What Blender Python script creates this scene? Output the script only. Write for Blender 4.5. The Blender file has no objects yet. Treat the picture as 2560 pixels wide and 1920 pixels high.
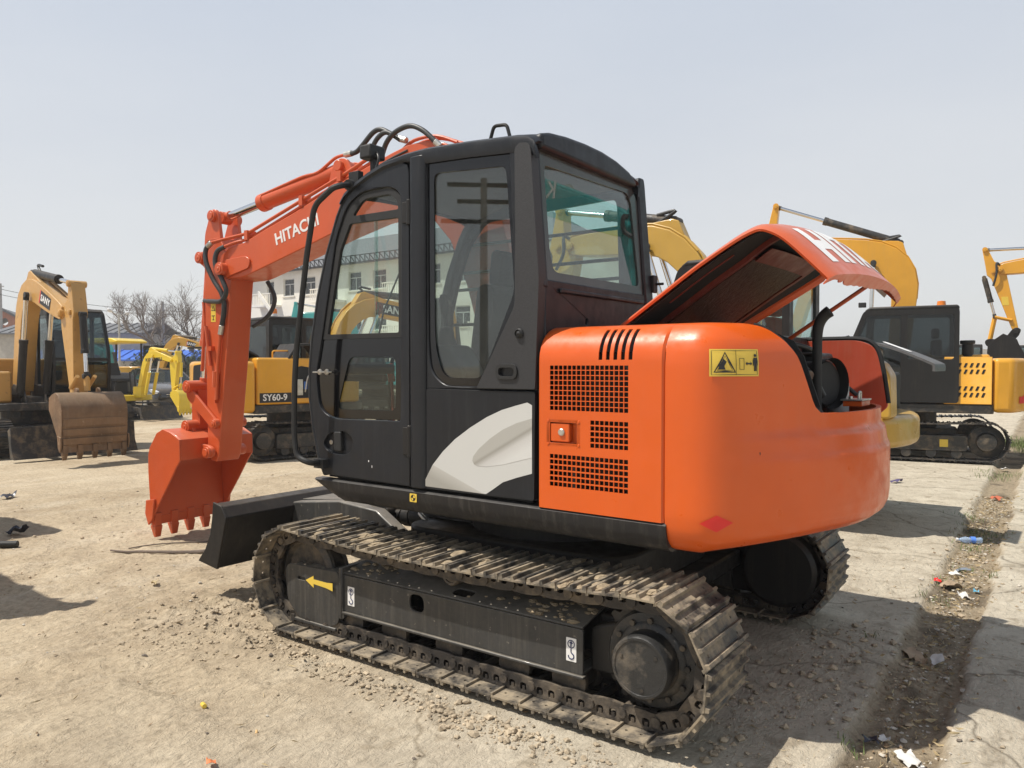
import bpy, bmesh, math, random
import numpy as np
from mathutils import Vector, Matrix
from mathutils.geometry import tessellate_polygon
random.seed(7); RNG = np.random.default_rng(11)
R = math.radians
scene = bpy.context.scene
COL = scene.collection

# ------------------------------------------------------------------ camera
cam_d = bpy.data.cameras.new('camera'); cam = bpy.data.objects.new('camera', cam_d); COL.objects.link(cam)
cam_d.sensor_width = 36.0; cam_d.lens = 27.04; cam_d.clip_start = 0.05; cam_d.clip_end = 3000
cam.location = (-2.55, 3.99, 1.55)
cam.rotation_euler = (R(90 - 1.37), 0, R(-53.3 - 90))
scene.camera = cam
# ------------------------------------------------------------------ sky and sun
SUN_AZ, SUN_EL = R(46), R(62)          # direction to the sun, from +X towards +Y
world = bpy.data.worlds.new('World'); scene.world = world; world.use_nodes = True
wn = world.node_tree; wn.nodes.clear()
sky = wn.nodes.new('ShaderNodeTexSky'); sky.sky_type = 'NISHITA'; sky.sun_disc = False
sky.sun_elevation = SUN_EL; sky.sun_rotation = R(90) - SUN_AZ
sky.air_density = 1.0; sky.dust_density = 0.6; sky.ozone_density = 1.0; sky.altitude = 0
# spring haze: a pale veil, whitest at the horizon, over the clear sky
tcw = wn.nodes.new('ShaderNodeTexCoord'); spw = wn.nodes.new('ShaderNodeSeparateXYZ'); hz = wn.nodes.new('ShaderNodeValToRGB')
wn.links.new(tcw.outputs['Generated'], spw.inputs[0]); wn.links.new(spw.outputs[2], hz.inputs[0])
he = hz.color_ramp.elements; he.new(.5); he.new(.5)
for e_, (p_, c_) in zip(he, ((0.0, (.78, .775, .765)), (.16, (.755, .765, .775)), (.42, (.64, .69, .765)), (1.0, (.22, .275, .37)))): e_.position = p_; e_.color = c_ + (1,)
sc10 = wn.nodes.new('ShaderNodeVectorMath'); sc10.operation = 'SCALE'; sc10.inputs['Scale'].default_value = 10.0; wn.links.new(hz.outputs[0], sc10.inputs[0])
mxw = wn.nodes.new('ShaderNodeMix'); mxw.data_type = 'RGBA'; mxw.inputs[0].default_value = .84
mpw = wn.nodes.new('ShaderNodeMapping'); mpw.inputs['Scale'].default_value = (1, 1, 3.5); wn.links.new(tcw.outputs['Generated'], mpw.inputs[0])
cln = wn.nodes.new('ShaderNodeTexNoise'); cln.inputs['Scale'].default_value = 1.7; cln.inputs['Detail'].default_value = 6; cln.inputs['Roughness'].default_value = .55; wn.links.new(mpw.outputs[0], cln.inputs['Vector'])
clr = wn.nodes.new('ShaderNodeValToRGB'); clr.color_ramp.elements[0].position = .32; clr.color_ramp.elements[0].color = (.965, .97, .98, 1); clr.color_ramp.elements[1].position = .72; clr.color_ramp.elements[1].color = (1.045, 1.035, 1.02, 1); wn.links.new(cln.outputs['Fac'], clr.inputs[0])
clm = wn.nodes.new('ShaderNodeVectorMath'); clm.operation = 'MULTIPLY'; wn.links.new(sc10.outputs[0], clm.inputs[0]); wn.links.new(clr.outputs[0], clm.inputs[1])
wn.links.new(sky.outputs[0], mxw.inputs[6]); wn.links.new(clm.outputs[0], mxw.inputs[7])
bg = wn.nodes.new('ShaderNodeBackground'); bg.inputs['Strength'].default_value = 0.1
wo = wn.nodes.new('ShaderNodeOutputWorld')
wn.links.new(mxw.outputs[2], bg.inputs[0]); wn.links.new(bg.outputs[0], wo.inputs[0])
sun_d = bpy.data.lights.new('sun', 'SUN'); sun_d.energy = 5.0; sun_d.angle = R(0.6); sun_d.color = (1.0, 0.94, 0.85)
sun = bpy.data.objects.new('sun', sun_d); COL.objects.link(sun)
sd = Vector((math.cos(SUN_EL) * math.cos(SUN_AZ), math.cos(SUN_EL) * math.sin(SUN_AZ), math.sin(SUN_EL)))
sun.rotation_euler = (-sd).to_track_quat('-Z', 'Y').to_euler(); sun.location = sd * 40
scene.view_settings.view_transform = 'Standard'; scene.view_settings.look = 'None'
scene.view_settings.exposure = 0.10; scene.view_settings.gamma = 1.0
scene.render.engine = 'CYCLES'
scene.cycles.max_bounces = 8; scene.cycles.transparent_max_bounces = 16

# ------------------------------------------------------------------ mesh helpers
AX = {'x': 0, 'y': 1, 'z': 2}
def p3(ax, a, p):
    return (a, p[0], p[1]) if ax == 'x' else ((p[0], a, p[1]) if ax == 'y' else (p[0], p[1], a))
def roundpoly(pts, r, seg=4):
    """round every corner of a 2D polygon; r is a number or one per corner"""
    out = []; n = len(pts)
    for i in range(n):
        rr = r[i] if isinstance(r, (list, tuple)) else r
        a, b, c = (Vector(pts[i - 1]), Vector(pts[i]), Vector(pts[(i + 1) % n]))
        d0, d1 = (a - b), (c - b)
        l = min(rr, d0.length * .48, d1.length * .48)
        if l < 1e-5: out.append(tuple(b)); continue
        s, e = b + d0.normalized() * l, b + d1.normalized() * l
        for k in range(seg + 1):
            t = k / seg
            out.append(tuple((1 - t) ** 2 * s + 2 * t * (1 - t) * b + t * t * e))
    return out
def ell(cx, cz, rx, rz, n=20):
    return [(cx + rx * math.cos(2 * math.pi * k / n), cz + rz * math.sin(2 * math.pi * k / n)) for k in range(n)]
def smooth_path(pts, k=6):
    P = [Vector(p) for p in pts]; out = []
    for i in range(len(P) - 1):
        a, b, c, d = P[max(i - 1, 0)], P[i], P[i + 1], P[min(i + 2, len(P) - 1)]
        for j in range(k):
            t = j / k
            out.append(.5 * ((2 * b) + (c - a) * t + (2 * a - 5 * b + 4 * c - d) * t * t + (3 * b - a - 3 * c + d) * t ** 3))
    out.append(P[-1]); return out
class MB:
    def __init__(s): s.v = []; s.f = []
    def add(s, vs, fs):
        o = len(s.v); s.v += [tuple(v) for v in vs]; s.f += [tuple(i + o for i in f) for f in fs]; return s
    def box(s, x0, x1, y0, y1, z0, z1, M=None):
        vs = [Vector((x, y, z)) for x in (x0, x1) for y in (y0, y1) for z in (z0, z1)]
        if M is not None: vs = [M @ v for v in vs]
        return s.add(vs, [(0, 1, 3, 2), (4, 6, 7, 5), (0, 4, 5, 1), (2, 3, 7, 6), (0, 2, 6, 4), (1, 5, 7, 3)])
    def prism(s, poly, ax, a0, a1):
        n = len(poly)
        return s.add([p3(ax, a0, p) for p in poly] + [p3(ax, a1, p) for p in poly],
                     [tuple(range(n)), tuple(range(2 * n - 1, n - 1, -1))] + [(i, (i + 1) % n, n + (i + 1) % n, n + i) for i in range(n)])
    def plate(s, loops, ax, a0, a1):
        tri = tessellate_polygon([[Vector((p[0], p[1], 0)) for p in l] for l in loops])
        flat = [p for l in loops for p in l]; n = len(flat)
        fs = [tuple(t) for t in tri] + [tuple(n + i for i in reversed(t)) for t in tri]; o = 0
        for l in loops:
            m = len(l); fs += [(o + i, o + (i + 1) % m, n + o + (i + 1) % m, n + o + i) for i in range(m)]; o += m
        return s.add([p3(ax, a0, p) for p in flat] + [p3(ax, a1, p) for p in flat], fs)
    def cyl(s, p0, p1, r0, r1=None, n=16, cap=True):
        r1 = r0 if r1 is None else r1
        p0, p1 = Vector(p0), Vector(p1); d = (p1 - p0).normalized()
        u = d.orthogonal().normalized(); w = d.cross(u)
        vs = [p + (u * math.cos(2 * math.pi * k / n) + w * math.sin(2 * math.pi * k / n)) * r for p, r in ((p0, r0), (p1, r1)) for k in range(n)]
        fs = [(k, (k + 1) % n, n + (k + 1) % n, n + k) for k in range(n)]
        if cap: fs += [tuple(range(n - 1, -1, -1)), tuple(range(n, 2 * n))]
        return s.add(vs, fs)
    def lathe(s, prof, p0, d, n=24):
        """prof: (radius, distance along d)"""
        p0, d = Vector(p0), Vector(d).normalized(); u = d.orthogonal().normalized(); w = d.cross(u)
        vs = [p0 + d * h + (u * math.cos(2 * math.pi * k / n) + w * math.sin(2 * math.pi * k / n)) * max(r, 1e-4) for r, h in prof for k in range(n)]
        m = len(prof)
        return s.add(vs, [(i * n + k, i * n + (k + 1) % n, (i + 1) * n + (k + 1) % n, (i + 1) * n + k) for i in range(m - 1) for k in range(n)])
    def tube(s, pts, r, n=8, smooth=0):
        P = smooth_path(pts, smooth) if smooth else [Vector(p) for p in pts]
        rs = r if isinstance(r, (list, tuple)) else None
        vs = []; m = len(P); prev = None
        for i in range(m):
            d = (P[min(i + 1, m - 1)] - P[max(i - 1, 0)])
            d = d.normalized() if d.length > 1e-9 else Vector((0, 0, 1))
            u = d.orthogonal().normalized() if prev is None else (prev - d * prev.dot(d)).normalized()
            prev = u; w = d.cross(u)
            rr = rs[0] + (rs[1] - rs[0]) * i / (m - 1) if rs else r
            vs += [P[i] + (u * math.cos(2 * math.pi * k / n) + w * math.sin(2 * math.pi * k / n)) * rr for k in range(n)]
        fs = [(i * n + k, i * n + (k + 1) % n, (i + 1) * n + (k + 1) % n, (i + 1) * n + k) for i in range(m - 1) for k in range(n)]
        fs += [tuple(range(n - 1, -1, -1)), tuple(range((m - 1) * n, m * n))]
        return s.add(vs, fs)
    def grid(s, rows, skip=None):
        m, n = len(rows), len(rows[0])
        return s.add([p for r_ in rows for p in r_], [(i * n + j, i * n + j + 1, (i + 1) * n + j + 1, (i + 1) * n + j) for i in range(m - 1) for j in range(n - 1) if not (skip and skip(i, j))])
    def mesh(s, name, mat, smooth=35, recalc=True):
        me = bpy.data.meshes.new(name); me.from_pydata(s.v, [], s.f)
        if recalc:
            b = bmesh.new(); b.from_mesh(me); bmesh.ops.remove_doubles(b, verts=b.verts, dist=1e-6)
            bmesh.ops.recalc_face_normals(b, faces=b.faces); b.to_mesh(me); b.free()
        if mat: me.materials.append(mat)
        if smooth:
            me.polygons.foreach_set('use_smooth', [True] * len(me.polygons)); me.set_sharp_from_angle(angle=R(smooth))
        return me
    def obj(s, name, mat, parent=None, bevel=0, bs=2, smooth=35, frame=None, solid=0, label=None, recalc=True):
        return mkobj(name, s.mesh(name, mat, smooth, recalc), parent, bevel, bs, frame, solid, label)
def mkobj(name, me, parent=None, bevel=0, bs=2, frame=None, solid=0, label=None):
    o = bpy.data.objects.new(name, me); COL.objects.link(o); o.parent = parent
    if frame is not None: o.matrix_local = frame
    if solid:
        md = o.modifiers.new('solid', 'SOLIDIFY'); md.thickness = abs(solid); md.offset = -1 if solid > 0 else 1
        md = o.modifiers.new('split', 'EDGE_SPLIT'); md.split_angle = R(42); md.use_edge_sharp = False
    if bevel:
        md = o.modifiers.new('bevel', 'BEVEL'); md.width = bevel; md.segments = bs; md.limit_method = 'ANGLE'; md.angle_limit = R(40); md.harden_normals = False
    if label: o['label'] = label
    return o
def FR(x, y, z, yaw): return Matrix.Translation((x, y, z)) @ Matrix.Rotation(R(yaw), 4, 'Z')
def thing(name, label, cat, loc=(0, 0, 0), yaw=0, group=None):
    o = bpy.data.objects.new(name, None); COL.objects.link(o); o.empty_display_size = .2
    o.location = loc; o.rotation_euler = (0, 0, R(yaw)); return tag(o, label, cat, group)
def tag(o, label, cat, group=None):
    o['label'] = label; o['category'] = cat
    if group: o['group'] = group
    return o
def struct(o): o['kind'] = 'structure'; return o
def stuff(o): o['kind'] = 'stuff'; return o
def text(name, s, size, M, mat, parent, bold=0.0, xs=1.0, shear=0.0, ext=.001, spacing=1.0):
    """flat lettering; local x = reading direction, y = up, z = outwards"""
    cu = bpy.data.curves.new(name, 'FONT'); cu.body = s; cu.size = size; cu.offset = bold; cu.extrude = ext; cu.shear = shear
    cu.align_x = 'CENTER'; cu.align_y = 'CENTER'; cu.space_character = spacing; cu.resolution_u = 3
    t = bpy.data.objects.new('tmp', cu); COL.objects.link(t); bpy.context.view_layer.update()
    me = bpy.data.meshes.new_from_object(t.evaluated_get(bpy.context.evaluated_depsgraph_get()))
    bpy.data.objects.remove(t); bpy.data.curves.remove(cu)
    me.transform(M @ Matrix.Diagonal((xs, 1, 1, 1))); me.materials.clear(); me.materials.append(mat)
    return mkobj(name, me, parent)
def basis(o, x, y):
    """matrix at o with local x and y given"""
    x, y = Vector(x).normalized(), Vector(y).normalized(); z = x.cross(y).normalized(); y = z.cross(x)
    M = Matrix((x, y, z)).transposed().to_4x4(); M.translation = Vector(o); return M

# ------------------------------------------------------------------ materials
def nodes(name):
    m = bpy.data.materials.new(name); m.use_nodes = True; t = m.node_tree
    return m, t, t.nodes['Principled BSDF']
def L(t, a, b): t.links.new(a, b)
def N(t, kind, **kw):
    n = t.nodes.new(kind)
    for k, v in kw.items():
        if k in n.inputs: n.inputs[k].default_value = v
        else: setattr(n, k, v)
    return n
def coords(t, scale=(1, 1, 1), kind='Object'):
    tc = N(t, 'ShaderNodeTexCoord'); mp = N(t, 'ShaderNodeMapping'); mp.inputs['Scale'].default_value = scale
    L(t, tc.outputs[kind], mp.inputs[0]); return mp.outputs[0]
def noise(t, co, scale, detail=4, rough=.55, dist=0):
    n = N(t, 'ShaderNodeTexNoise', Scale=scale, Detail=detail, Roughness=rough, Distortion=dist); L(t, co, n.inputs['Vector']); return n.outputs['Fac']
def ramp(t, f, stops):
    r_ = N(t, 'ShaderNodeValToRGB'); e = r_.color_ramp.elements
    while len(e) < len(stops): e.new(.5)
    for i, (p, c) in enumerate(stops):
        e[i].position = p; e[i].color = (c if isinstance(c, tuple) else (c, c, c)) + (1,)
    L(t, f, r_.inputs[0]); return r_.outputs[0]
def mix(t, f, a, b, mode='MIX'):
    n = N(t, 'ShaderNodeMix', data_type='RGBA', blend_type=mode)
    for sock, v in ((n.inputs[0], f), (n.inputs[6], a), (n.inputs[7], b)):
        if hasattr(v, 'node'): L(t, v, sock)
        elif isinstance(v, tuple): sock.default_value = v + (1,)
        else: sock.default_value = v
    return n.outputs[2]
def bump(t, b, f, dist=.01, strength=.5):
    n = N(t, 'ShaderNodeBump', Distance=dist, Strength=strength); L(t, f, n.inputs['Height']); L(t, n.outputs[0], b.inputs['Normal'])
def up_facing(t, lo=.35, hi=.9):
    g = N(t, 'ShaderNodeNewGeometry'); sp = N(t, 'ShaderNodeSeparateXYZ'); L(t, g.outputs['Normal'], sp.inputs[0])
    return ramp(t, sp.outputs[2], [(lo, 0.0), (hi, 1.0)])
DUST = (.33, .265, .18)
def paint(name, col, rough=.38, dust=.15, coat=.3, streak=0.0, metal=0.0, wear=None, var=.12, spots=0.0, dust_col=DUST):
    """sprayed machine paint: slight mottling, settled dust on upward faces, run-down streaks, worn patches"""
    m, t, b = nodes(name); co = coords(t)
    c = mix(t, ramp(t, noise(t, co, 2.3, 3), [(.3, 0.0), (.75, 1.0)]), tuple(x * (1 - var) for x in col), tuple(min(1, x * (1 + var)) for x in col))
    fine = noise(t, co, 55, 5, .65)
    if wear:
        c = mix(t, ramp(t, noise(t, co, 9, 8, .7), [(.60, 0.0), (.68, 1.0)]), c, wear)
    if streak:
        st = noise(t, coords(t, (8, 8, .45)), 3.0, 7, .72)
        c = mix(t, ramp(t, st, [(.50, 0.0), (.78, min(1, streak * 1.6))]), c, dust_col)
    if dust:
        n1 = N(t, 'ShaderNodeMath', operation='MULTIPLY'); L(t, up_facing(t), n1.inputs[0]); L(t, ramp(t, noise(t, co, 6, 6, .65), [(.25, .25), (.7, 1.0)]), n1.inputs[1])
        n2 = N(t, 'ShaderNodeMath', operation='MULTIPLY'); L(t, n1.outputs[0], n2.inputs[0]); n2.inputs[1].default_value = min(1, dust * 2.2)
        n3 = N(t, 'ShaderNodeMath', operation='MULTIPLY_ADD'); L(t, fine, n3.inputs[0]); n3.inputs[1].default_value = dust * .35; L(t, n2.outputs[0], n3.inputs[2])
        n3.use_clamp = True
        c = mix(t, n3.outputs[0], c, dust_col)
    if spots:
        c = mix(t, ramp(t, noise(t, co, 34, 3, .6), [(.66, 0.0), (.70, spots)]), c, dust_col)
    L(t, c, b.inputs['Base Color'])
    L(t, ramp(t, noise(t, co, 14, 6, .6), [(.3, max(.03, rough - .14)), (.75, min(1, rough + .18))]), b.inputs['Roughness'])
    b.inputs['Metallic'].default_value = metal; b.inputs['Coat Weight'].default_value = coat; b.inputs['Coat Roughness'].default_value = .07
    hw = N(t, 'ShaderNodeMath', operation='MULTIPLY_ADD'); L(t, noise(t, co, 3.2, 2, .5), hw.inputs[0]); hw.inputs[1].default_value = 2.2; L(t, noise(t, co, 26, 3, .5), hw.inputs[2])
    bump(t, b, hw.outputs[0], .002, .30)
    return m
def plain(name, col, rough=.5, metal=0.0, var=.15, sc=20, bm=.002):
    m, t, b = nodes(name); co = coords(t); n1 = noise(t, co, sc, 5, .6)
    L(t, mix(t, ramp(t, n1, [(.3, 0.0), (.7, 1.0)]), tuple(x * (1 - var) for x in col), tuple(min(1, x * (1 + var)) for x in col)), b.inputs['Base Color'])
    b.inputs['Roughness'].default_value = rough; b.inputs['Metallic'].default_value = metal
    if bm: bump(t, b, n1, bm, .5)
    return m
def glass(name, tint=(.75, .84, .82), dirt=.10, refl=.045, dirt_col=(.5, .5, .46)):
    """thin pane: fresnel mirror over tinted clear, with a film of dust"""
    m = bpy.data.materials.new(name); m.use_nodes = True; t = m.node_tree; t.nodes.clear()
    o = N(t, 'ShaderNodeOutputMaterial'); tr = N(t, 'ShaderNodeBsdfTransparent'); tr.inputs[0].default_value = tint + (1,)
    gl = N(t, 'ShaderNodeBsdfGlossy'); gl.inputs['Roughness'].default_value = .012
    ge = N(t, 'ShaderNodeNewGeometry'); dt = N(t, 'ShaderNodeVectorMath', operation='DOT_PRODUCT'); L(t, ge.outputs['Normal'], dt.inputs[0]); L(t, ge.outputs['Incoming'], dt.inputs[1])
    ab = N(t, 'ShaderNodeMath', operation='ABSOLUTE'); L(t, dt.outputs['Value'], ab.inputs[0]); om = N(t, 'ShaderNodeMath', operation='SUBTRACT'); om.inputs[0].default_value = 1.0; L(t, ab.outputs[0], om.inputs[1])
    pw = N(t, 'ShaderNodeMath', operation='POWER'); L(t, om.outputs[0], pw.inputs[0]); pw.inputs[1].default_value = 5.0; fr = N(t, 'ShaderNodeMath', operation='MULTIPLY_ADD'); L(t, pw.outputs[0], fr.inputs[0]); fr.inputs[1].default_value = .95; fr.inputs[2].default_value = refl
    df = N(t, 'ShaderNodeBsdfDiffuse'); df.inputs[0].default_value = dirt_col + (1,)
    co = coords(t); f = ramp(t, noise(t, co, 5, 6, .65), [(.35, dirt * .35), (.75, dirt * 1.6)])
    m1 = N(t, 'ShaderNodeMixShader'); L(t, f, m1.inputs[0]); L(t, tr.outputs[0], m1.inputs[1]); L(t, df.outputs[0], m1.inputs[2])
    m2 = N(t, 'ShaderNodeMixShader'); L(t, fr.outputs[0], m2.inputs[0]); L(t, m1.outputs[0], m2.inputs[1]); L(t, gl.outputs[0], m2.inputs[2])
    L(t, m2.outputs[0], o.inputs[0]); return m
def mudmetal(name, col=(.035, .033, .03), mud=(.27, .21, .135), amt=.5, rough=.6, metal=.35):
    m, t, b = nodes(name); co = coords(t, kind='Object')
    oi = N(t, 'ShaderNodeObjectInfo'); ad = N(t, 'ShaderNodeVectorMath', operation='MULTIPLY_ADD')
    L(t, oi.outputs['Random'], ad.inputs[0]); ad.inputs[1].default_value = (7, 3, 11); L(t, co, ad.inputs[2])
    n1 = noise(t, ad.outputs[0], 7, 8, .68); f = ramp(t, n1, [(.62 - amt * .4, 0.0), (.80 - amt * .35, 1.0)])
    c = mix(t, f, mix(t, noise(t, ad.outputs[0], 22, 5), col, tuple(x * 2.1 + .01 for x in col)), mix(t, noise(t, ad.outputs[0], 40, 4), mud, tuple(x * .62 for x in mud)))
    L(t, c, b.inputs['Base Color']); L(t, ramp(t, f, [(0, rough - .12), (1, .95)]), b.inputs['Roughness'])
    L(t, ramp(t, f, [(0, metal), (.6, 0.0)]), b.inputs['Metallic']); bump(t, b, noise(t, ad.outputs[0], 30, 8, .7), .006, .7); return m
M_or = paint('orange_paint', (.66, .096, .003), .40, .020, .22, .025, var=.06, spots=.02)
M_orb = paint('boom_orange_paint', (.59, .090, .021), .42, .12, .2, .05, var=.07, spots=.06)
M_rib = paint('hood_rib_paint', (.15, .02, .011), .5, .05, .05, .08)
M_hub = mudmetal('dusty_black_hub', (.014, .014, .014), (.17, .14, .105), .26, .5, .1)
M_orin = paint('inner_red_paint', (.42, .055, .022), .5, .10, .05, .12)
M_cab = paint('charcoal_cab_paint', (.0125, .0140, .0175), .42, .04, .12, .045, var=.25, dust_col=(.20, .20, .20))
M_sill = paint('sill_paint', (.016, .016, .018), .45, .10, .1, .16, var=.25, dust_col=(.25, .23, .20))
M_blk = paint('black_paint', (.013, .013, .014), .45, .08, .1, .04, var=.2)
M_frame = paint('dusty_track_frame_paint', (.024, .025, .026), .50, .32, .05, .16, var=.35, spots=.4, dust_col=(.27, .24, .195))
M_rub = plain('black_rubber', (.016, .016, .016), .62)
M_hose = plain('hose_rubber', (.035, .037, .038), .48)
M_sealshade = plain('seal_and_shade_black', (.012, .013, .014), .75)  # rubber seals, and the black that stands in for shade in machine openings
M_chrome = plain('chrome_rod', (.72, .72, .72), .12, 1.0, .05, 30, 0)
M_zinc = plain('zinc_plate', (.55, .53, .48), .38, .9, .2)
M_glassc = glass('cab_glass', (.90, .945, .93), .022)
M_glasss = glass('side_glass', (.72, .775, .76), .018, .085)
M_glassr = glass('rear_glass', (.80, .905, .885), .03, .085)
M_glassk = glass('black_glass', (.42, .46, .47), .01)
M_glassd = glass('dark_glass', (.62, .68, .68), .02)
M_ink = plain('window_border_print', (.005, .005, .006), .08, 0, .1, 8, 0)
M_shoe = mudmetal('muddy_track_shoe', (.040, .037, .034), (.40, .325, .225), .53, .55, .4)
M_link = mudmetal('greasy_track_link', (.026, .023, .021), (.21, .165, .115), .42, .55, .4)
M_wheel = mudmetal('worn_wheel_steel', (.026, .023, .020), (.20, .155, .105), .40, .55, .3)
M_mud = plain('dry_mud', (.33, .26, .17), .95, 0, .25, 30, .01)
M_white = plain('white_lettering', (.80, .79, .77), .45, 0, .03, 10, 0)
M_grey = plain('grey_plastic', (.10, .10, .10), .6)
M_lin = plain('headliner', (.13, .13, .125), .85)
M_seat = plain('seat_fabric', (.022, .022, .025), .85, 0, .3, 60, .003)
M_yel = plain('warning_yellow', (.74, .52, .07), .4, 0, .05, 10, 0)
M_prt = plain('print_black', (.015, .015, .017), .45, 0, .1, 10, 0)
M_nvy = plain('print_navy', (.02, .03, .10), .45, 0, .1, 10, 0)
M_red = plain('red_sticker', (.72, .025, .02), .35, 0, .06, 10, 0)
for m_ in (M_cab, M_sill, M_blk):
    m_.node_tree.nodes['Principled BSDF'].inputs['Specular IOR Level'].default_value = .32; m_.node_tree.nodes['Principled BSDF'].inputs['Coat Weight'].default_value = .04
# ------------------------------------------------------------------ shared machine parts
def fillet(pts, r, seg=5):
    P = [Vector(p) for p in pts]; out = [P[0]]
    for i in range(1, len(P) - 1):
        d0, d1 = P[i - 1] - P[i], P[i + 1] - P[i]; l = min(r, d0.length * .45, d1.length * .45)
        s, e = P[i] + d0.normalized() * l, P[i] + d1.normalized() * l
        out += [(1 - t) ** 2 * s + 2 * t * (1 - t) * P[i] + t * t * e for t in [k / seg for k in range(seg + 1)]]
    return out + [P[-1]]
def shoe_mesh(w, pitch, k=1.0, holes=True):
    h = pitch * .485; b = MB(); q = .012 * k
    lo = [(-h, -w / 2), (h, -w / 2), (h, w / 2), (-h, w / 2)]
    hl = [ell(sx * h * .45, sy * w * .36, .0075, .0075, 6) for sx in (-1, 1) for sy in (-1, 1)] if holes else []
    b.plate([lo] + hl, 'z', 0, q * .7)
    for x, hh, t in ((-h * .86, .020, .0125), (0.0, .019, .010), (h * .84, .020, .0125)):
        hh *= k; t *= k
        b.prism([(x - t, q * .5), (x + t, q * .5), (x + t * .55, q * .5 + hh), (x - t * .55, q * .5 + hh)], 'y', -w / 2 + .002, w / 2 - .002)
    b.prism([(h * .9, -.012), (h * 1.08, -.010), (h * 1.08, q * .4), (h * .9, q * .5)], 'y', -w / 2 + .004, w / 2 - .004)
    return b
def link_mesh(pitch, k=1.0):
    b = MB(); h = pitch * .56
    outer = roundpoly([(-h, -.075 * k), (-h * .3, -.082 * k), (h * .3, -.082 * k), (h, -.075 * k), (h, -.02 * k), (h * .75, -.002), (-h * .75, -.002), (-h, -.02 * k)], .014 * k, 2)
    hl = [roundpoly([(sx * h * .36 - h * .2, -.050 * k), (sx * h * .36 + h * .2, -.050 * k), (sx * h * .36 + h * .2, -.014 * k), (sx * h * .36 - h * .2, -.014 * k)], .012 * k, 2) for sx in (-1, 1)]
    for y in (-.117 * k, .095 * k): b.plate([outer] + hl, 'y', y, y + .022 * k)
    b.cyl((-h * .9, -.128 * k, -.046 * k), (-h * .9, .128 * k, -.046 * k), .022 * k, n=10)
    for y in (-.106 * k, .106 * k):
        for sx in (-1, 1): b.cyl((sx * h * .36, y, -.004), (sx * h * .36, y, -.034 * k), .011 * k, n=6)
    return b
def track_path(xc, zc, Rr, sag):
    Ls = 2 * xc; La = math.pi * Rr; tot = 2 * Ls + 2 * La
    def at(s):
        s %= tot
        if s < Ls: return Vector((-xc + s, 0, zc - Rr)), Vector((1, 0, 0)), Vector((0, 0, -1))
        s -= Ls
        if s < La:
            a = s / Rr - math.pi / 2; n = Vector((math.cos(a), 0, math.sin(a))); return Vector((xc, 0, zc)) + n * Rr, Vector((-math.sin(a), 0, math.cos(a))), n
        s -= La
        if s < Ls:
            t = s / Ls; dz = -sag * math.sin(math.pi * t) ; sl = -sag * math.pi * math.cos(math.pi * t) / Ls
            n = Vector((sl, 0, 1)).normalized(); return Vector((xc - s, 0, zc + Rr + dz)), Vector((-1, 0, sl)).normalized(), n
        s -= Ls; a = s / Rr + math.pi / 2; n = Vector((math.cos(a), 0, math.sin(a))); return Vector((-xc, 0, zc)) + n * Rr, Vector((-math.sin(a), 0, math.cos(a))), n
    return tot, at
def track_loop(part, side, gy, xc, zc, Rr, w, pitch, sag, mshoe, mlink, ph=.3, links=True, holes=True, k=1.0, jitter=0):
    """every shoe and link is a piece of its own, copied from one mesh"""
    tot, at = track_path(xc, zc, Rr, sag); n = round(tot / pitch); pt = tot / n
    sm = shoe_mesh(w, pt, k, holes).mesh('shoe', mshoe, 30); lm = link_mesh(pt, k).mesh('link', mlink, 35) if links else None
    for i in range(n):
        p, t, nn = at((i + ph) * pt); y = nn.cross(t)
        M = Matrix((t, y, nn)).transposed().to_4x4(); M.translation = p + Vector((0, side * gy, 0))
        if jitter: M = M @ Matrix.Rotation(random.uniform(-jitter, jitter), 4, 'Y')
        o = bpy.data.objects.new('shoe', sm); COL.objects.link(o); o.parent = part; o.matrix_local = M
        if links:
            o = bpy.data.objects.new('link', lm); COL.objects.link(o); o.parent = part; o.matrix_local = M
def gear(b, c, r, teeth, y0, y1, depth=.03, hole=0):
    P = []
    for i in range(teeth):
        for da, rr in ((-.34, r - depth), (-.16, r), (.16, r), (.34, r - depth)):
            a = 2 * math.pi * (i + da) / teeth; P.append((c[0] + rr * math.cos(a), c[1] + rr * math.sin(a)))
    b.plate([P] + ([ell(c[0], c[1], hole, hole, 24)] if hole else []), 'y', y0, y1)
def ram(root, F, p0, p1, y, rb, rr, frac, mb_, mr=None, eye=.045, ew=.05, name='hydraulic_cylinder'):
    """barrel from p0 (x,z) over frac of the way to p1, chrome rod beyond"""
    a, c = Vector((p0[0], y, p0[1])), Vector((p1[0], y, p1[1])); d = (c - a).normalized(); m = a + (c - a) * frac
    b = MB(); b.cyl(a + d * eye * .6, m, rb, n=20); b.cyl(m - d * rb * .9, m + d * .01, rb * 1.12, n=20); b.cyl(a + (0, -ew, 0) if False else a - Vector((0, ew, 0)), a + Vector((0, ew, 0)), eye, n=16)
    o = b.obj(name, mb_, root, bevel=.004, frame=F)
    r_ = MB(); r_.cyl(m, c - d * eye * .5, rr, n=16); r_.obj('rod', mr or M_chrome, o)
    e = MB(); e.cyl(c - Vector((0, ew, 0)), c + Vector((0, ew, 0)), eye, n=16); e.cyl(c - d * eye * 1.6, c - d * eye * .5, rr * 1.25, n=14); e.obj('rod_eye', mb_, o, bevel=.003)
    return o
def pin(b, x, z, y, r, l=.02, n=18):
    """through pin with capped ends"""
    b.lathe([(0, -y - l - .012), (r * .25, -y - l - .012), (r * .25, -y - l - .008), (r * .68, -y - l - .008), (r * .68, -y - l), (r, -y - l), (r, y + l), (r * .68, y + l), (r * .68, y + l + .008), (r * .25, y + l + .008), (r * .25, y + l + .012), (0, y + l + .012)], (x, 0, z), (0, 1, 0), n)
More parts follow.
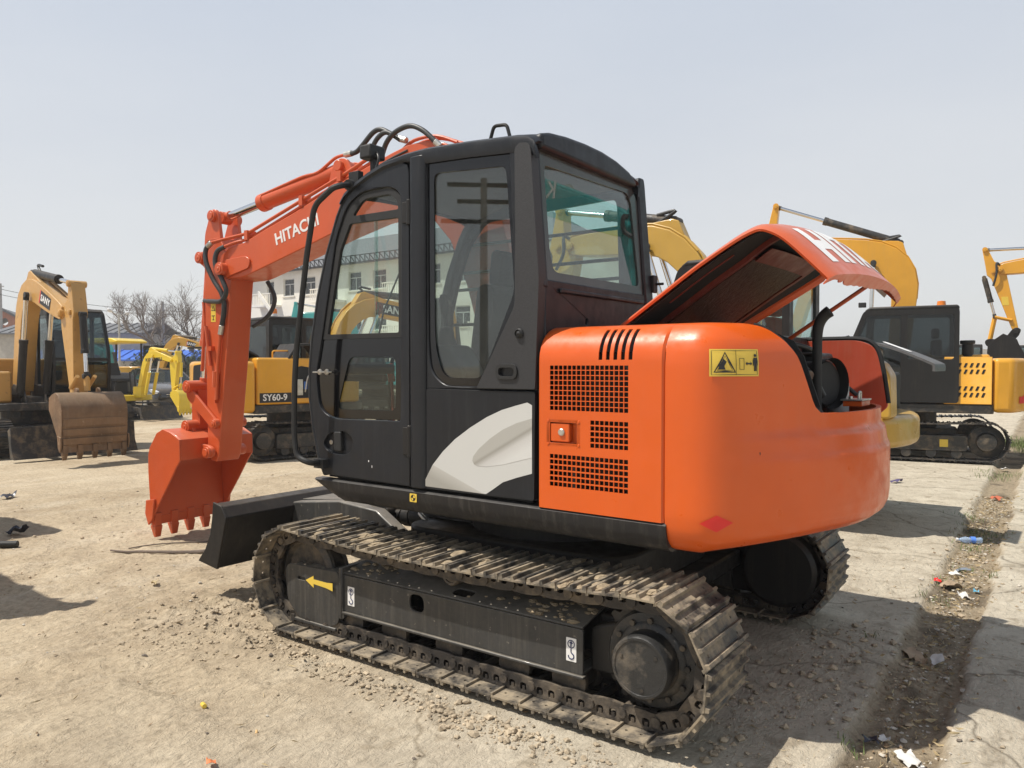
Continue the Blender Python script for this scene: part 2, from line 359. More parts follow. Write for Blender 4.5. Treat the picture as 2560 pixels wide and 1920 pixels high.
BK_OUT = [(.10, .123), (.22, .178), (.34, .204), (.43, .165), (.487, .091), (.535, .03), (.556, -.039), (.558, -.18), (.547, -.327), (.535, -.46), (.521, -.602)]
def bucket(root, F, pinxz, rot, k, w, nteeth, mo, mi, mt, cutters=True):
    """open digging bucket hung on pinxz; profile as seen from the side, k = size"""
    c, s_ = math.cos(R(rot)), math.sin(R(rot))
    T = lambda p: (pinxz[0] + k * (p[0] * c - p[1] * s_), pinxz[1] + k * (p[0] * s_ + p[1] * c))
    h = w / 2; back = [(.095, -.058)] + BK_OUT; inn = [(.113, -.05), (.118, .105), (.23, .16), (.34, .183), (.417, .148), (.47, .08), (.517, .02), (.537, -.04), (.539, -.18), (.529, -.327), (.517, -.46), (.503, -.60)]
    b = MB(); b.prism([T(p) for p in back + inn[::-1]], 'y', -h, h); o = b.obj('bucket', mo, root, frame=F, bevel=.004)
    side = [(.095, -.058)] + BK_OUT + [(.49, -.585), (.425, -.49), (.28, -.30), (.15, -.12)]
    for s in (-1, 1):
        b = MB(); b.prism([T(p) for p in side], 'y', s * h, s * (h + .016)); b.obj('side_plate', mo, o, bevel=.004)
        if cutters:
            b = MB(); b.prism([T(p) for p in [(.44, -.42), (.56, -.44), (.575, -.56), (.53, -.66), (.47, -.60)]], 'y', s * (h + .018), s * (h + .04)); b.obj('side_cutter', mo, o, bevel=.004)
    b = MB(); b.prism([T(p) for p in [(.50, -.585), (.522, -.585), (.532, -.665), (.505, -.665)]], 'y', -h - .01, h + .01); b.obj('cutting_edge', mo, o, bevel=.003)
    for i in range(nteeth):
        y = (-h + .035) + (w - .07) * i / (nteeth - 1)
        b = MB()
        b.prism([T(p) for p in [(.488, -.56), (.548, -.56), (.55, -.68), (.488, -.68)]], 'y', y - .034 * k, y + .034 * k)
        pr = [T(p) for p in [(.482, -.675), (.556, -.675)]]; tp = [T(p) for p in [(.495, -.775), (.522, -.775)]]
        v = [(q[0], y + sy * .038 * k, q[1]) for q in pr for sy in (-1, 1)] + [(q[0], y + sy * .026 * k, q[1]) for q in tp for sy in (-1, 1)]
        b.add(v, [(0, 1, 3, 2), (4, 6, 7, 5), (0, 4, 5, 1), (2, 3, 7, 6), (0, 2, 6, 4), (1, 5, 7, 3)])
        b.obj('tooth', mt, o, bevel=.004)
    for s in (-1, 1):
        b = MB(); b.prism(roundpoly([T(p) for p in [(-.055, -.04), (.03, -.055), (.12, -.03), (.30, .12), (.35, .22), (.30, .275), (.245, .255), (.21, .17), (.12, .07), (.0, .06), (-.055, .03)]], .03 * k, 3), 'y', s * .135 * k, s * .17 * k)
        b.cyl((T((0, 0))[0], s * .13 * k, T((0, 0))[1]), (T((0, 0))[0], s * .20 * k, T((0, 0))[1]), .05 * k, n=18)
        b.cyl((T((0, 0))[0], s * .20 * k, T((0, 0))[1]), (T((0, 0))[0], s * .21 * k, T((0, 0))[1]), .033 * k, n=18)
        b.obj('bucket_ear', mo, o, bevel=.004)
    return o, T((.282, .218))

# ================================================================== hero excavator
HX = thing('excavator', 'orange crawler excavator with charcoal cab and raised engine hood, nearest of all', 'excavator')
UC = FR(0, .1, 0, 1.0)
GY, XC, ZC, RT = .935, 1.10, .325, .285
for side in (1, -1):
    S = side
    def yy(a, b): return (a, b) if S > 0 else (-a, -b)
    # main beam: outer web with oval hole, sloping top plate with oval hole, inner web
    b = MB()
    ov = roundpoly([(.142, .29), (.242, .29), (.242, .379), (.142, .379)], .04, 5)
    b.plate([roundpoly([(-.79, .195), (.74, .195), (.74, .395), (-.79, .395)], .008, 2), ov], 'y', *yy(1.036, 1.05))
    beam = b.obj('track', M_frame, HX, bevel=.004, frame=UC, label='left crawler track with muddy shoes' if S > 0 else 'right crawler track seen from its inner side')
    top = MB()
    ov2 = roundpoly([(-.13, .955), (-.01, .955), (-.01, 1.02), (-.13, 1.02)], .03, 5)
    top.plate([[(-.79, .80), (.74, .80), (.74, 1.05), (-.79, 1.05)], ov2], 'z', .398, .408)
    top.v = [(x, S * y, z + (1.05 - y) * .22) for x, y, z in top.v]; top.obj('beam_top', M_frame, beam, bevel=.006)
    b = MB(); b.box(-.79, .74, *sorted(yy(.795, .81)), .15, .45); b.box(-.79, .74, *sorted(yy(.81, 1.036)), .197, .207)
    b.box(-.80, .742, *sorted(yy(1.03, 1.064)), .180, .194); b.obj('beam_web', M_frame, beam, bevel=.004)
    b = MB(); b.prism(roundpoly([(.735, S * .84), (.735, S * 1.066), (.762, S * 1.066), (.762, S * .84)], .006, 2), 'z', .15, .435); b.obj('beam_collar', M_frame, beam, bevel=.008)
    # tensioner housing in front
    b = MB(); pr = roundpoly([(.765, .12), (.84, .088), (1.10, .092), (1.205, .175), (1.222, .35), (1.20, .392), (.765, .405)], .035, 4)
    b.plate([pr, roundpoly([(1.045, .312), (1.116, .312), (1.116, .333), (1.045, .333)], .008, 3)], 'y', *yy(1.046, 1.06))
    b.obj('tensioner_housing', M_frame, beam, bevel=.012, bs=3)
    b = MB(); b.prism(roundpoly([(.765, .12), (.84, .09), (1.09, .094), (1.19, .175), (1.21, .35), (1.19, .388), (.765, .40)], .03, 4), 'y', *yy(.99, 1.0455)); b.obj('housing_core', M_frame, beam)
    b = MB(); b.box(.765, 1.16, *sorted(yy(.86, .99)), .37, .395); b.obj('housing_top', M_frame, beam, bevel=.006)
    b = MB(); b.box(.79, 1.14, *sorted(yy(.90, 1.066)), .068, .089); b.obj('skid_plate', M_frame, beam, bevel=.006)
    b = MB(); b.box(-.99, -.79, *sorted(yy(.80, .90)), .14, .43); b.prism(roundpoly([(-.79, .20), (-.79, .39), (-.93, .44), (-.96, .20)], .02, 3), 'y', *yy(.9, .98)); b.obj('motor_bracket', M_blk, beam, bevel=.01)
    # sprocket and final drive
    b = MB(); gear(b, (-XC, ZC), .262, 21, *yy(.915, .955), depth=.028); sp = b.obj('sprocket', M_wheel, beam, bevel=.003)
    b = MB(); b.lathe([(0, 0), (.205, 0), (.205, .05), (.195, .062), (.16, .066), (.15, .075), (.132, .078), (.130, .165), (.122, .176), (.112, .176), (.110, .172), (0, .172)], (-XC, S * .955, ZC), (0, S, 0), 36); b.obj('final_drive', M_hub, beam)
    for k in range(12):
        b = MB(); a = 2 * math.pi * k / 12; b.cyl((-XC + .165 * math.cos(a), S * 1.015, ZC + .165 * math.sin(a)), (-XC + .165 * math.cos(a), S * 1.034, ZC + .165 * math.sin(a)), .0125, n=8); b.obj('drive_bolt', M_wheel, beam)
    for k in range(3):
        b = MB(); a = 2 * math.pi * k / 3 + .4; b.cyl((-XC + .09 * math.cos(a), S * 1.125, ZC + .09 * math.sin(a)), (-XC + .09 * math.cos(a), S * 1.131, ZC + .09 * math.sin(a)), .008, n=8); b.obj('drive_bolt', M_wheel, beam)
    b = MB(); b.lathe([(0, 0), (.19, 0), (.215, .02), (.225, .06), (.225, .17), (.2, .19), (0, .19)], (-XC, S * .90, ZC), (0, -S, 0), 32); b.obj('travel_motor', M_blk, beam)
    b = MB(); b.lathe([(.03, -.075), (.19, -.075), (.225, -.06), (.232, -.045), (.212, -.04), (.212, .04), (.232, .045), (.225, .06), (.19, .075), (.175, .05), (.075, .045), (.06, .085), (.03, .085)], (XC, S * GY, ZC + .005), (0, 1, 0), 40); b.obj('idler', M_wheel, beam)
    for x in (.70, .38, 0.0, -.40, -.70):
        b = MB(); b.lathe([(0, -.09), (.05, -.09), (.055, -.088), (.088, -.086), (.088, -.06), (.066, -.055), (.066, .055), (.088, .06), (.088, .086), (.055, .088), (.05, .09), (0, .09)], (x, S * GY, .148), (0, 1, 0), 24); b.obj('roller', M_wheel, beam)
    b = MB(); b.lathe([(0, -.09), (.04, -.09), (.056, -.085), (.056, .075), (.05, .085), (.038, .085), (.036, .08), (0, .08)], (-.006, S * GY, .505), (0, S, 0), 24); b.box(-.05, .04, *sorted(yy(.80, .86)), .40, .50); b.obj('carrier_roller', M_wheel, beam)
    track_loop(beam, S, GY, XC, ZC, RT, .45, .154, .035, M_shoe, M_link, ph=.25, jitter=.012)
    if S > 0:
        # printed marks on the beam
        b = MB(); z0 = .308; b.prism([(1.04, z0 + .012), (.972, z0 + .047), (.972, z0 + .026), (.865, z0 + .024), (.80, z0 + .034), (.80, z0 - .010), (.865, z0 - .006), (.972, z0 + .0), (.972, z0 - .022)], 'y', 1.0605, 1.0625)
        b.v = [(x, y + max(0, .87 - x) ** 1.5 * .6, z) for x, y, z in b.v]; b.obj('arrow_sticker', M_yel, beam, label='yellow direction arrow sticker')
        for cx, cz in ((.675, .286), (-.732, .298)):
            b = MB(); b.prism(roundpoly([(cx - .026, cz - .052), (cx + .026, cz - .052), (cx + .026, cz + .052), (cx - .026, cz + .052)], .003, 2), 'y', 1.0505, 1.052); h = b.obj('hook_sticker', M_white, beam, label='white lifting hook sticker')
            b = MB(); b.plate([ell(cx, cz + .025, .019, .019, 20), ell(cx, cz + .025, .0145, .0145, 20)], 'y', 1.0522, 1.0527)
            b.prism([(cx - .002, cz + .012), (cx + .004, cz + .012), (cx + .004, cz + .028), (cx + .011, cz + .028), (cx, cz + .04), (cx - .011, cz + .028), (cx - .004, cz + .028)], 'y', 1.0528, 1.0531)
            b.tube([(cx, 1.0525, cz + .006), (cx, 1.0525, cz - .012), (cx - .013, 1.0525, cz - .022), (cx - .012, 1.0525, cz - .036), (cx, 1.0525, cz - .041), (cx + .012, 1.0525, cz - .036), (cx + .014, 1.0525, cz - .026)], .0028, 5, 3); b.obj('hook_print', M_nvy, beam)
# dried mud on the top run of the left track
b = MB()
for i in range(150):
    x = random.choice([random.uniform(-1.15, -.55), random.uniform(.2, 1.0), random.uniform(-1.15, 1.0)]); y = random.uniform(.74, 1.14); r = abs(random.gauss(.008, .008)) + .004
    zz = .325 + .285 + .008 - .035 * math.cos(math.pi * x / 2.2) + r * .2
    ve = []; n = 7
    for kz, rz in ((-.4, .7), (.1, 1.0), (.55, .55)):
        for k in range(n): a = 2 * math.pi * k / n + kz; q = r * rz * random.uniform(.7, 1.35); ve.append((x + q * 1.3 * math.cos(a), y + q * 2.2 * math.sin(a), zz + r * kz * .8))
    b.add(ve, [(j * n + k, j * n + (k + 1) % n, (j + 1) * n + (k + 1) % n, (j + 1) * n + k) for j in range(2) for k in range(n)] + [tuple(range(2 * n, 3 * n))])
stuff(b.obj('mud_clods', M_mud, HX, frame=UC, smooth=0))
b = MB()
for i in range(90):
    x = random.choice([random.uniform(-.78, -.45), random.uniform(-.78, .7), random.uniform(.45, .72)]); y = random.uniform(.84, 1.03); r = abs(random.gauss(.004, .006)) + .0025; zz = .409 + (1.05 - y) * .22; n = 6; ve = []
    for kz, rz in ((-.3, .8), (.15, 1.0), (.6, .5)):
        for k in range(n): a = 2 * math.pi * k / n + kz; q_ = r * rz * random.uniform(.7, 1.35); ve.append((x + q_ * 1.5 * math.cos(a), y + q_ * 1.3 * math.sin(a), zz + r * kz * .9))
    b.add(ve, [(j * n + k, j * n + (k + 1) % n, (j + 1) * n + (k + 1) % n, (j + 1) * n + k) for j in range(2) for k in range(n)] + [tuple(range(2 * n, 3 * n))])
stuff(b.obj('frame_dirt', M_mud, HX, frame=UC, smooth=0))
# X-frame, swing bearing
b = MB(); b.box(-.85, .85, -.80, .80, .30, .40); b.prism(roundpoly([(-.75, -.60), (.75, -.60), (.75, .60), (-.75, .60)], .2, 5), 'z', .40, .60); b.cyl((0, 0, .55), (0, 0, .70), .52, n=40)
b.obj('undercarriage_frame', M_blk, HX, bevel=.015, frame=UC)
b = MB(); b.cyl((0, 0, .66), (0, 0, .77), .47, n=40); b.obj('swing_bearing', M_wheel, HX, frame=UC)
# dozer blade
prof = [(2.033, .648), (1.955, .632), (1.903, .566), (1.935, .44), (2.008, .223), (2.03, .215), (2.207, .249), (2.12, .33), (2.065, .44), (2.043, .55)]
b = MB(); b.prism(prof, 'y', -.97, .985); bl = b.obj('dozer_blade', M_blk, HX, bevel=.006, frame=UC)
for s in (-1, 1):
    b = MB(); b.prism([(2.038, .655), (1.95, .638), (1.897, .568), (2.0, .218), (2.213, .245), (2.13, .335), (2.073, .44), (2.05, .55)], 'y', s * .985, s * 1.003); b.obj('end_plate', M_blk, bl, bevel=.004)
    b = MB(); b.prism([(1.93, .59), (1.45, .645), (1.1, .62), (.75, .42), (.75, .30), (1.2, .42), (1.96, .30)], 'y', s * .36, s * .45); b.obj('blade_arm', M_frame, bl, bevel=.01)
b = MB(); b.prism([(1.93, .60), (1.43, .648), (1.10, .635), (1.10, .62), (1.43, .632), (1.93, .585)], 'y', -.36, .36); b.obj('arm_cover', M_frame, bl, bevel=.004)
b = MB(); b.prism(roundpoly([(1.28, .56), (1.22, .66), (1.08, .62), (1.06, .52), (1.12, .48)], .03, 3), 'y', .30, .36); b.prism(roundpoly([(1.28, .56), (1.22, .66), (1.08, .62), (1.06, .52), (1.12, .48)], .03, 3), 'y', .17, .22); b.cyl((1.12, .15, .565), (1.12, .385, .565), .036, n=18); b.cyl((1.12, .385, .565), (1.12, .395, .565), .024, n=14); b.obj('cylinder_lug', M_blk, bl, bevel=.006)
ram(HX, UC, (.30, .60), (1.12, .565), .26, .062, .03, .85, M_blk)
b = MB(); b.tube([(.80, .36, .62), (.72, .40, .60), (.66, .41, .57)], .014, 8, 4); b.obj('hydraulic_fitting', M_zinc, HX, frame=UC)

# ---- upper deck and side sill
b = MB(); b.prism(roundpoly([(-1.15, -.98), (.75, -.98), (1.0, -.7), (1.0, 1.0), (-1.15, 1.0)], .08, 4), 'z', .775, .893); b.box(-1.1, .2, -.75, .75, .72, .78); b.obj('deck', M_blk, HX, bevel=.01)
rows = []
for x in [1.055, 1.035, 1.0, .95, .86, .75] + [.7 - .1 * i for i in range(19)] + [-1.165, -1.172]:
    t = max(0, min(1, (1.06 - x) / .2)); zb = .893 - (.893 - .768) * (t ** .55)
    if x < -1.17: pass
    rows.append([(x, 1.02, .897), (x, 1.074, .897), (x, 1.084, .888)] + [(x, 1.084 - .075 * (1 - math.cos(a)), .888 - (.888 - zb) * math.sin(a) if True else 0) for a in [R(q) for q in (20, 40, 60, 75, 90)]] + [(x, .95, zb + .002)])
b = MB(); b.grid(rows); b.add(rows[-1], [tuple(range(len(rows[-1])))]); b.obj('side_sill', M_sill, HX, smooth=50)
b = MB(); b.prism(roundpoly([(.236, .836), (.286, .836), (.286, .880), (.236, .880)], .004, 2), 'y', 1.0835, 1.0845)
tg = b.obj('tether_sticker', M_yel, HX, label='small yellow sticker with quartered black disc')
b = MB(); b.plate([ell(.261, .858, .017, .017, 24), ell(.261, .858, .0145, .0145, 24)], 'y', 1.0846, 1.0852)
for a0 in (0, 180):
    b.prism([(.261, .858)] + [(.261 + .015 * math.cos(R(a0 + q)), .858 + .015 * math.sin(R(a0 + q))) for q in range(0, 91, 15)], 'y', 1.0846, 1.0852)
b.obj('disc_print', M_prt, tg)
# ---- cab
CABM = M_cab
sil = [(1.0, .905), (1.06, 1.02), (1.105, 1.18), (1.132, 1.36), (1.132, 1.53), (1.111, 1.70), (1.055, 1.95), (.98, 2.18), (.882, 2.397), (.835, 2.475), (.789, 2.525), (.731, 2.56), (.60, 2.612), (.473, 2.648), (.32, 2.665), (.166, 2.67)]
def inset(pl, d):
    out = []
    for i, p in enumerate(pl):
        a, c = Vector(pl[max(i - 1, 0)]), Vector(pl[min(i + 1, len(pl) - 1)]); t = (c - a).normalized(); out.append((p[0] - t[1] * d, p[1] + t[0] * d))
    return out
inn = inset(sil, .034)
b = MB(); b.prism(sil + inn[::-1], 'y', .985, 1.072); cab = b.obj('cab', CABM, HX, bevel=.016, bs=3, label='charcoal operator cab')
b = MB(); b.prism(sil + inset(sil, .06)[::-1], 'y', -.055, .01); b.obj('front_pillar', CABM, cab, bevel=.012)
# door
do = [(.292, .915)] + [(min(x, 1.2), max(z, .915)) for x, z in inset(sil, .040)[:15]] + [(.345, 2.617), (.305, 2.60), (.292, 2.56)]
do = [p for i, p in enumerate(do) if i == 0 or (Vector(p) - Vector(do[i - 1])).length > .004]
wh = roundpoly([(1.045, 1.50), (1.018, 1.30), (.90, 1.245), (.357, 1.255), (.347, 2.30), (.352, 2.46), (.43, 2.505), (.655, 2.505), (.775, 2.445), (.868, 2.266), (.995, 1.70)], [.05, .06, .05, .012, .02, .05, .04, .05, .06, .05, .05], 4)
hr = roundpoly([(.985, 1.108), (.93, 1.165), (.80, 1.18), (.735, 1.15), (.74, 1.07), (.80, 1.045), (.90, 1.045), (.965, 1.07)], .03, 4)
b = MB(); b.plate([do, wh, hr], 'y', 1.035, 1.0785); door = b.obj('cab_door', CABM, HX, bevel=.010, bs=3, label='charcoal cab door with two-piece window')
b = MB(); b.prism(roundpoly([(1.0, 1.10), (.93, 1.175), (.80, 1.19), (.725, 1.15), (.73, 1.06), (.80, 1.035), (.90, 1.035), (.98, 1.06)], .03, 4), 'y', 1.045, 1.058); b.obj('handle_recess', CABM, door)
b = MB(); b.prism(roundpoly([(.893, 1.172), (.832, 1.176), (.828, 1.062), (.888, 1.062)], .012, 3), 'y', 1.038, 1.082); b.obj('door_handle', M_rub, door, bevel=.006)
b = MB(); b.cyl((.937, 1.03, 1.108), (.937, 1.062, 1.108), .014, n=16); b.obj('lock_barrel', M_zinc, door, bevel=.002)
uf = roundpoly([(.992, 1.700), (.350, 1.700), (.350, 2.30), (.357, 2.455), (.432, 2.50), (.653, 2.50), (.77, 2.44), (.862, 2.266)], [.01, .01, .02, .05, .04, .05, .06, .05], 4)
mg = roundpoly([(.951, 1.728), (.378, 1.726), (.378, 2.335), (.757, 2.342), (.838, 2.20)], .012, 3)
qg = roundpoly([(.735, 2.382), (.378, 2.378), (.383, 2.42), (.432, 2.466), (.65, 2.466)], [.02, .01, .03, .03, .05], 4)
b = MB(); b.plate([uf, mg, qg], 'y', 1.05, 1.070); b.obj('window_frame', M_rub, door, bevel=.005)
b = MB(); b.prism(mg, 'y', 1.052, 1.056); b.prism(qg, 'y', 1.052, 1.056); b.obj('window_pane', M_glassc, door, smooth=0)
b = MB(); b.box(.555, .565, 1.048, 1.066, 1.73, 2.338); b.obj('sliding_pane_edge', M_glassr, door)
lb = roundpoly([(1.040, 1.50), (1.013, 1.305), (.90, 1.250), (.362, 1.260), (.354, 1.6993), (.992, 1.6993)], [.05, .06, .05, .012, .01, .02], 4)
lw = roundpoly([(.77, 1.600), (.404, 1.600), (.404, 1.308), (.875, 1.302)], .045, 5)
b = MB(); b.plate([lb, lw], 'y', 1.058, 1.066); b.obj('lower_glass_border', M_ink, door, smooth=0)
b = MB(); b.prism(roundpoly([(.77, 1.602), (.402, 1.602), (.402, 1.306), (.877, 1.300)], .045, 5), 'y', 1.0525, 1.057); b.obj('lower_pane', M_glassd, door, smooth=0)
b = MB(); b.tube([(1.045, 1.10, 1.512), (.885, 1.10, 1.513)], .0045, 6)
for x in (.985, .925): b.lathe([(0, 0), (.014, 0), (.018, .006), (.016, .012), (0, .014)], (x, 1.092, 1.513), (0, 1, 0), 14); b.cyl((x, 1.06, 1.513), (x, 1.095, 1.513), .006, n=8)
b.obj('window_latch', M_zinc, door)
for z0, z1 in ((2.285, 2.415), (1.07, 1.235)):
    b = MB(); b.cyl((.288, 1.078, z0), (.288, 1.078, z1), .016, n=12); b.box(.290, .335, 1.078, 1.086, z0 + .01, z1 - .01); b.obj('hinge', M_blk, door, bevel=.003)
b = MB(); b.box(.60, .606, 1.0788, 1.0792, 1.02, 1.03); b.box(.575, .579, 1.0788, 1.0792, .99, 1.003); b.obj('paint_chip', M_white, door)
# fixed left side: pillar, window frame, lower panel, corner trim
b = MB(); b.prism(roundpoly([(.283, 1.0), (.283, 1.082), (.262, 1.094), (.196, 1.094), (.172, 1.08), (.172, 1.0)], .01, 3), 'z', .912, 2.63); b.obj('centre_pillar', CABM, cab, bevel=.006)
wo_ = roundpoly([(.165, 2.600), (-.362, 2.565), (-.398, 1.83), (-.178, 1.447), (.050, 1.447), (.140, 1.52), (.158, 1.65)], [.02, .03, .03, .03, .06, .05, .06], 4)
b = MB(); b.plate([[(.171, 1.430), (.171, 2.64), (-.44, 2.615), (-.49, 2.57), (-.535, 1.95), (-.520, 1.436)], wo_], 'y', 1.045, 1.076); b.obj('side_frame', CABM, cab, bevel=.008)
wi = roundpoly([(.125, 2.530), (-.335, 2.497), (-.385, 1.90), (-.186, 1.487), (.062, 1.489), (.112, 1.62), (.122, 1.75)], [.04, .04, .04, .05, .06, .05, .04], 4)
wo2 = roundpoly([(.164, 2.599), (-.361, 2.564), (-.397, 1.83), (-.178, 1.449), (.049, 1.449), (.139, 1.52), (.157, 1.65)], [.02, .03, .03, .03, .06, .05, .06], 4)
b = MB(); b.plate([wo2, wi], 'y', 1.058, 1.066); b.obj('side_window_border', M_ink, cab, smooth=0)
b = MB(); b.prism(wo2, 'y', 1.0535, 1.0575); b.obj('side_window_pane', M_glasss, cab, smooth=0)
b = MB(); b.plate([roundpoly([(.170, .915), (.170, 1.432), (-.513, 1.428), (-.508, .922)], .012, 3)], 'y', 1.03, 1.080); b.obj('lower_side_panel', CABM, cab, bevel=.008, bs=3)
ct = roundpoly([(-.170, 1.440), (-.402, 1.832), (-.405, 2.20), (-.40, 2.565), (-.455, 2.60), (-.492, 2.56), (-.54, 1.95), (-.518, 1.440)], [.01, .03, .05, .02, .02, .02, .03, .01], 3)
hole = roundpoly([(-.310, 1.500), (-.402, 1.500), (-.402, 1.540), (-.310, 1.540)], .02, 5)
b = MB(); b.plate([ct, hole], 'y', 1.03, 1.088); b.obj('corner_trim', plain('trim_plastic', (.028, .028, .030), .55, 0, .15, 120, .002), cab, bevel=.012, bs=3)
b = MB(); b.plate([roundpoly([(-.293, 1.484), (-.42, 1.484), (-.42, 1.558), (-.293, 1.558)], .035, 5), roundpoly([(-.310, 1.500), (-.402, 1.500), (-.402, 1.540), (-.310, 1.540)], .02, 5)], 'y', 1.086, 1.097); b.obj('vent_bezel', M_rub, cab, bevel=.006, bs=3)
b = MB(); b.lathe([(.024, 0), (.024, .010), (.018, .018), (.017, .012), (0, .02)], (-.43, 1.084, 1.70), (0, 1, 0), 20); b.obj('rubber_plug', M_rub, cab)
# swoosh decal
sw = [(.198, .927), (.165, .98), (.125, 1.042), (.055, 1.115), (-.026, 1.182), (-.125, 1.245), (-.23, 1.301), (-.32, 1.338), (-.402, 1.361), (-.470, 1.378), (-.497, 1.366), (-.497, 1.048), (-.41, 1.022), (-.327, .993), (-.27, .955), (-.224, .926)]
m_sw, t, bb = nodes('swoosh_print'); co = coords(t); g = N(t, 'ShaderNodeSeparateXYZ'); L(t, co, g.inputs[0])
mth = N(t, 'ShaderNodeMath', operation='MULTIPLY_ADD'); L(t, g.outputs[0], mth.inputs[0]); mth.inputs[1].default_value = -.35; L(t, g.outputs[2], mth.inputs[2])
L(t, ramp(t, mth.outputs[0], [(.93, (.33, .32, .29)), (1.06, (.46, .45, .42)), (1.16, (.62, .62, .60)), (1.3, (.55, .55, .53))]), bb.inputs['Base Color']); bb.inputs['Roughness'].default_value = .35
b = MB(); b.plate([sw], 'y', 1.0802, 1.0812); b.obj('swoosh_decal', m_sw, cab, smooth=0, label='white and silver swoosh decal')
sh = [(-.4975, 1.305), (-.41, 1.28), (-.327, 1.245), (-.25, 1.198), (-.18, 1.144), (-.145, 1.105), (-.139, 1.082), (-.15, 1.066), (-.17, 1.059), (-.229, 1.060), (-.33, 1.078), (-.4975, 1.123)]
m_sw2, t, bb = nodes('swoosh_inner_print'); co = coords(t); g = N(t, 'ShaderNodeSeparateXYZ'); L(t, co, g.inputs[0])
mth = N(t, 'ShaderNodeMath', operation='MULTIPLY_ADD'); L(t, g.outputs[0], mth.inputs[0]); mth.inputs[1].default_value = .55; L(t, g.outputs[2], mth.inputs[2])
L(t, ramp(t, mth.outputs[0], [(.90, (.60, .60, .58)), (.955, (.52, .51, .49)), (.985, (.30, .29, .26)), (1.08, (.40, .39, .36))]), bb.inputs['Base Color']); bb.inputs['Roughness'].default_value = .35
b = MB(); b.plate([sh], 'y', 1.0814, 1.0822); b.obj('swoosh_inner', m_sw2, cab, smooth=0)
# roof
rz = [(-.515, 2.585), (-.505, 2.60), (-.47, 2.622), (-.40, 2.632), (-.1, 2.655), (.166, 2.668), (.32, 2.664), (.473, 2.648), (.60, 2.612), (.731, 2.560), (.789, 2.526), (.82, 2.49)]
rows = []
for x, z in rz:
    cr = .045 if x > -.48 else .03
    sk = .085 if x < .18 else (.05 if x < .70 else .035)
    rows.append([(x, 1.078, z - sk), (x, 1.090, z - .035), (x, 1.084, z - .014), (x, 1.060, z), (x, .98, z + cr * .45), (x, .80, z + cr * .8), (x, .51, z + cr), (x, .26, z + cr * .75), (x, .13, z + cr * .3), (x, .075, z), (x, .055, z - .014), (x, .05, z - .035), (x, .055, z - sk)] if x < -.3 else [(x, 1.078, z - sk), (x, 1.090, z - .035), (x, 1.084, z - .014), (x, 1.060, z), (x, .98, z + cr * .45), (x, .80, z + cr * .8), (x, .51, z + cr), (x, .22, z + cr * .8), (x, .06, z + cr * .4), (x, -.01, z), (x, -.034, z - .014), (x, -.04, z - .035), (x, -.03, z - sk)])
b = MB(); b.grid(rows); b.obj('roof', CABM, cab, solid=.02, smooth=60)
b = MB(); b.prism([(-.44, 2.58), (.15, 2.595), (.45, 2.585), (.70, 2.515), (.70, 2.505), (.45, 2.57), (.15, 2.575), (-.44, 2.56)], 'y', .03, 1.03); b.obj('headliner', M_lin, cab)
b = MB(); b.tube(fillet([(-.15, .95, 2.68), (-.172, .95, 2.742), (-.252, .95, 2.735), (-.272, .95, 2.67)], .02, 4), .009, 8); b.obj('roof_handle', M_blk, cab)
# rear wall leans forward towards the roof
RW = Matrix.Translation((-.525, 0, 1.93)) @ Matrix.Rotation(R(4.6), 4, 'Y')
b = MB(); b.prism([(1.03, .63), (1.03, .70), (.95, .722), (.80, .738), (.62, .745), (.45, .742), (.30, .725), (.17, .695), (.10, .655), (.08, .62)], 'x', -.045, .08); b.obj('rear_header', CABM, cab, frame=RW, bevel=.02, bs=3)
wr = [(1.002, .020), (1.002, .625), (.085, .625), (.03, .55), (.035, .020)]
wg = roundpoly([(.945, .062), (.968, .15), (.968, .57), (.15, .585), (.105, .54), (.075, .065)], [.08, .1, .03, .06, .06, .04], 4)
m_band = plain('rear_window_band', (.055, .062, .062), .18, 0, .1, 10, 0)
b = MB(); b.plate([wr, wg], 'x', -.006, .0); b.obj('rear_window_border', m_band, cab, frame=RW, smooth=0)
b = MB(); b.prism(wr, 'x', .001, .005); b.obj('rear_window_pane', M_glassr, cab, frame=RW, smooth=0)
b = MB()
b.prism(roundpoly([(1.055, -.02), (1.055, .66), (1.006, .66), (1.006, -.02)], .015, 3), 'x', -.015, .06)
b.obj('rear_post', CABM, cab, frame=RW, bevel=.01)
b = MB(); b.prism(roundpoly([(.03, -.06), (.03, .60), (.0, .70), (-.055, .70), (-.062, .66), (-.068, -.06)], .015, 3), 'x', -.02, .07)
b.obj('rear_post', CABM, cab, frame=RW, bevel=.01)
b = MB(); b.plate([[(1.03, .0215), (-.05, .0215), (-.06, -1.02), (1.03, -1.02)], ell(.66, -.16, .012, .018, 12), ell(.23, -.2, .012, .018, 12)], 'x', -.012, .05)
b.box(-.028, -.012, .06, .92, -.035, -.012); b.obj('rear_panel', CABM, cab, frame=Matrix.Translation((-.525, 0, 1.93)), bevel=.012)
b = MB(); b.cyl((-.53, -.075, 2.02), (-.60, -.085, 2.02), .008, n=8); b.box(-.555, -.535, -.10, -.05, 1.97, 2.07); b.obj('window_hinge', M_rub, cab, bevel=.004)
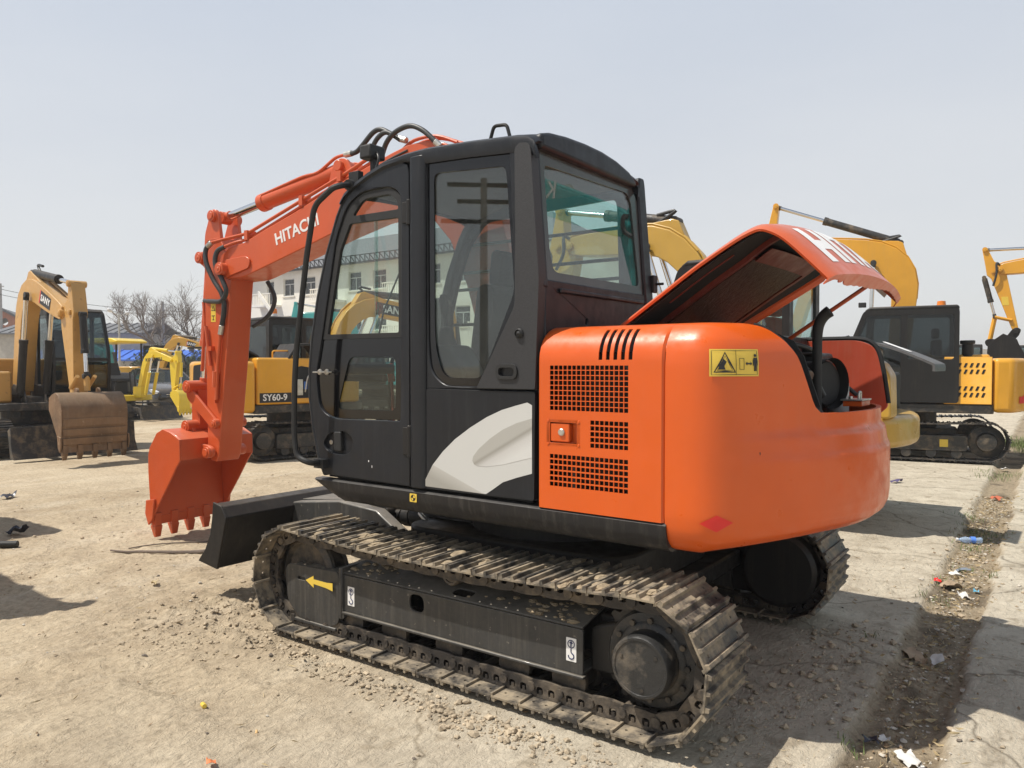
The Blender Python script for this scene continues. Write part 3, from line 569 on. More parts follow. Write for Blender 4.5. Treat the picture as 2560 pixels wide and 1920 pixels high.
# right wall with window, guard bars
rs = [(-.48, .92), (1.0, .92)] + [(x - .03, z - .01) for x, z in sil[1:15]] + [(-.42, 2.60), (-.50, 1.95)]
rh = roundpoly([(-.36, 1.62), (.98, 1.62), (1.0, 1.75), (.90, 2.10), (.80, 2.35), (.66, 2.50), (-.33, 2.53)], .05, 4)
b = MB(); b.plate([rs, rh], 'y', -.045, -.01); b.obj('right_wall', CABM, cab, bevel=.008)
b = MB(); b.prism(rh, 'y', -.032, -.028); b.obj('right_pane', M_glassc, cab, smooth=0)
for z, x1 in ((2.365, .80), (2.182, .88), (2.068, .92), (1.83, 1.0)):
    b = MB(); b.tube([(-.40, -.055, z), (x1, -.055, z)], .011, 8); b.obj('guard_bar', M_blk, cab)
# windscreen
rows = [[(x - .018, y, z) for y in (1.0, .75, .5, .25, 0.0)] for x, z in sil[2:11]]
b = MB(); b.grid(rows); b.obj('windscreen', M_glassc, cab, solid=.004, smooth=60)
b = MB(); b.box(1.06, 1.10, 0.0, 1.0, 1.60, 1.635); b.box(.93, 1.0, 0, 1.0, .90, 1.02); b.tube([(1.10, .55, 1.66), (1.085, .5, 1.9), (1.02, .42, 2.15)], .007, 6); b.obj('windscreen_bar', M_rub, cab, bevel=.004)
# interior
b = MB(); b.box(-.46, 1.0, 0, 1.02, .90, .96); b.obj('cab_floor', M_rub, cab)
b = MB(); b.prism(roundpoly([(.06, 1.34), (.55, 1.36), (.58, 1.42), (.54, 1.46), (.12, 1.46)], .03, 3), 'y', .20, .72); b.prism(roundpoly([(.10, 1.44), (.22, 1.44), (.14, 1.98), (.09, 2.0), (.02, 1.97)], .04, 4), 'y', .22, .70); b.prism(roundpoly([(.085, 2.0), (.15, 2.0), (.13, 2.18), (.10, 2.2), (.055, 2.18)], .03, 4), 'y', .33, .59); b.box(.10, .45, .3, .62, .96, 1.35)
b.obj('seat', M_seat, cab, bevel=.03, bs=3)
for y in (.86, .12):
    b = MB(); b.prism(roundpoly([(.05, 1.0), (.34, 1.0), (.36, 1.55), (.30, 1.66), (.12, 1.66), (.02, 1.5)], .04, 3), 'y', y - .09, y + .09); b.obj('console', M_grey, cab, bevel=.015)
    b = MB(); b.lathe([(.055, 0), (.05, .03), (.042, .05), (.044, .07), (.03, .10), (.012, .11), (.012, .16), (.022, .18), (.026, .25), (.018, .28), (0, .285)], (.22, y, 1.655), (.1, 0, 1), 16); b.obj('joystick', M_rub, cab)
b = MB(); b.tube([(1.0, .5, 1.60), (1.03, .5, 1.45), (1.02, .5, .98)], .013, 8, 4); b.tube([(1.0, .42, 1.60), (1.03, .42, 1.45), (1.02, .42, .98)], .013, 8, 4); b.obj('travel_lever', M_blk, cab)
b = MB(); b.cyl((.93, .58, 1.45), (.95, .58, 1.56), .022, n=12); b.cyl((.93, .58, 1.45), (.90, .58, 1.0), .01, n=8); b.obj('lock_lever', plain('red_grip', (.55, .07, .03), .5), cab, bevel=.004)
b = MB(); b.box(.86, 1.0, .62, .95, 1.50, 1.56); b.box(.55, .95, .98, 1.02, 1.46, 1.50); b.obj('dash_unit', M_rub, cab, bevel=.01)
b = MB(); b.prism(roundpoly([(.90, 1.7), (1.0, 1.7), (1.02, 1.95), (.95, 2.02), (.90, 1.95)], .03, 3), 'y', .02, .14); b.obj('monitor', M_grey, cab, bevel=.01)
# grab rail, work lamp
b = MB(); b.tube(fillet([(.745, 1.075, 2.555), (.70, 1.17, 2.53), (.73, 1.21, 2.515), (.875, 1.22, 2.435), (.945, 1.22, 2.158), (1.040, 1.22, 1.643), (1.058, 1.22, 1.45), (1.066, 1.22, 1.164), (1.047, 1.22, 1.03), (.96, 1.20, 1.0), (.985, 1.09, .985)], .05, 5), .0165, 10)
b.cyl((.745, 1.07, 2.555), (.735, 1.10, 2.55), .03, n=12); b.box(.94, 1.02, 1.07, 1.12, .96, 1.01); b.obj('grab_rail', M_rub, HX)
b = MB(); b.box(.655, .745, .89, 1.01, 2.71, 2.79); wl = b.obj('work_lamp', M_rub, HX, bevel=.012); b = MB(); b.box(.745, .750, .90, 1.0, 2.72, 2.78); b.obj('lamp_lens', M_glassd, wl)
b = MB(); b.box(.67, .70, .93, .97, 2.58, 2.71); b.box(.62, .80, .90, 1.0, 2.60, 2.612); b.tube([(.66, .96, 2.75), (.62, .98, 2.70), (.63, 1.0, 2.62)], .008, 6, 4); b.obj('lamp_bracket', M_blk, wl, bevel=.003)
b = MB(); b.box(.72, .80, 1.0, 1.04, 2.56, 2.64); b.obj('lamp_clip', M_blk, wl, bevel=.003)

# ---- engine side panel with punched grilles
def lin(a, c, n): return [a + (c - a) * i / n for i in range(n + 1)]
gx = [-.600 - .0237 * i for i in range(17)]; hx = .0200
xs = sorted(set([-.537, -.545, -.575, -.60 - .0237 * 17, -1.03, -1.10, -1.15, -1.158] + [round(v, 4) for g_ in gx for v in (g_, g_ - hx)] + [-.6005, -.745]), reverse=True)
slot = [(-.853 - .0365 * i, -.853 - .0365 * i - .019) for i in range(5)]
xs = sorted(set(xs + [round(v, 4) for s_ in slot for v in s_]), reverse=True)
g1 = [1.349 + .0228 * i for i in range(9)]; g2 = [1.190 + .0252 * i for i in range(5)]; g3 = [1.004 + .0252 * i for i in range(6)]; hz = .0190
zs = sorted(set([.899, .91, .96, 1.305, 1.19] + [round(v, 4) for g_ in g1 + g3 for v in (g_, g_ + hz)] + [round(v, 4) for g_ in g2 for v in (g_, g_ + hz)] + [1.20, 1.295, 1.566]))
prof = [(1.08, z, z) for z in zs] + [(1.08 - .15 * (1 - math.cos(a)), 1.575 + .148 * math.sin(a), 1.6 + a) for a in [R(q) for q in (0, 12, 24, 36, 48, 60, 72, 84)]] + [(.90, 1.7255, 4), (.80, 1.73, 4), (.72, 1.732, 4)]
def is_hole(x0, x1, i):
    y0, z0, _ = prof[i]; y1, z1, _ = prof[i + 1]; xm = (x0 + x1) / 2; zm = (z0 + z1) / 2
    inx = any(g_ - hx < xm < g_ for g_ in gx)
    if inx and any(g_ < zm < g_ + hz for g_ in g1 + g3) and zm < 1.56: return True
    if inx and xm < -.815 and any(g_ < zm < g_ + hz for g_ in g2) and zm < 1.32: return True
    if -.745 < xm < -.6005 and 1.20 < zm < 1.295: return True
    if i >= len(zs) and prof[i][2] < 1.6 + R(55) and any(b_ < xm < a_ for a_, b_ in slot): return True
    return False
b = MB(); b.grid([[(x, p[0] - (.010 if j in (0, len(xs) - 1) else 0), p[1]) for j, x in enumerate(xs)] for p in prof], lambda i, j: is_hole(xs[j], xs[j + 1], i))
ep = b.obj('engine_side_panel', M_or, HX, solid=-.006, smooth=40, label='orange side panel with punched square grilles')
b = MB(); b.box(-1.12, -.56, .93, .95, .92, 1.60); b.obj('radiator_screen', plain('radiator_core', (.02, .018, .016), .7, .3, .4, 90), ep)
b = MB(); b.box(-1.15, -.55, .60, .93, .92, .93); b.box(-1.15, -.545, .60, .93, 1.60, 1.61); b.obj('radiator_tray', M_blk, ep)
b = MB(); b.plate([roundpoly([(-.582, 1.187), (-.762, 1.187), (-.762, 1.308), (-.582, 1.308)], .008, 3), roundpoly([(-.5995, 1.201), (-.744, 1.201), (-.744, 1.294), (-.5995, 1.294)], .004, 2)], 'y', 1.0805, 1.086)
b.box(-.746, -.598, 1.048, 1.052, 1.199, 1.296)
for x in (-.59, -.754):
    for z in (1.195, 1.30): b.cyl((x, 1.085, z), (x, 1.089, z), .007, n=8)
b.obj('latch_frame', M_or, ep, bevel=.002)
b = MB(); b.prism(roundpoly([(-.602, 1.206), (-.702, 1.206), (-.702, 1.290), (-.602, 1.290)], .006, 3), 'y', 1.053, 1.083); la = b.obj('latch_paddle', M_or, ep, bevel=.006)
b = MB(); b.lathe([(.017, 0), (.017, .006), (.013, .010), (0, .010)], (-.662, 1.082, 1.25), (0, 1, 0), 18); b.obj('latch_button', M_zinc, ep)
# ---- counterweight: plan outline swept with a vertical profile
CY = .045
pl = [(-1.166 - .01 * i, 1.08) for i in range(17)] + [(-.41 - 1.39 * math.cos(a), CY + 1.39 * math.sin(a)) for a in lin(math.asin((1.08 - CY) / 1.39), -math.asin((1.06) / 1.39), 210)] + [(-1.31 + .01 * i, -1.015) for i in range(17)]
pa = np.array(pl); seg = np.r_[0, np.cumsum(np.hypot(*np.diff(pa, axis=0).T))]; SL = seg[-1]; su = np.linspace(0, SL, 420); pu = np.c_[np.interp(su, seg, pa[:, 0]), np.interp(su, seg, pa[:, 1])]
sg = .062 / (SL / 419); kx = np.arange(-60, 61); kern = np.exp(-.5 * (kx / sg) ** 2); kern /= kern.sum()
ext = np.vstack([pu[0] + (pu[0] - pu[1:61])[::-1], pu, pu[-1] + (pu[-1] - pu[-61:-1])[::-1]])
pu = np.c_[np.convolve(ext[:, 0], kern, 'valid'), np.convolve(ext[:, 1], kern, 'valid')]
seg = np.r_[0, np.cumsum(np.hypot(*np.diff(pu, axis=0).T))]; SL = seg[-1]
tn = np.gradient(pu, axis=0); tn /= np.linalg.norm(tn, axis=1)[:, None]; nm = np.c_[tn[:, 1], -tn[:, 0]]      # outward normal
if nm[200, 0] > 0: nm = -nm
def cw_plan(s): return tuple(np.interp(s, seg, pu[:, k]) for k in (0, 1)) + tuple(np.interp(s, seg, nm[:, k]) for k in (0, 1))
vp = [(.16, .768), (.10, .772), (.055, .790), (.022, .825), (.006, .870), (.0, .93), (0, 1.0), (0, 1.08), (0, 1.15), (.003, 1.17), (.012, 1.185), (.020, 1.235), (.022, 1.252), (.036, 1.266), (.043, 1.276), (.043, 1.34), (.043, 1.42), (.043, 1.5), (.044, 1.56), (.050, 1.61), (.066, 1.655), (.098, 1.695), (.125, 1.716), (.15, 1.725), (.175, 1.729)]
va = np.array(vp); vt = np.r_[0, np.cumsum(np.hypot(*np.diff(va, axis=0).T))]; VT = vt[-1]
def belt(s): x, y, _, _ = cw_plan(s); f = min(1, max(0, (-1.38 - x) / .26)); return f * f * (3 - 2 * f)
def cwP(s, t, off=0):
    x, y, nx, ny = cw_plan(s); o = np.interp(t, vt, va[:, 0]); z = np.interp(t, vt, va[:, 1])
    b_ = .043 * (1 - belt(s)); inner = min(o, .043) if z > 1.16 else 0
    if z > 1.16: o = o - min(o, .043) * (1 - belt(s))
    o = o - off
    rise = .05 * min(1, max(0, (-1.3 - x) / .4)) * max(0, (1.0 - z) / .24)
    return (x - nx * o, y - ny * o, z + rise)
cutT = [(9, VT), (.90, VT), (.87, np.interp(1.722, va[:, 1], vt)), (.825, np.interp(1.705, va[:, 1], vt)), (.782, np.interp(1.668, va[:, 1], vt)), (.715, np.interp(1.585, va[:, 1], vt)), (.628, np.interp(1.378, va[:, 1], vt)), (.59, np.interp(1.348, va[:, 1], vt)), (.50, np.interp(1.345, va[:, 1], vt)), (-9, np.interp(1.345, va[:, 1], vt))]
cy_ = np.array([c[0] for c in cutT])[::-1]; ct_ = np.array([c[1] for c in cutT])[::-1]
def tmax(s): return float(np.interp(cw_plan(s)[1], cy_, ct_))
ss = lin(0, SL, 150); nv = 64; rows = []
for s in ss:
    tm = tmax(s); tt = [tm * (k / nv) for k in range(nv + 1)]; rows.append([cwP(s, t_) for t_ in tt])
b = MB(); b.grid(rows); cw = b.obj('counterweight', M_or, HX, solid=.022, smooth=60, label='rounded orange counterweight')
tpo = [cwP(s, VT)[:2] for s in lin(0, SL * .5, 60) if cw_plan(s)[1] > .90]; b = MB(); b.prism(tpo + [(tpo[-1][0], .74), (-1.166, .74)], 'z', 1.715, 1.7275); b.obj('counterweight_top', M_or, cw, smooth=0)
b = MB(); b.grid([[cwP(s, 0), (cwP(s, 0)[0] * .72, cwP(s, 0)[1] * .72, .80)] for s in ss]); b.obj('counterweight_base', M_orin, cw)
# rubber seal along the cut edge
sc = [s for s in lin(0, SL, 600) if .2 < cw_plan(s)[1] < .86]
b = MB(); b.tube([cwP(s, tmax(s), -.020) for s in sc if cw_plan(s)[1] > .58], .013, 6); b.obj('edge_seal', M_sealshade, cw)
def cw_at(x_or_y, z, by='y'):
    s = min(lin(0, SL, 2000), key=lambda q: abs(cw_plan(q)[1 if by == 'y' else 0] - x_or_y) + (0 if q < SL * .5 else 9)); return s
def cw_poly(name, loops, s0, t0, off, mat, parent, th=.0006, sub=1):
    """flat print laid on the curved surface; loops in metres right/up from (s0,t0)"""
    b = MB(); b.plate([[(p[0], p[1]) for p in l] for l in loops], 'z', 0, th); bmx = bmesh.new(); me = b.mesh(name, mat, 0); bmx.from_mesh(me)
    for _ in range(sub): bmesh.ops.subdivide_edges(bmx, edges=[e for e in bmx.edges if e.calc_length() > .02], cuts=1)
    for v in bmx.verts: v.co = Vector(cwP(s0 + v.co.x, t0 + v.co.y, off + v.co.z))
    bmx.to_mesh(me); bmx.free(); return mkobj(name, me, parent)
s_d = cw_at(-1.430, 0, 'x'); t_d = float(np.interp(1.562, va[:, 1], vt))
W2, H2 = .110, .055
def cw_rect(name, x0, x1, y0, y1, s0, t0, off, mat, nx=16, ny=6):
    b = MB(); b.grid([[cwP(s0 + x, t0 + y, off) for x in lin(x0, x1, nx)] for y in lin(y0, y1, ny)]); return b.obj(name, mat, cw, recalc=False)
def cw_ribbon(name, pts, w, s0, t0, off, mat):
    P = [Vector(p) for p in pts] + [Vector(pts[0])]; dn = []
    for a_, c_ in zip(P[:-1], P[1:]): dn += [a_.lerp(c_, k / 10) for k in range(10)]
    n = len(dn); cen = sum(dn, Vector((0, 0))) / n; rows = []
    for i in range(n + 1):
        d = dn[i % n] - cen; d = d * (1 - w / max(d.length, 1e-6)) + cen; rows.append([cwP(s0 + dn[i % n].x, t0 + dn[i % n].y, off), cwP(s0 + d.x, t0 + d.y, off)])
    b = MB(); b.grid(rows); return b.obj(name, mat, cw, recalc=False)
sg_ = cw_rect('warning_sticker', -W2, W2, -H2, H2, s_d, t_d, .004, M_yel); sg_['label'] = 'yellow pinch warning sticker with standing figure'
cw_ribbon('sticker_border', [(-W2 + .007, -H2 + .006), (W2 - .007, -H2 + .006), (W2 - .007, H2 - .006), (-W2 + .007, H2 - .006)], .0022, s_d, t_d, .0052, M_prt)
tri = lambda k, cx=-.055, cy=-.006: roundpoly([(cx - .052 * k, cy - .034 * k), (cx + .052 * k, cy - .034 * k), (cx, cy + .052 * k)], .006 * k, 3)
cw_ribbon('sticker_triangle', [(-.094, -.040), (.0, -.040), (-.047, .044)], .0075, s_d, t_d, .0052, M_prt); cw_ribbon('sticker_triangle', [(-.080, -.032), (-.014, -.032), (-.047, .028)], .002, s_d, t_d, .0052, M_prt)
cw_poly('sticker_figure', [[(-.07, -.028), (-.04, -.028), (-.045, -.014), (-.035, .004), (-.05, .016), (-.056, -.004), (-.064, -.006)]], s_d - .006, t_d, .0056, M_prt, cw)
cw_poly('sticker_rule', [[(.006, -.05), (.0075, -.05), (.0075, .05), (.006, .05)]], s_d - .006, t_d, .0056, M_prt, cw)
cw_poly('sticker_block', [[(.022, -.028), (.044, -.028), (.044, .018), (.022, .018)], [(.0235, -.0265), (.0425, -.0265), (.0425, .0165), (.0235, .0165)]], s_d - .006, t_d, .0056, M_prt, cw)
cw_poly('sticker_arrow', [[(.050, -.004), (.058, .004), (.058, -.001), (.074, -.001), (.074, .004), (.082, -.004), (.074, -.012), (.074, -.007), (.058, -.007), (.058, -.012)]], s_d - .006, t_d, .0056, M_prt, cw)
cw_poly('sticker_person', [[(.086, .008), (.090, .020), (.106, .020), (.110, .008), (.110, -.012), (.107, -.012), (.105, .004), (.104, -.034), (.099, -.034), (.098, -.010), (.097, -.034), (.092, -.034), (.091, .004), (.089, -.012), (.086, -.012)]], s_d - .006, t_d, .0056, M_prt, cw)
cw_poly('sticker_head', [ell(.098, .029, .0062, .0065, 12)], s_d - .006, t_d, .0056, M_prt, cw)
s_r = cw_at(-1.374, 0, 'x'); t_r = float(np.interp(.913, va[:, 1], vt))
b = MB(); b.grid([[cwP(s_r + x, t_r + y * (1 - abs(x) / .0685), .003) for y in lin(-.037, .035, 8)] for x in lin(-.068, .068, 20)]); o = b.obj('diamond_sticker', M_red, cw, recalc=False); o['label'] = 'red diamond sticker'
# ---- engine bay
b = MB(); b.box(-1.17, -1.155, -.95, .72, .95, 1.72); b.box(-1.5, -1.17, -.9, .9, 1.18, 1.20); b.prism([(-1.60, 1.30), (-1.48, 1.60), (-1.2, 1.70), (-1.2, 1.2), (-1.6, 1.2)], 'y', .46, .475); b.obj('engine_bay', M_blk, HX, bevel=.004)
b = MB(); b.prism([(-1.64, 1.33), (-1.62, 1.36), (-1.545, 1.59), (-1.50, 1.66), (-1.42, 1.70), (-1.2, 1.70), (-1.2, 1.2), (-1.64, 1.2)], 'y', .46, .47); b.obj('baffle_plate', M_sealshade, HX)
b = MB(); b.cyl((-1.2, -.20, 1.45), (-1.50, -.10, 1.46), .115, n=28); b.cyl((-1.48, -.11, 1.46), (-1.53, -.09, 1.46), .125, .13, n=28, cap=False); b.obj('air_cleaner', M_rub, HX, bevel=.008)
b = MB(); b.box(-1.36, -1.2, .0, .4, 1.2, 1.5); b.obj('battery_box', M_blk, HX, bevel=.02)
b = MB(); b.box(-1.40, -1.18, -.62, -.28, 1.2, 1.62); b.cyl((-1.3, -.45, 1.61), (-1.3, -.45, 1.66), .03); b.obj('engine_block', M_blk, HX, bevel=.02)
for pts_, r_ in (([(-1.2, .25, 1.55), (-1.35, .22, 1.60), (-1.46, .12, 1.52), (-1.5, 0, 1.40)], .022), ([(-1.2, .1, 1.62), (-1.32, -.02, 1.66), (-1.40, -.2, 1.63), (-1.36, -.4, 1.58)], .013), ([(-1.18, -.7, 1.55), (-1.35, -.72, 1.5), (-1.5, -.74, 1.38)], .012), ([(-1.2, .38, 1.45), (-1.4, .38, 1.46), (-1.52, .3, 1.38)], .010)):
    b = MB(); b.tube(pts_, r_, 8, 6); b.obj('engine_hose', M_hose, HX, smooth=60)
for x_, y_, z_ in ((-1.46, .12, 1.52), (-1.36, -.4, 1.58)): b = MB(); b.cyl((x_, y_ - .01, z_ - .01), (x_ - .012, y_ + .01, z_ - .02), .026, n=14); b.obj('hose_clamp', M_zinc, HX)
b = MB(); b.cyl((-1.47, -.44, 1.22), (-1.47, -.44, 1.46), .055, n=18); b.cyl((-1.47, -.44, 1.46), (-1.47, -.44, 1.49), .03, n=12); b.obj('fuel_filter', plain('filter_white', (.45, .45, .43), .5), HX, bevel=.006)
rp = roundpoly([(-.60, 1.70), (-1.46, 1.705), (-1.56, 1.66), (-1.60, 1.50), (-1.63, 1.31), (-1.3, 1.0), (-.6, 1.0)], [.02, .05, .08, .1, .02, .02, .02], 5)
b = MB(); b.prism(rp, 'y', -.935, -.915); b.obj('right_cover', M_orin, HX, bevel=.004)
b = MB(); b.tube([(x, -.925, z) for x, z in [(-1.0, 1.71), (-1.3, 1.712), (-1.45, 1.71), (-1.53, 1.69), (-1.575, 1.63), (-1.605, 1.5), (-1.63, 1.33)]], .014, 8, 5); b.obj('cover_seal', M_sealshade, HX)
b = MB(); b.tube([(-1.505, .1, 1.30), (-1.503, .1, 1.60), (-1.503, .1, 1.70), (-1.512, .1, 1.755), (-1.534, .1, 1.792), (-1.560, .1, 1.812)], [.021, .029], 18, 5); ex = b.obj('exhaust_pipe', M_rub, HX, smooth=60)
b = MB(); b.box(-1.66, -1.57, -.30, -.12, 1.345, 1.372); b.obj('latch_block', M_or, HX, bevel=.003)
b = MB(); b.box(-1.665, -1.56, -.31, -.11, 1.373, 1.381); b.tube(fillet([(-1.63, -.23, 1.38), (-1.63, -.23, 1.415), (-1.63, -.19, 1.415), (-1.63, -.19, 1.38)], .01, 3), .007, 6); b.cyl((-1.60, -.15, 1.38), (-1.60, -.15, 1.395), .012, n=6); b.obj('hood_striker', M_zinc, HX, bevel=.002)
b = MB(); b.box(-1.14, -.56, -.92, .74, 1.55, 1.56); b.obj('engine_shroud', M_blk, HX)
# ---- raised hood
hp = smooth_path([(-.74, 0, 1.735), (-.95, 0, 1.875), (-1.139, 0, 2.001), (-1.30, 0, 2.095), (-1.385, 0, 2.135), (-1.44, 0, 2.147), (-1.497, 0, 2.128), (-1.557, 0, 2.088), (-1.645, 0, 2.003), (-1.73, 0, 1.915)], 5)
hq = np.array([(p.x, p.z) for p in hp]); hs = np.r_[0, np.cumsum(np.hypot(*np.diff(hq, axis=0).T))]; HL = hs[-1]
HY0, HY1 = .75, -.68
def hoodP(s, y, off=0.0):
    x, z = np.interp(s, hs, hq[:, 0]), np.interp(s, hs, hq[:, 1]); d = 1e-3
    tx, tz = np.interp(s + d, hs, hq[:, 0]) - np.interp(s - d, hs, hq[:, 0]), np.interp(s + d, hs, hq[:, 1]) - np.interp(s - d, hs, hq[:, 1]); l = math.hypot(tx, tz); nx, nz = tz / l, -tx / l
    if nz < 0 and s < HL * .6: nx, nz = -nx, -nz
    u = (y - (HY0 + HY1) / 2) / ((HY0 - HY1) / 2); f = min(1, max(0, (s - .55) / .35)); f = f * f * (3 - 2 * f)
    bul = (1 - min(1, abs(u)) ** 2.2) * (.018 + .045 * f)
    if abs(u) > .93: bul -= (abs(u) - .93) ** 2 * 4
    # the lower rear edge hangs further back in the middle
    return (x + nx * (bul + off), y, z + nz * (bul + off))
sh_ = lin(0, HL, 56); yh = [HY0, .745, .735, .71] + lin(.66, -.60, 26) + [-.64, -.665, -.675, HY1]
b = MB(); b.grid([[hoodP(s, y, 0) for y in yh] for s in sh_]); hood = b.obj('engine_hood', M_orb, HX, solid=.012, smooth=60, label='engine hood propped wide open, white lettering on its rear')
M_liner = plain('hood_liner', (.011, .011, .011), .85, 0, .3, 30, .004)
b = MB(); b.grid([[hoodP(s, y, -.030) for y in lin(.715, -.645, 26)] for s in lin(.03, HL - .10, 44)]); b.obj('hood_liner', M_liner, hood, solid=.006, smooth=60)
m_foil, t, bb = nodes('crumpled_foil'); co = coords(t, (1, 2.2, 1)); n1 = noise(t, co, 22, 6, .62, 1.4)
L(t, ramp(t, n1, [(.3, (.035, .025, .02)), (.6, (.085, .06, .046)), (.8, (.22, .17, .135))]), bb.inputs['Base Color']); bb.inputs['Roughness'].default_value = .42; bb.inputs['Metallic'].default_value = .55; bump(t, bb, n1, .03, .9)
b = MB(); b.grid([[hoodP(s, y, -.052) for y in lin(.40, -.36, 14)] for s in lin(.08, .63, 20)]); b.obj('hood_insulation', m_foil, hood, solid=.004, smooth=60)
b = MB(); b.grid([[hoodP(s, y, -.044) for y in lin(.50, -.45, 14)] for s in lin(.83, 1.02, 8)]); b.obj('hood_insulation', m_foil, hood, solid=.004, smooth=60)
b = MB()
for y0, y1, s0, s1 in ((.455, .42, .02, 1.05), (-.385, -.42, .02, 1.05)):
    b.grid([[hoodP(s, y, -.058) for y in (y0, y1)] for s in lin(s0, s1, 24)]); b.grid([[hoodP(s, y0, o_) for o_ in (-.058, -.03)] for s in lin(s0, s1, 24)]); b.grid([[hoodP(s, y1, o_) for o_ in (-.058, -.03)] for s in lin(s0, s1, 24)])
for s0, s1 in ((.645, .74),):
    b.grid([[hoodP(s, y, -.07) for y in lin(.41, -.37, 10)] for s in lin(s0, s1, 4)]); b.grid([[hoodP(s0, y, o_) for y in lin(.41, -.37, 10)] for o_ in (-.07, -.03)])
b.obj('hood_rib', M_rib, hood, solid=.004)
b = MB(); b.grid([[hoodP(s, y, -.036) for y in (.615, .600)] for s in lin(.25, .62, 12)]); b.obj('liner_seam', M_rib, hood, solid=.004)
# ragged lower rear lip, folded under
lip = [hoodP(HL, y, 0) for y in lin(HY0, HY1, 60)]
def lipd(i):
    v = i / 60; d_ = .075 if .16 < v < .46 else (.075 - .035 * min(1, (v - .46) / .25) if v >= .46 else .035 + .04 * max(0, (v - .13) / .03))
    return d_ + (.022 if .09 < v < .13 else 0) + .003 * math.sin(i * 1.7)
b = MB(); b.grid([lip, [(p[0] + .012, p[1], p[2] - .012) for p in lip], [(p[0] + lipd(i) * .55, p[1], p[2] - lipd(i) * .62) for i, p in enumerate(lip)]]); b.obj('hood_lip', M_orb, hood, solid=.005)
cu = bpy.data.curves.new('t', 'FONT'); cu.body = 'HITACHI'; cu.size = .28; cu.offset = .017; cu.align_x = 'LEFT'; cu.align_y = 'CENTER'; cu.resolution_u = 4; cu.space_character = 1.10
tob = bpy.data.objects.new('t', cu); COL.objects.link(tob); bpy.context.view_layer.update(); me = bpy.data.meshes.new_from_object(tob.evaluated_get(bpy.context.evaluated_depsgraph_get())); bpy.data.objects.remove(tob)
bmx = bmesh.new(); bmx.from_mesh(me)
for _ in range(4): bmesh.ops.subdivide_edges(bmx, edges=[e for e in bmx.edges if e.calc_length() > .03], cuts=1); bmesh.ops.triangulate(bmx, faces=bmx.faces)
for v in bmx.verts: v.co = Vector(hoodP(1.022 - v.co.y * 1.0, .61 - v.co.x * 1.12, .0018))
bmx.to_mesh(me); bmx.free(); me.materials.clear(); me.materials.append(M_white); mkobj('lettering', me, hood)
b = MB(); b.tube([(-1.625, .40, 1.975), (-1.60, .40, 1.94), (-1.24, .38, 1.735), (-1.15, .38, 1.69)], .018, 8, 0); b.obj('hood_strut', M_orb, HX)
b = MB(); b.tube([(-1.63, -.45, 1.99), (-1.2, -.45, 1.70)], .012, 8); b.obj('hood_strut', M_orb, HX)
# right-hand body behind the boom
b = MB(); b.prism(roundpoly([(-1.12, -.45), (-1.12, -.985), (-.2, -.985), (-.2, -.45)], .06, 4), 'z', .90, 1.68); b.prism(roundpoly([(-.18, -.48), (-.18, -.985), (.78, -.985), (.80, -.9), (.80, -.48)], .08, 4), 'z', .90, 1.42); b.obj('right_body', M_or, HX, bevel=.03, bs=3)

# ---- boom, stick and bucket (own swing angle)
BF = FR(.5, -.25, 0, 4.5)
bt = [(3.0, 2.50), (2.90, 2.56), (2.70, 2.59), (2.40, 2.685), (2.064, 2.785), (1.75, 2.893), (1.507, 2.975), (1.25, 3.05), (1.05, 3.105), (.90, 3.14), (.74, 3.145), (.58, 3.11), (.40, 3.0), (.22, 2.80), (.10, 2.55), (0, 2.2), (-.07, 1.8), (-.11, 1.3), (-.10, 1.08), (-.04, 1.0), (.05, .99), (.12, 1.05), (.15, 1.2), (.26, 1.7), (.38, 2.1), (.52, 2.42), (.66, 2.57), (.85, 2.655), (1.05, 2.68), (1.3, 2.655), (1.664, 2.572), (2.1, 2.455), (2.45, 2.365), (2.655, 2.313), (2.72, 2.30), (2.93, 2.295), (3.01, 2.33), (3.03, 2.41)]
b = MB(); b.prism(bt, 'y', -.145, .145); boom = b.obj('boom', M_orb, HX, bevel=.007, frame=BF, label='orange boom with white lettering')
b = MB(); b.prism(roundpoly([(2.60, 2.44), (2.66, 2.475), (2.94, 2.46), (3.0, 2.42), (3.0, 2.33), (2.93, 2.30), (2.86, 2.32), (2.62, 2.37)], .03, 4), 'y', .145, .162); b.obj('boom_nose', M_orb, boom, bevel=.004)
b = MB(); b.prism(roundpoly([(2.60, 2.44), (2.94, 2.46), (3.0, 2.42), (3.0, 2.33), (2.93, 2.30), (2.62, 2.37)], .03, 4), 'y', -.162, -.145); b.obj('boom_nose', M_orb, boom, bevel=.004)
b = MB(); pin(b, 2.935, 2.38, .17, .055, .05); b.obj('boom_pin', M_orb, boom, bevel=.003)
for s in (-1, 1):
    b = MB(); b.prism(roundpoly([(1.78, 2.90), (1.72, 3.10), (1.64, 3.165), (1.56, 3.15), (1.47, 3.0)], .03, 4), 'y', s * .055, s * .085); b.cyl((1.63, s * .05, 3.10), (1.63, s * .12, 3.10), .042, n=16); b.obj('cylinder_bracket', M_orb, boom, bevel=.004)
text('lettering', 'HITACHI', .135, basis((2.055, .1465, 2.637), (-1, 0, .247), (.247 * .3, 0, 1)), M_white, boom, bold=.003, xs=.98, spacing=1.0)
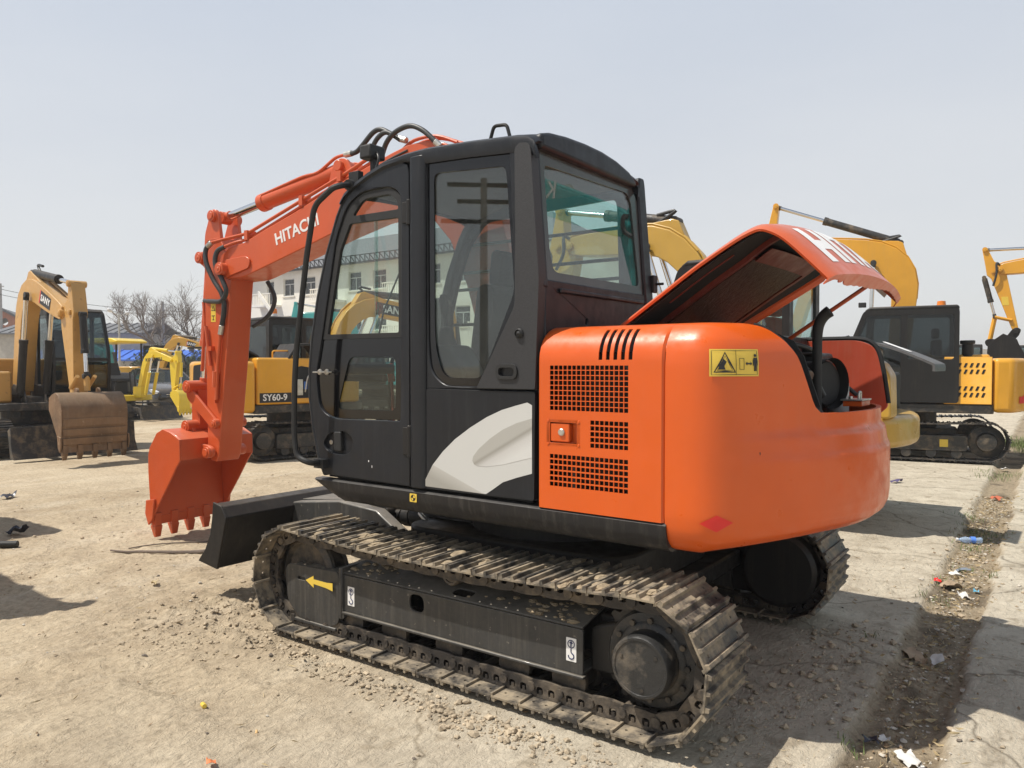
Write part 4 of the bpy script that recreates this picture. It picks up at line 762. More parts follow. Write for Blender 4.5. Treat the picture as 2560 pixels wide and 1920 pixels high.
# stick
sk = [(3.215, 2.66), (3.262, 2.60), (3.255, 2.565), (3.33, 2.565), (3.352, 2.51), (3.32, 2.455), (3.262, 2.42), (3.252, 1.7), (3.238, .90), (3.235, .77), (3.19, .71), (3.12, .70), (3.085, .755), (2.962, 1.69), (2.90, 2.28), (2.865, 2.36), (2.88, 2.45), (2.98, 2.55), (3.04, 2.66)]
b = MB(); b.prism(sk, 'y', -.118, .118); stk = b.obj('stick', M_orb, HX, bevel=.007, frame=BF, label='orange stick hanging straight down')
for s in (-1, 1):
    b = MB(); b.prism(roundpoly([(3.03, 2.62), (3.06, 2.80), (3.07, 2.88), (3.11, 2.925), (3.165, 2.92), (3.19, 2.86), (3.25, 2.72), (3.262, 2.60)], .03, 3), 'y', s * .085, s * .118); b.cyl((3.13, s * .11, 2.862), (3.13, s * .15, 2.862), .05, n=18); b.cyl((3.13, s * .15, 2.862), (3.13, s * .158, 2.862), .033, n=18); b.obj('stick_ear', M_orb, stk, bevel=.004)
b = MB(); pin(b, 3.305, 2.51, .115, .052, .035); b.obj('pin_boss', M_orb, stk, bevel=.003)
b = MB(); pin(b, 3.103, 1.04, .115, .043, .05); b.obj('pin_boss', M_orb, stk, bevel=.003)
b = MB(); b.box(3.055, 3.215, -.119, .119, 2.655, 2.668); b.obj('stick_flange', M_orb, stk, bevel=.003)
ram(HX, BF, (1.63, 3.10), (3.13, 2.862), 0, .068, .036, .665, M_orb, eye=.055)
ram(HX, BF, (3.325, 2.47), (3.452, 1.36), 0, .052, .03, .66, M_orb, eye=.05)
ram(HX, BF, (.62, .98), (.80, 2.75), .20, .062, .036, .52, M_orb)
o, ear = bucket(HX, BF, (3.160, .785), 0, 1.0, .74, 5, M_orb, M_orb, M_orb)
o['label'] = 'orange digging bucket with teeth down'
lk = MB()
for s in (-1, 1):
    lk.prism(roundpoly([(3.42, 1.33), (3.48, 1.40), (3.51, 1.35), (3.48, 1.25), (3.15, 1.0), (3.09, .99), (3.06, 1.05), (3.11, 1.09)], .03, 3), 'y', s * .125, s * .15)
pin(lk, 3.455, 1.36, .13, .056, .05); lk.cyl((3.455, -.15, 1.36), (3.455, .15, 1.36), .045, n=16); lk.obj('bucket_link', M_orb, HX, bevel=.004, frame=BF)
lk = MB(); lk.prism(roundpoly([(3.41, 1.36), (3.50, 1.38), (3.50, .98), (3.44, .945), (3.38, 1.0)], .04, 4), 'y', -.09, .09); pin(lk, ear[0], ear[1], .16, .056, .045); lk.cyl((ear[0], -.17, ear[1]), (ear[0], .17, ear[1]), .04, n=14); lk.obj('tie_link', M_orb, HX, bevel=.005, frame=BF)
# pipes and hoses
b = MB()
b.tube(fillet([(1.33, .115, 3.10), (1.552, .13, 3.012), (1.834, .13, 2.925), (2.66, .13, 2.668), (2.95, .15, 2.64), (3.13, .16, 2.622)], .06, 4), .0145, 8)
b.tube(fillet([(1.2, .08, 3.12), (1.55, .095, 2.995), (2.68, .10, 2.625), (2.80, .15, 2.60), (2.92, .165, 2.572)], .06, 4), .0145, 8)
b.tube(fillet([(1.60, .06, 3.19), (1.70, .06, 3.185), (1.90, .06, 3.085), (2.05, .06, 3.085), (2.60, .05, 2.99)], .08, 5), .013, 8)
for x, z in ((2.66, 2.645), (1.58, 3.0), (2.0, 2.86)): b.box(x - .02, x + .02, .06, .155, z - .035, z + .045)
b.tube([(3.22, .14, 1.90), (3.17, .135, 1.55)], .014, 8); b.box(3.13, 3.17, .118, .155, 1.68, 1.72); b.tube([(3.01, .14, 1.90), (3.06, .14, 1.55), (3.08, .14, 1.25)], .016, 8); b.tube([(3.09, .14, 1.50), (3.10, .14, 1.36)], .026, 8); b.box(3.09, 3.115, .118, .15, 1.22, 1.28)
b.tube([(3.33, .08, 2.12), (3.30, .09, 1.95), (3.36, .08, 1.5)], .015, 8)
b.obj('steel_pipe', M_orb, HX, frame=BF)
for pts, r_ in (([(3.12, .16, 2.622), (3.17, .17, 2.56), (3.15, .18, 2.45), (3.07, .17, 2.30), (2.97, .16, 2.17), (2.955, .15, 2.05), (3.0, .14, 1.90)], .021), ([(2.92, .165, 2.572), (2.99, .19, 2.53), (3.0, .20, 2.42), (2.92, .19, 2.28), (2.885, .18, 2.18), (2.98, .16, 2.11), (3.14, .13, 2.115), (3.30, .09, 2.13)], .021),
                ([(1.60, .06, 3.19), (1.47, .08, 3.185), (1.38, .1, 3.22), (1.28, .1, 3.295), (1.20, .1, 3.31), (1.10, .1, 3.262), (1.02, .1, 3.215)], .019), ([(1.34, .11, 3.10), (1.28, .12, 3.16), (1.20, .13, 3.24), (1.12, .12, 3.27), (1.0, .11, 3.20)], .018), ([(1.2, .085, 3.12), (1.12, .12, 3.20), (1.0, .16, 3.245), (.86, .17, 3.262), (.74, .17, 3.21), (.64, .16, 3.12)], .019),
                ([(2.80, -.19, 2.30), (2.74, -.22, 2.15), (2.80, -.20, 2.0), (2.95, -.15, 1.9)], .019), ([(1.25, .15, 3.0), (1.05, .155, 3.06), (.9, .15, 3.1)], .008)):
    b = MB(); b.tube(pts, r_, 10, 6); b.obj('hydraulic_hose', M_hose, HX, frame=BF, smooth=60)
for p0, p1 in (((3.0, .14, 1.90), (3.02, .14, 1.82)), ((1.52, .07, 3.187), (1.60, .06, 3.19)), ((1.02, .1, 3.215), (.95, .1, 3.19)), ((3.10, .16, 2.625), (3.15, .165, 2.59)), ((.64, .16, 3.12), (.60, .15, 3.08))):
    b = MB(); b.cyl(p0, p1, .024, n=10); b.obj('hose_fitting', M_zinc, HX, frame=BF, bevel=.003)
b = MB(); b.tube([(1.02, .06, 3.14), (.90, .07, 3.19), (.70, .07, 3.19), (.52, .06, 3.12)], .013, 8, 4); b.tube([(1.0, .0, 3.14), (.88, .0, 3.19), (.70, .0, 3.19), (.5, .0, 3.12)], .013, 8, 4); b.obj('steel_pipe', M_orb, HX, frame=BF)
b = MB(); b.prism(roundpoly([(3.175, 1.935), (3.11, 1.935), (3.11, 2.10), (3.175, 2.10)], .004, 2), 'y', .1185, .1195); st_ = b.obj('warning_sticker', M_yel, HX, frame=BF, label='upright yellow warning sticker on the stick')
b = MB(); tr_ = lambda k: [(3.1425 + .027 * k, 2.05 - .018 * k), (3.1425 - .027 * k, 2.05 - .018 * k), (3.1425, 2.05 + .03 * k)]; b.plate([tr_(1), tr_(.7)], 'y', .1197, .1202); b.box(3.13, 3.155, .1197, .1202, 1.95, 1.957); b.box(3.138, 3.146, .1197, .1202, 1.957, 1.99); b.box(3.12, 3.165, .1197, .1202, 1.985, 1.992); b.obj('sticker_print', M_prt, st_)
# ================================================================== other machines in the yard
def ypaint(n, c, dust=.12, wear=None, streak=.08, rough=.4): return paint(n, c, rough, dust, .25, streak, var=.08, wear=wear)
Y_tan = ypaint('worn_tan_paint', (.55, .30, .075), .22, (.25, .13, .05), .18, .5)
Y_am = ypaint('amber_paint', (.72, .345, .018))
Y_am2 = ypaint('amber_dusty_paint', (.66, .345, .03), .16)
Y_ol = ypaint('ochre_paint', (.53, .315, .045), .14)
Y_kom = ypaint('lemon_paint', (.78, .55, .02))
Y_teal = ypaint('teal_paint', (.05, .42, .42))
M_rust = paint('rusty_bucket_steel', (.21, .12, .062), .6, .22, 0, .20, .2, wear=(.34, .23, .145), var=.35)
M_gbk = paint('grey_bucket_steel', (.16, .15, .14), .6, .2, 0, .2, .2, wear=(.30, .22, .15), var=.3)
M_tdk = mudmetal('dusty_black_steel', (.022, .021, .020), (.20, .155, .105), .34, .55, .2)
M_amber = plain('beacon_amber', (.80, .22, .02), .25)
GRP = 'excavators parked across the yard'
def bez(a, k, c, n=14):
    a, k, c = Vector(a), Vector(k), Vector(c); return [((1 - t) ** 2 * a + 2 * t * (1 - t) * k + t * t * c) for t in [i / n for i in range(n + 1)]]
J_w = [1.0]
def boom_poly(foot, knee, tip, k, wk=1.0):
    f_, q_, t_ = Vector(foot), Vector(knee), Vector(tip); kn = (f_ * .25 + q_ * .5 + t_ * .25).lerp(q_, .45); l_ = (kn - f_).length; m_ = (t_ - kn).length
    s_, e_ = kn + (f_ - kn) * min(.42, .75 / l_), kn + (t_ - kn) * min(.42, .75 / m_)
    P = [f_, f_.lerp(s_, .5)] + [((1 - t) ** 2 * s_ + 2 * t * (1 - t) * kn + t * t * e_) for t in [i / 6 for i in range(7)]] + [e_.lerp(t_, x) for x in (.2, .4, .6, .8, .95, 1.0)]
    n = len(P); up, lo = [], []
    for i, p in enumerate(P):
        d = (P[min(i + 1, n - 1)] - P[max(i - 1, 0)]).normalized(); q = Vector((-d.y, d.x)); t = i / (n - 1)
        w = k * J_w[0] * wk * (.095 + .080 * math.sin(math.pi * min(1, t * 1.02)) ** .8)
        up.append(tuple(p + q * w)); lo.append(tuple(p - q * w))
    return up, lo
def arms(root, J, k, mat, mdark, bmat, by=-.28, bw=.62, nteeth=5, brot=0, bk=None, cyl_mat=None, teeth_mat=None):
    F = FR(0, by * k, 0, 0); cm = cyl_mat or mdark
    foot, knee, tip, top, end = (Vector(J[q]) for q in ('foot', 'knee', 'tip', 'top', 'end'))
    up, lo = boom_poly(foot, knee, tip, k); b = MB(); b.prism(up + lo[::-1], 'y', -.13 * k, .13 * k); bo = b.obj('boom', mat, root, bevel=.01 * k, frame=F)
    b = MB(); pin(b, tip[0], tip[1], .135 * k, .06 * k, .03 * k); b.obj('boom_pin', mat, bo, bevel=.004)
    d = (end - top).normalized(); n_ = Vector((-d.y, d.x)); s_ = 1 if (tip - top).dot(n_) > 0 else -1
    tp = top + d * (tip - top).dot(d); L_ = (end - top).length
    pts = [top - n_ * .05 * k * s_, tp - d * .15 * k - n_ * .10 * k * s_, tp + d * .02 - n_ * .13 * k * s_, tp + d * .12 * k - n_ * .08 * k * s_, end - n_ * .055 * k * s_ - d * .1 * k, end + d * .06 * k - n_ * .03 * k * s_, end + d * .06 * k + n_ * .03 * k * s_, end + n_ * .06 * k * s_ - d * .08 * k, tip + d * .22 * k + n_ * .07 * k * s_, tip + n_ * .10 * k * s_ - d * .02 * k, tp - d * .2 * k + n_ * .08 * k * s_, top + n_ * .05 * k * s_, top - d * .05 * k]
    b = MB(); b.prism([tuple(p) for p in pts], 'y', -.10 * k, .10 * k); st = b.obj('stick', mat, root, bevel=.008 * k, frame=F)
    b = MB(); pin(b, top[0], top[1], .10 * k, .05 * k, .03 * k); b.obj('stick_pin', mat, st)
    b = MB(); pin(b, tp.x, tp.y, .10 * k, .045 * k, .02 * k); b.obj('stick_pin', mat, st)
    m = len(up) // 2; base = Vector(up[m - 1]) + (Vector(up[m - 1]) - Vector(lo[m - 1])).normalized() * .12 * k
    b = MB(); q = Vector(up[m - 2]); q2 = Vector(up[m + 1]); b.prism([tuple(q), tuple(base + (base - q2).normalized() * .04), tuple(base + Vector((.04, .03))), tuple(q2)], 'y', -.08 * k, .08 * k); b.obj('cylinder_bracket', mat, bo, bevel=.01)
    ram(root, F, tuple(base), tuple(top), 0, .066 * k, .034 * k, .60, cm, eye=.05 * k, ew=.05 * k)
    ff = tp - n_ * .19 * k * s_ ; lk = end - d * .42 * k - n_ * .26 * k * s_
    ram(root, F, tuple(ff + d * .05), tuple(lk), 0, .052 * k, .028 * k, .62, cm, eye=.04 * k, ew=.05 * k)
    for sy in (-1, 1):
        p0 = foot + Vector((.45 * k, -.05 * k)); p1 = Vector(lo[m]) + (Vector(up[m]) - Vector(lo[m])) * .25
        ram(root, F, tuple(p0), tuple(p1), sy * .19 * k, .06 * k, .034 * k, .55, cm, eye=.05 * k, ew=.03 * k)
    bkk = bk or k
    bu, ear = bucket(root, F, tuple(end), brot, bkk, bw, nteeth, bmat, bmat, teeth_mat or bmat)
    b = MB(); b.tube([(lk.x, 0, lk.y), (ear[0], 0, ear[1])], .045 * k, 8)
    for sy in (-1, 1): e2 = end - d * .25 * k; b.tube([(lk.x, sy * .12 * k, lk.y), (e2.x, sy * .12 * k, e2.y)], .028 * k, 8)
    b.obj('bucket_link', mat, root, frame=F)
    b = MB(); b.tube([(p[0], .11 * k, p[1] + .02) for p in up[m - 3:]], .014 * k, 6); b.obj('steel_pipe', mat, bo)
    b = MB(); b.tube([(p[0], .07 * k, p[1] + .025) for p in up[2:]], .014 * k, 6); b.obj('steel_pipe', mat, bo)
    b = MB(); b.tube([(up[-1][0], .12 * k, up[-1][1]), (tip.x + .06, .17 * k, tip.y + .12), (tip.x + .06, .18 * k, tip.y - .1), (tp.x, .14 * k, tp.y - .3)], .022 * k, 8, 5); b.obj('hydraulic_hose', M_hose, bo)
    b = MB(); b.tube([(up[m][0], .05, up[m][1] + .02), (base.x, .06, base.y + .12 * k), (base.x + .25 * k, .04, base.y + .1)], .022 * k, 8, 5); b.obj('hydraulic_hose', M_hose, bo)
    return bo, F, up, lo
def undercarriage(root, k, M_, mshoe=None, blade=True, pitch=.15, bw=1.0):
    for s in (-1, 1):
        b = MB(); b.prism(roundpoly([(-.85 * k, .17 * k), (1.0 * k, .17 * k), (1.02 * k, .40 * k), (-.85 * k, .42 * k)], .05 * k, 4), 'y', s * .83 * k, s * 1.04 * k); tr = b.obj('track', M_, root, bevel=.01)
        b = MB(); b.lathe([(0, -.05 * k), (.25 * k, -.05 * k), (.25 * k, .05 * k), (.15 * k, .08 * k), (.13 * k, .16 * k), (0, .17 * k)], (-1.1 * k, s * .93 * k, .325 * k), (0, s, 0), 24); b.obj('sprocket', M_tdk, tr)
        b = MB(); b.lathe([(0, -.07 * k), (.22 * k, -.07 * k), (.22 * k, .07 * k), (.10 * k, .09 * k), (0, .1 * k)], (1.1 * k, s * .93 * k, .325 * k), (0, s, 0), 24); b.obj('idler', M_tdk, tr)
        for x in (.7, .35, 0, -.35, -.7):
            b = MB(); b.cyl((x * k, s * .83 * k, .13 * k), (x * k, s * 1.03 * k, .13 * k), .075 * k, n=14); b.obj('roller', M_tdk, tr)
        track_loop(tr, s, .935 * k, 1.10 * k, .325 * k, .285 * k, .45 * k, pitch * k, .025 * k, mshoe or M_tdk, None, links=False, holes=False, k=k)
    b = MB(); b.box(-.7 * k, .8 * k, -.83 * k, .83 * k, .32 * k, .5 * k); b.cyl((0, 0, .5 * k), (0, 0, .78 * k), .48 * k, n=28); b.obj('undercarriage_frame', M_, root, bevel=.01)
    if blade:
        b = MB(); b.prism([(2.0 * k, .56 * k), (1.88 * k, .50 * k), (1.98 * k, .06 * k), (2.14 * k, .04 * k), (2.03 * k, .25 * k)], 'y', -.98 * k * bw, .98 * k * bw); bl = b.obj('dozer_blade', M_, root, bevel=.006)
        for s in (-1, 1):
            b = MB(); b.prism([(1.92 * k, .40 * k), (.9 * k, .52 * k), (.7 * k, .40 * k), (.7 * k, .28 * k), (1.95 * k, .18 * k)], 'y', s * .34 * k, s * .44 * k); b.obj('blade_arm', M_, bl, bevel=.006)
def cab_box(root, k, x0, x1, y0, y1, z0, z1, mat, g=None, lower=.45, name='cab'):
    """closed cab with pillars, glazed openings and a rounded roof"""
    g = g or M_glassd; h = z1 - z0; w = x1 - x0
    prof = [(x0, z0), (x1 - .06 * k, z0), (x1, z0 + .35 * h), (x1 - .02 * k, z0 + .55 * h), (x1 - .26 * k, z1 - .06), (x1 - .40 * k, z1), (x0 + .06, z1), (x0, z1 - .06)]
    prof = roundpoly(prof, .06 * k, 3); mx = x0 + w * .47; zl = z0 + lower * h
    h1 = roundpoly([(x0 + .07 * k, zl), (mx - .04 * k, zl), (mx - .04 * k, z1 - .13 * k), (x0 + .07 * k, z1 - .13 * k)], .05 * k, 4)
    h2 = roundpoly([(mx + .05 * k, z0 + .16 * h), (x1 - .13 * k, z0 + .16 * h), (x1 - .07 * k, z0 + .42 * h), (x1 - .10 * k, z0 + .58 * h), (x1 - .32 * k, z1 - .13 * k), (mx + .05 * k, z1 - .13 * k)], .05 * k, 4)
    b = MB(); b.plate([prof, h1, h2], 'y', y1 - .05 * k, y1); c = b.obj(name, mat, root, bevel=.012 * k)
    b = MB(); b.plate([prof, h1, h2], 'y', y0, y0 + .05 * k); b.obj('cab_side', mat, c, bevel=.012 * k)
    for ya in (y1 - .03 * k, y0 + .026 * k):
        b = MB(); b.prism(h1, 'y', ya, ya + .004); b.obj('pane', g, c, smooth=0); b = MB(); b.prism(h2, 'y', ya, ya + .004); b.obj('pane', g, c, smooth=0)
    b = MB(); ring = [p for p in prof if p[1] > z1 - .12 * k]; b.prism([(x0 - .01, z1 - .05 * k), (x1 - .27 * k, z1 - .05 * k), (x1 - .36 * k, z1 + .012), (x0 + .02, z1 + .015)], 'y', y0 - .008, y1 + .008); b.obj('roof', mat, c, bevel=.03 * k, bs=3)
    for xa, m_ in ((x0, 0), (x1, 1)):
        if m_ == 0:
            b = MB(); b.plate([[(y0 + .05 * k, z0), (y1 - .05 * k, z0), (y1 - .05 * k, z1 - .05), (y0 + .05 * k, z1 - .05)], roundpoly([(y0 + .12 * k, zl), (y1 - .12 * k, zl), (y1 - .12 * k, z1 - .15 * k), (y0 + .12 * k, z1 - .15 * k)], .05 * k, 4)], 'x', x0, x0 + .04 * k); b.obj('rear_wall', mat, c, bevel=.008)
            b = MB(); b.box(x0 + .018, x0 + .022, y0 + .11 * k, y1 - .11 * k, zl - .01, z1 - .14 * k); b.obj('pane', g, c)
        else:
            fr = [(x1 - .07 * k, z0), (x1 - .012, z0 + .35 * h), (x1 - .032 * k, z0 + .55 * h), (x1 - .27 * k, z1 - .06)]
            b = MB(); b.grid([[(x, y, z) for y in (y0 + .05 * k, y1 - .05 * k)] for x, z in fr]); b.obj('windscreen', g, c, solid=.004)
            b = MB(); b.box(x1 - .06 * k, x1 - .02 * k, y0 + .05 * k, y1 - .05 * k, z0 + .42 * h, z0 + .46 * h); b.obj('windscreen_bar', mat, c)
    ym = (y0 + y1) / 2
    b = MB(); b.box(x0 + .25 * k, x0 + .75 * k, ym - .24 * k, ym + .24 * k, z0 + .2, z0 + .32 * h); b.box(x0 + .22 * k, x0 + .36 * k, ym - .24 * k, ym + .24 * k, z0 + .32 * h, z0 + .66 * h); b.box(x0 + .25 * k, x0 + .36 * k, ym - .13 * k, ym + .13 * k, z0 + .67 * h, z0 + .78 * h); b.obj('seat', M_seat, c, bevel=.03 * k)
    return c
def house_body(root, k, mat, dark, zt=1.62, R_=1.75, cut=None, name='counterweight'):
    """deck, rounded counterweight and engine covers"""
    b = MB(); b.prism(roundpoly([(-1.2 * k, -.98 * k), (.75 * k, -.98 * k), (1.0 * k, -.7 * k), (1.0 * k, 1.0 * k), (-1.2 * k, 1.0 * k)], .08 * k, 4), 'z', .76 * k, .90 * k); b.obj('deck', dark, root, bevel=.015)
    a0 = math.asin(.98 / R_); pl_ = [(-1.18 * k, 1.0 * k)] + [(-R_ * math.cos(a) * k, R_ * math.sin(a) * k) for a in lin(a0, -a0, 24)] + [(-1.18 * k, -1.0 * k)]
    b = MB(); b.prism(pl_, 'z', .78 * k, zt * k); cw_ = b.obj(name, mat, root, bevel=.07 * k, bs=4)
    b = MB(); b.prism(roundpoly([(-1.165 * k, .80 * k), (-.52 * k, .80 * k), (-.52 * k, 1.01 * k), (-1.165 * k, 1.01 * k)], .01, 2), 'z', .905 * k, (zt + .02) * k); sp_ = b.obj('side_panel', mat, root, bevel=.03 * k, bs=3)
    for i in range(6):
        for j, z in enumerate((1.02, 1.12, 1.38, 1.48)):
            x = (-.62 - .08 * i) * k; bb_ = MB(); bb_.prism([(x, z * k), (x - .03 * k, z * k), (x - .055 * k, (z + .065) * k), (x - .025 * k, (z + .065) * k)], 'y', 1.0105 * k, 1.014 * k); bb_.obj('louvre', M_sealshade, sp_, smooth=0)
    b = MB(); b.prism(roundpoly([(-1.16 * k, -.99 * k), (-.1 * k, -.99 * k), (-.1 * k, .78 * k), (-1.16 * k, .78 * k)], .05, 3), 'z', .905 * k, (zt + .06) * k); b.obj('engine_cover', mat, root, bevel=.05 * k, bs=3)
    b = MB(); b.prism(roundpoly([(-.08 * k, -.985 * k), (.78 * k, -.985 * k), (.82 * k, -.55 * k), (-.08 * k, -.55 * k)], .08 * k, 3), 'z', .905 * k, 1.45 * k); b.obj('tank_cover', mat, root, bevel=.04 * k)
    return cw_
def brand_panel(bo, F, up, lo, by, i0, i1, txt, size, hw=.1325):
    """dark slanted panel with white lettering on both sides of the boom"""
    for s in (1, -1):
        A = [Vector(lo[i0]).lerp(Vector(up[i0]), .18), Vector(lo[i1]).lerp(Vector(up[i1]), .18), Vector(lo[i1]).lerp(Vector(up[i1]), .80), Vector(lo[i0]).lerp(Vector(up[i0]), .80)]
        ya = s * hw; b = MB(); b.prism([tuple(p) for p in A], 'y', ya, ya + s * .002); b.obj('brand_panel', M_prt, bo, smooth=0)
        e = Vector(A[0]) - (Vector(A[1]) - Vector(A[0])).normalized() * .03; e2 = Vector(A[3]) - (Vector(A[2]) - Vector(A[3])).normalized() * .03
        b = MB(); b.prism([tuple(e), tuple(A[0]), tuple(A[3]), tuple(e2)], 'y', ya, ya + s * .002); b.obj('brand_stripe', M_red, bo, smooth=0)
        c = (A[0] + A[1] + A[2] + A[3]) / 4; dx = (A[1] - A[0]).normalized()
        xdir = Vector((-dx.x * s, 0, -dx.y * s)) ; ydir = Vector((0, 0, 1)) - xdir * xdir.z
        text('lettering', txt, size, basis((c.x, ya + s * .0025, c.y), xdir, ydir), M_white, bo, bold=.004, xs=1.05)
def machine(label, loc, yaw, k, mat, J, dark=None, bmat=None, cab=True, blade=True, zt=1.62, bw=.62, brot=0, bk=None, by=-.28, ak=None, cyl=None, mshoe=None, cabtop=2.6, teeth=5, glass_=None, cabx=(-.46, .98)):
    dark = dark or M_tdk; root = thing('excavator', label, 'excavator', loc, yaw, GRP)
    undercarriage(root, k, dark, mshoe, blade); cwo = house_body(root, k, mat, dark, zt)
    c = cab_box(root, k, cabx[0] * k, cabx[1] * k, .03 * k, 1.03 * k, .92 * k, cabtop * k, M_blk, glass_) if cab else None
    bo, F, up, lo = arms(root, J, ak or k, mat, dark, bmat or mat, by=by, bw=bw, brot=brot, bk=bk, cyl_mat=cyl, nteeth=teeth)
    b = MB(); b.box(.1 * k, .8 * k, (by - .2) * k, (by + .2) * k, .88 * k, 1.0 * k)
    for s in (-1, 1): b.prism([(J['foot'][0] - .15 * k, .9 * k), (J['foot'][0] + .6 * k, .9 * k), (J['foot'][0] + .5 * k, 1.15 * k), (J['foot'][0], J['foot'][1] + .12 * k), (J['foot'][0] - .1 * k, J['foot'][1] + .05 * k)], 'y', (by + s * .15) * k, (by + s * .18) * k)
    b.obj('boom_foot', dark, root, bevel=.01)
    return root, c, cwo, bo, F, up, lo
# worn tan machine on the left, coming towards the camera
r1, c1, w1, bo, F1, up, lo = machine('worn tan excavator with rusty bucket at the left edge', (13.17, -2.12, 0), 177.5, 1.0, Y_tan, dict(foot=(.35, 1.1), knee=(.45, 3.55), tip=(2.45, 2.40), top=(2.72, 2.86), end=(2.78, .92)), bmat=M_rust, bw=.95, bk=1.05, cyl=M_blk, by=-.22, ak=1.08)
brand_panel(bo, F1, up, lo, -.25, 9, 11, 'SANY', .15, .1425)
bk1 = [o for o in r1.children if o.name.startswith('bucket') and not o.name.startswith('bucket_link')][0]
for z0, z1, x0, x1 in ((.62, .74, 3.365, 3.362), (.48, .58, 3.362, 3.355), (.34, .44, 3.352, 3.345)):
    b = MB(); b.prism([(x0, z1), (x0 + .016, z1), (x1 + .016, z0), (x1, z0)], 'y', -.47, .47); b.obj('wear_strip', M_rust, bk1, bevel=.004)
# amber machine behind the raised hood, facing away to the right, engine lid open
r2, c2, w2, bo, F2, up, lo = machine('amber excavator with open black engine lid and orange beacon, behind the orange stick', (9.0, -4.86, 0), -100, 1.0, Y_am, dict(foot=(.35, 1.05), knee=(.75, 3.15), tip=(3.1, 2.45), top=(3.35, 2.9), end=(3.5, .95)), cabtop=2.42, bmat=Y_am, blade=False, glass_=M_glassk)
brand_panel(bo, F2, up, lo, -.28, 7, 10, 'SANY', .20)
b = MB(); b.lathe([(.0, 0), (.06, 0), (.06, .07), (0, .07)], (-.2, .35, 2.43), (0, 0, 1), 16); bc = b.obj('beacon_base', M_white, r2); b = MB(); b.lathe([(.055, 0), (.055, .05), (.045, .09), (.0, .10)], (-.2, .35, 2.50), (0, 0, 1), 16); b.obj('beacon', M_amber, r2)
text('lettering', 'SY60-9', .15, basis((-.85, -.994, 1.02), (1, 0, 0), (0, 0, 1)), M_white, r2, bold=.003)
b = MB(); b.box(-1.12, -.56, -.9915, -.989, .94, 1.10); b.obj('name_panel', M_prt, r2)
b = MB(); b.plate([roundpoly([(-.9, .95), (.35, .95), (.5, 1.1), (.45, 1.55), (-.75, 1.6), (-.9, 1.45)], .08, 4)], 'x', -1.785, -1.775); b.v = [(-1.752 + .0, y * .62 - .15, z) for x, y, z in b.v[:len(b.v) // 2]] + [(-1.757, y * .62 - .15, z) for x, y, z in b.v[len(b.v) // 2:]]; b.obj('engine_opening_shade', M_sealshade, r2)  # flat black plate painting the shade of an open engine bay, nothing cut
b = MB(); b.grid([[(-1.0 - .62 * t, y, 1.70 + .42 * t - .25 * t * t) for y in lin(.75, -.75, 8)] for t in lin(0, 1, 8)]); b.obj('engine_lid', M_blk, r2, solid=.03)
b = MB(); b.prism(roundpoly([(-.52, 1.0), (-.12, 1.0), (-.12, 1.50), (-.42, 1.55), (-.50, 1.45)], .06, 4), 'y', -.998, -.992); b.obj('side_opening_shade', M_sealshade, r2)  # black plate laid on the uncut side, its colour standing in for inner shade
b = MB(); b.box(-.46, -.36, -1.02, -.999, 1.05, 1.32); b.tube([(-.32, -1.01, 1.1), (-.28, -1.03, 1.35), (-.2, -1.02, 1.38), (-.17, -1.01, 1.15)], .014, 6, 4); b.obj('valve_block', M_zinc, r2, bevel=.006)
b = MB(); b.box(-.34, -.28, -1.02, -.999, 1.15, 1.28); b.obj('blue_filter', plain('filter_blue', (.05, .15, .45), .4), r2, bevel=.006)
b = MB(); b.prism([(-.62, 1.66), (-.45, 1.92), (.02, 1.95), (.18, 1.74), (.13, 1.73), (-.01, 1.90), (-.43, 1.87), (-.58, 1.65)], 'y', -.98, -.35); b.obj('side_lid', M_blk, r2, bevel=.01)
b = MB(); b.cyl((-1.25, -.62, 1.66), (-1.25, -.62, 1.98), .11, n=20); b.tube(fillet([(-.8, -.8, 1.68), (-.8, -.8, 1.80), (-.45, -.8, 1.80), (-.45, -.8, 1.68)], .04, 3), .014, 8); b.obj('air_intake', Y_am, r2, bevel=.008)
# lemon mini excavator with canopy
K = .74
rk = thing('mini_excavator', 'small lemon yellow mini excavator with a canopy roof', 'excavator', (20.0, -7.2, 0), 196, GRP)
undercarriage(rk, K, M_tdk); b = MB(); b.prism(roundpoly([(-1.2 * K, -.9 * K), (.7 * K, -.9 * K), (.9 * K, 0), (.7 * K, .95 * K), (-1.2 * K, .95 * K), (-1.5 * K, 0)], .2, 4), 'z', .72 * K, .95 * K); b.obj('deck', Y_kom, rk, bevel=.02)
b = MB(); b.prism(roundpoly([(-1.55 * K, .74 * K), (-.6 * K, .74 * K), (-.35 * K, 1.2 * K), (-.5 * K, 1.75 * K), (-1.3 * K, 1.78 * K), (-1.6 * K, 1.4 * K)], .12, 4), 'y', -.9 * K, .95 * K); b.obj('counterweight', Y_kom, rk, bevel=.08, bs=3)
b = MB(); b.prism(roundpoly([(-.62 * K, .96 * K), (-.3 * K, .96 * K), (-.2 * K, 1.5 * K), (-.5 * K, 1.8 * K), (-1.0 * K, 1.82 * K), (-.9 * K, 1.5 * K)], .1, 4), 'y', -.92 * K, .97 * K); b.obj('side_cover', M_grey, rk, bevel=.03)
b = MB(); b.box(-.45 * K, .1 * K, -.3 * K, .35 * K, 1.45 * K, 1.58 * K); b.prism([(-.5 * K, 1.5 * K), (-.35 * K, 1.5 * K), (-.55 * K, 2.2 * K), (-.68 * K, 2.2 * K)], 'y', -.3 * K, .35 * K); b.box(-.4 * K, 0, -.3 * K, .3 * K, .95 * K, 1.45 * K); b.obj('seat', M_seat, rk, bevel=.02)
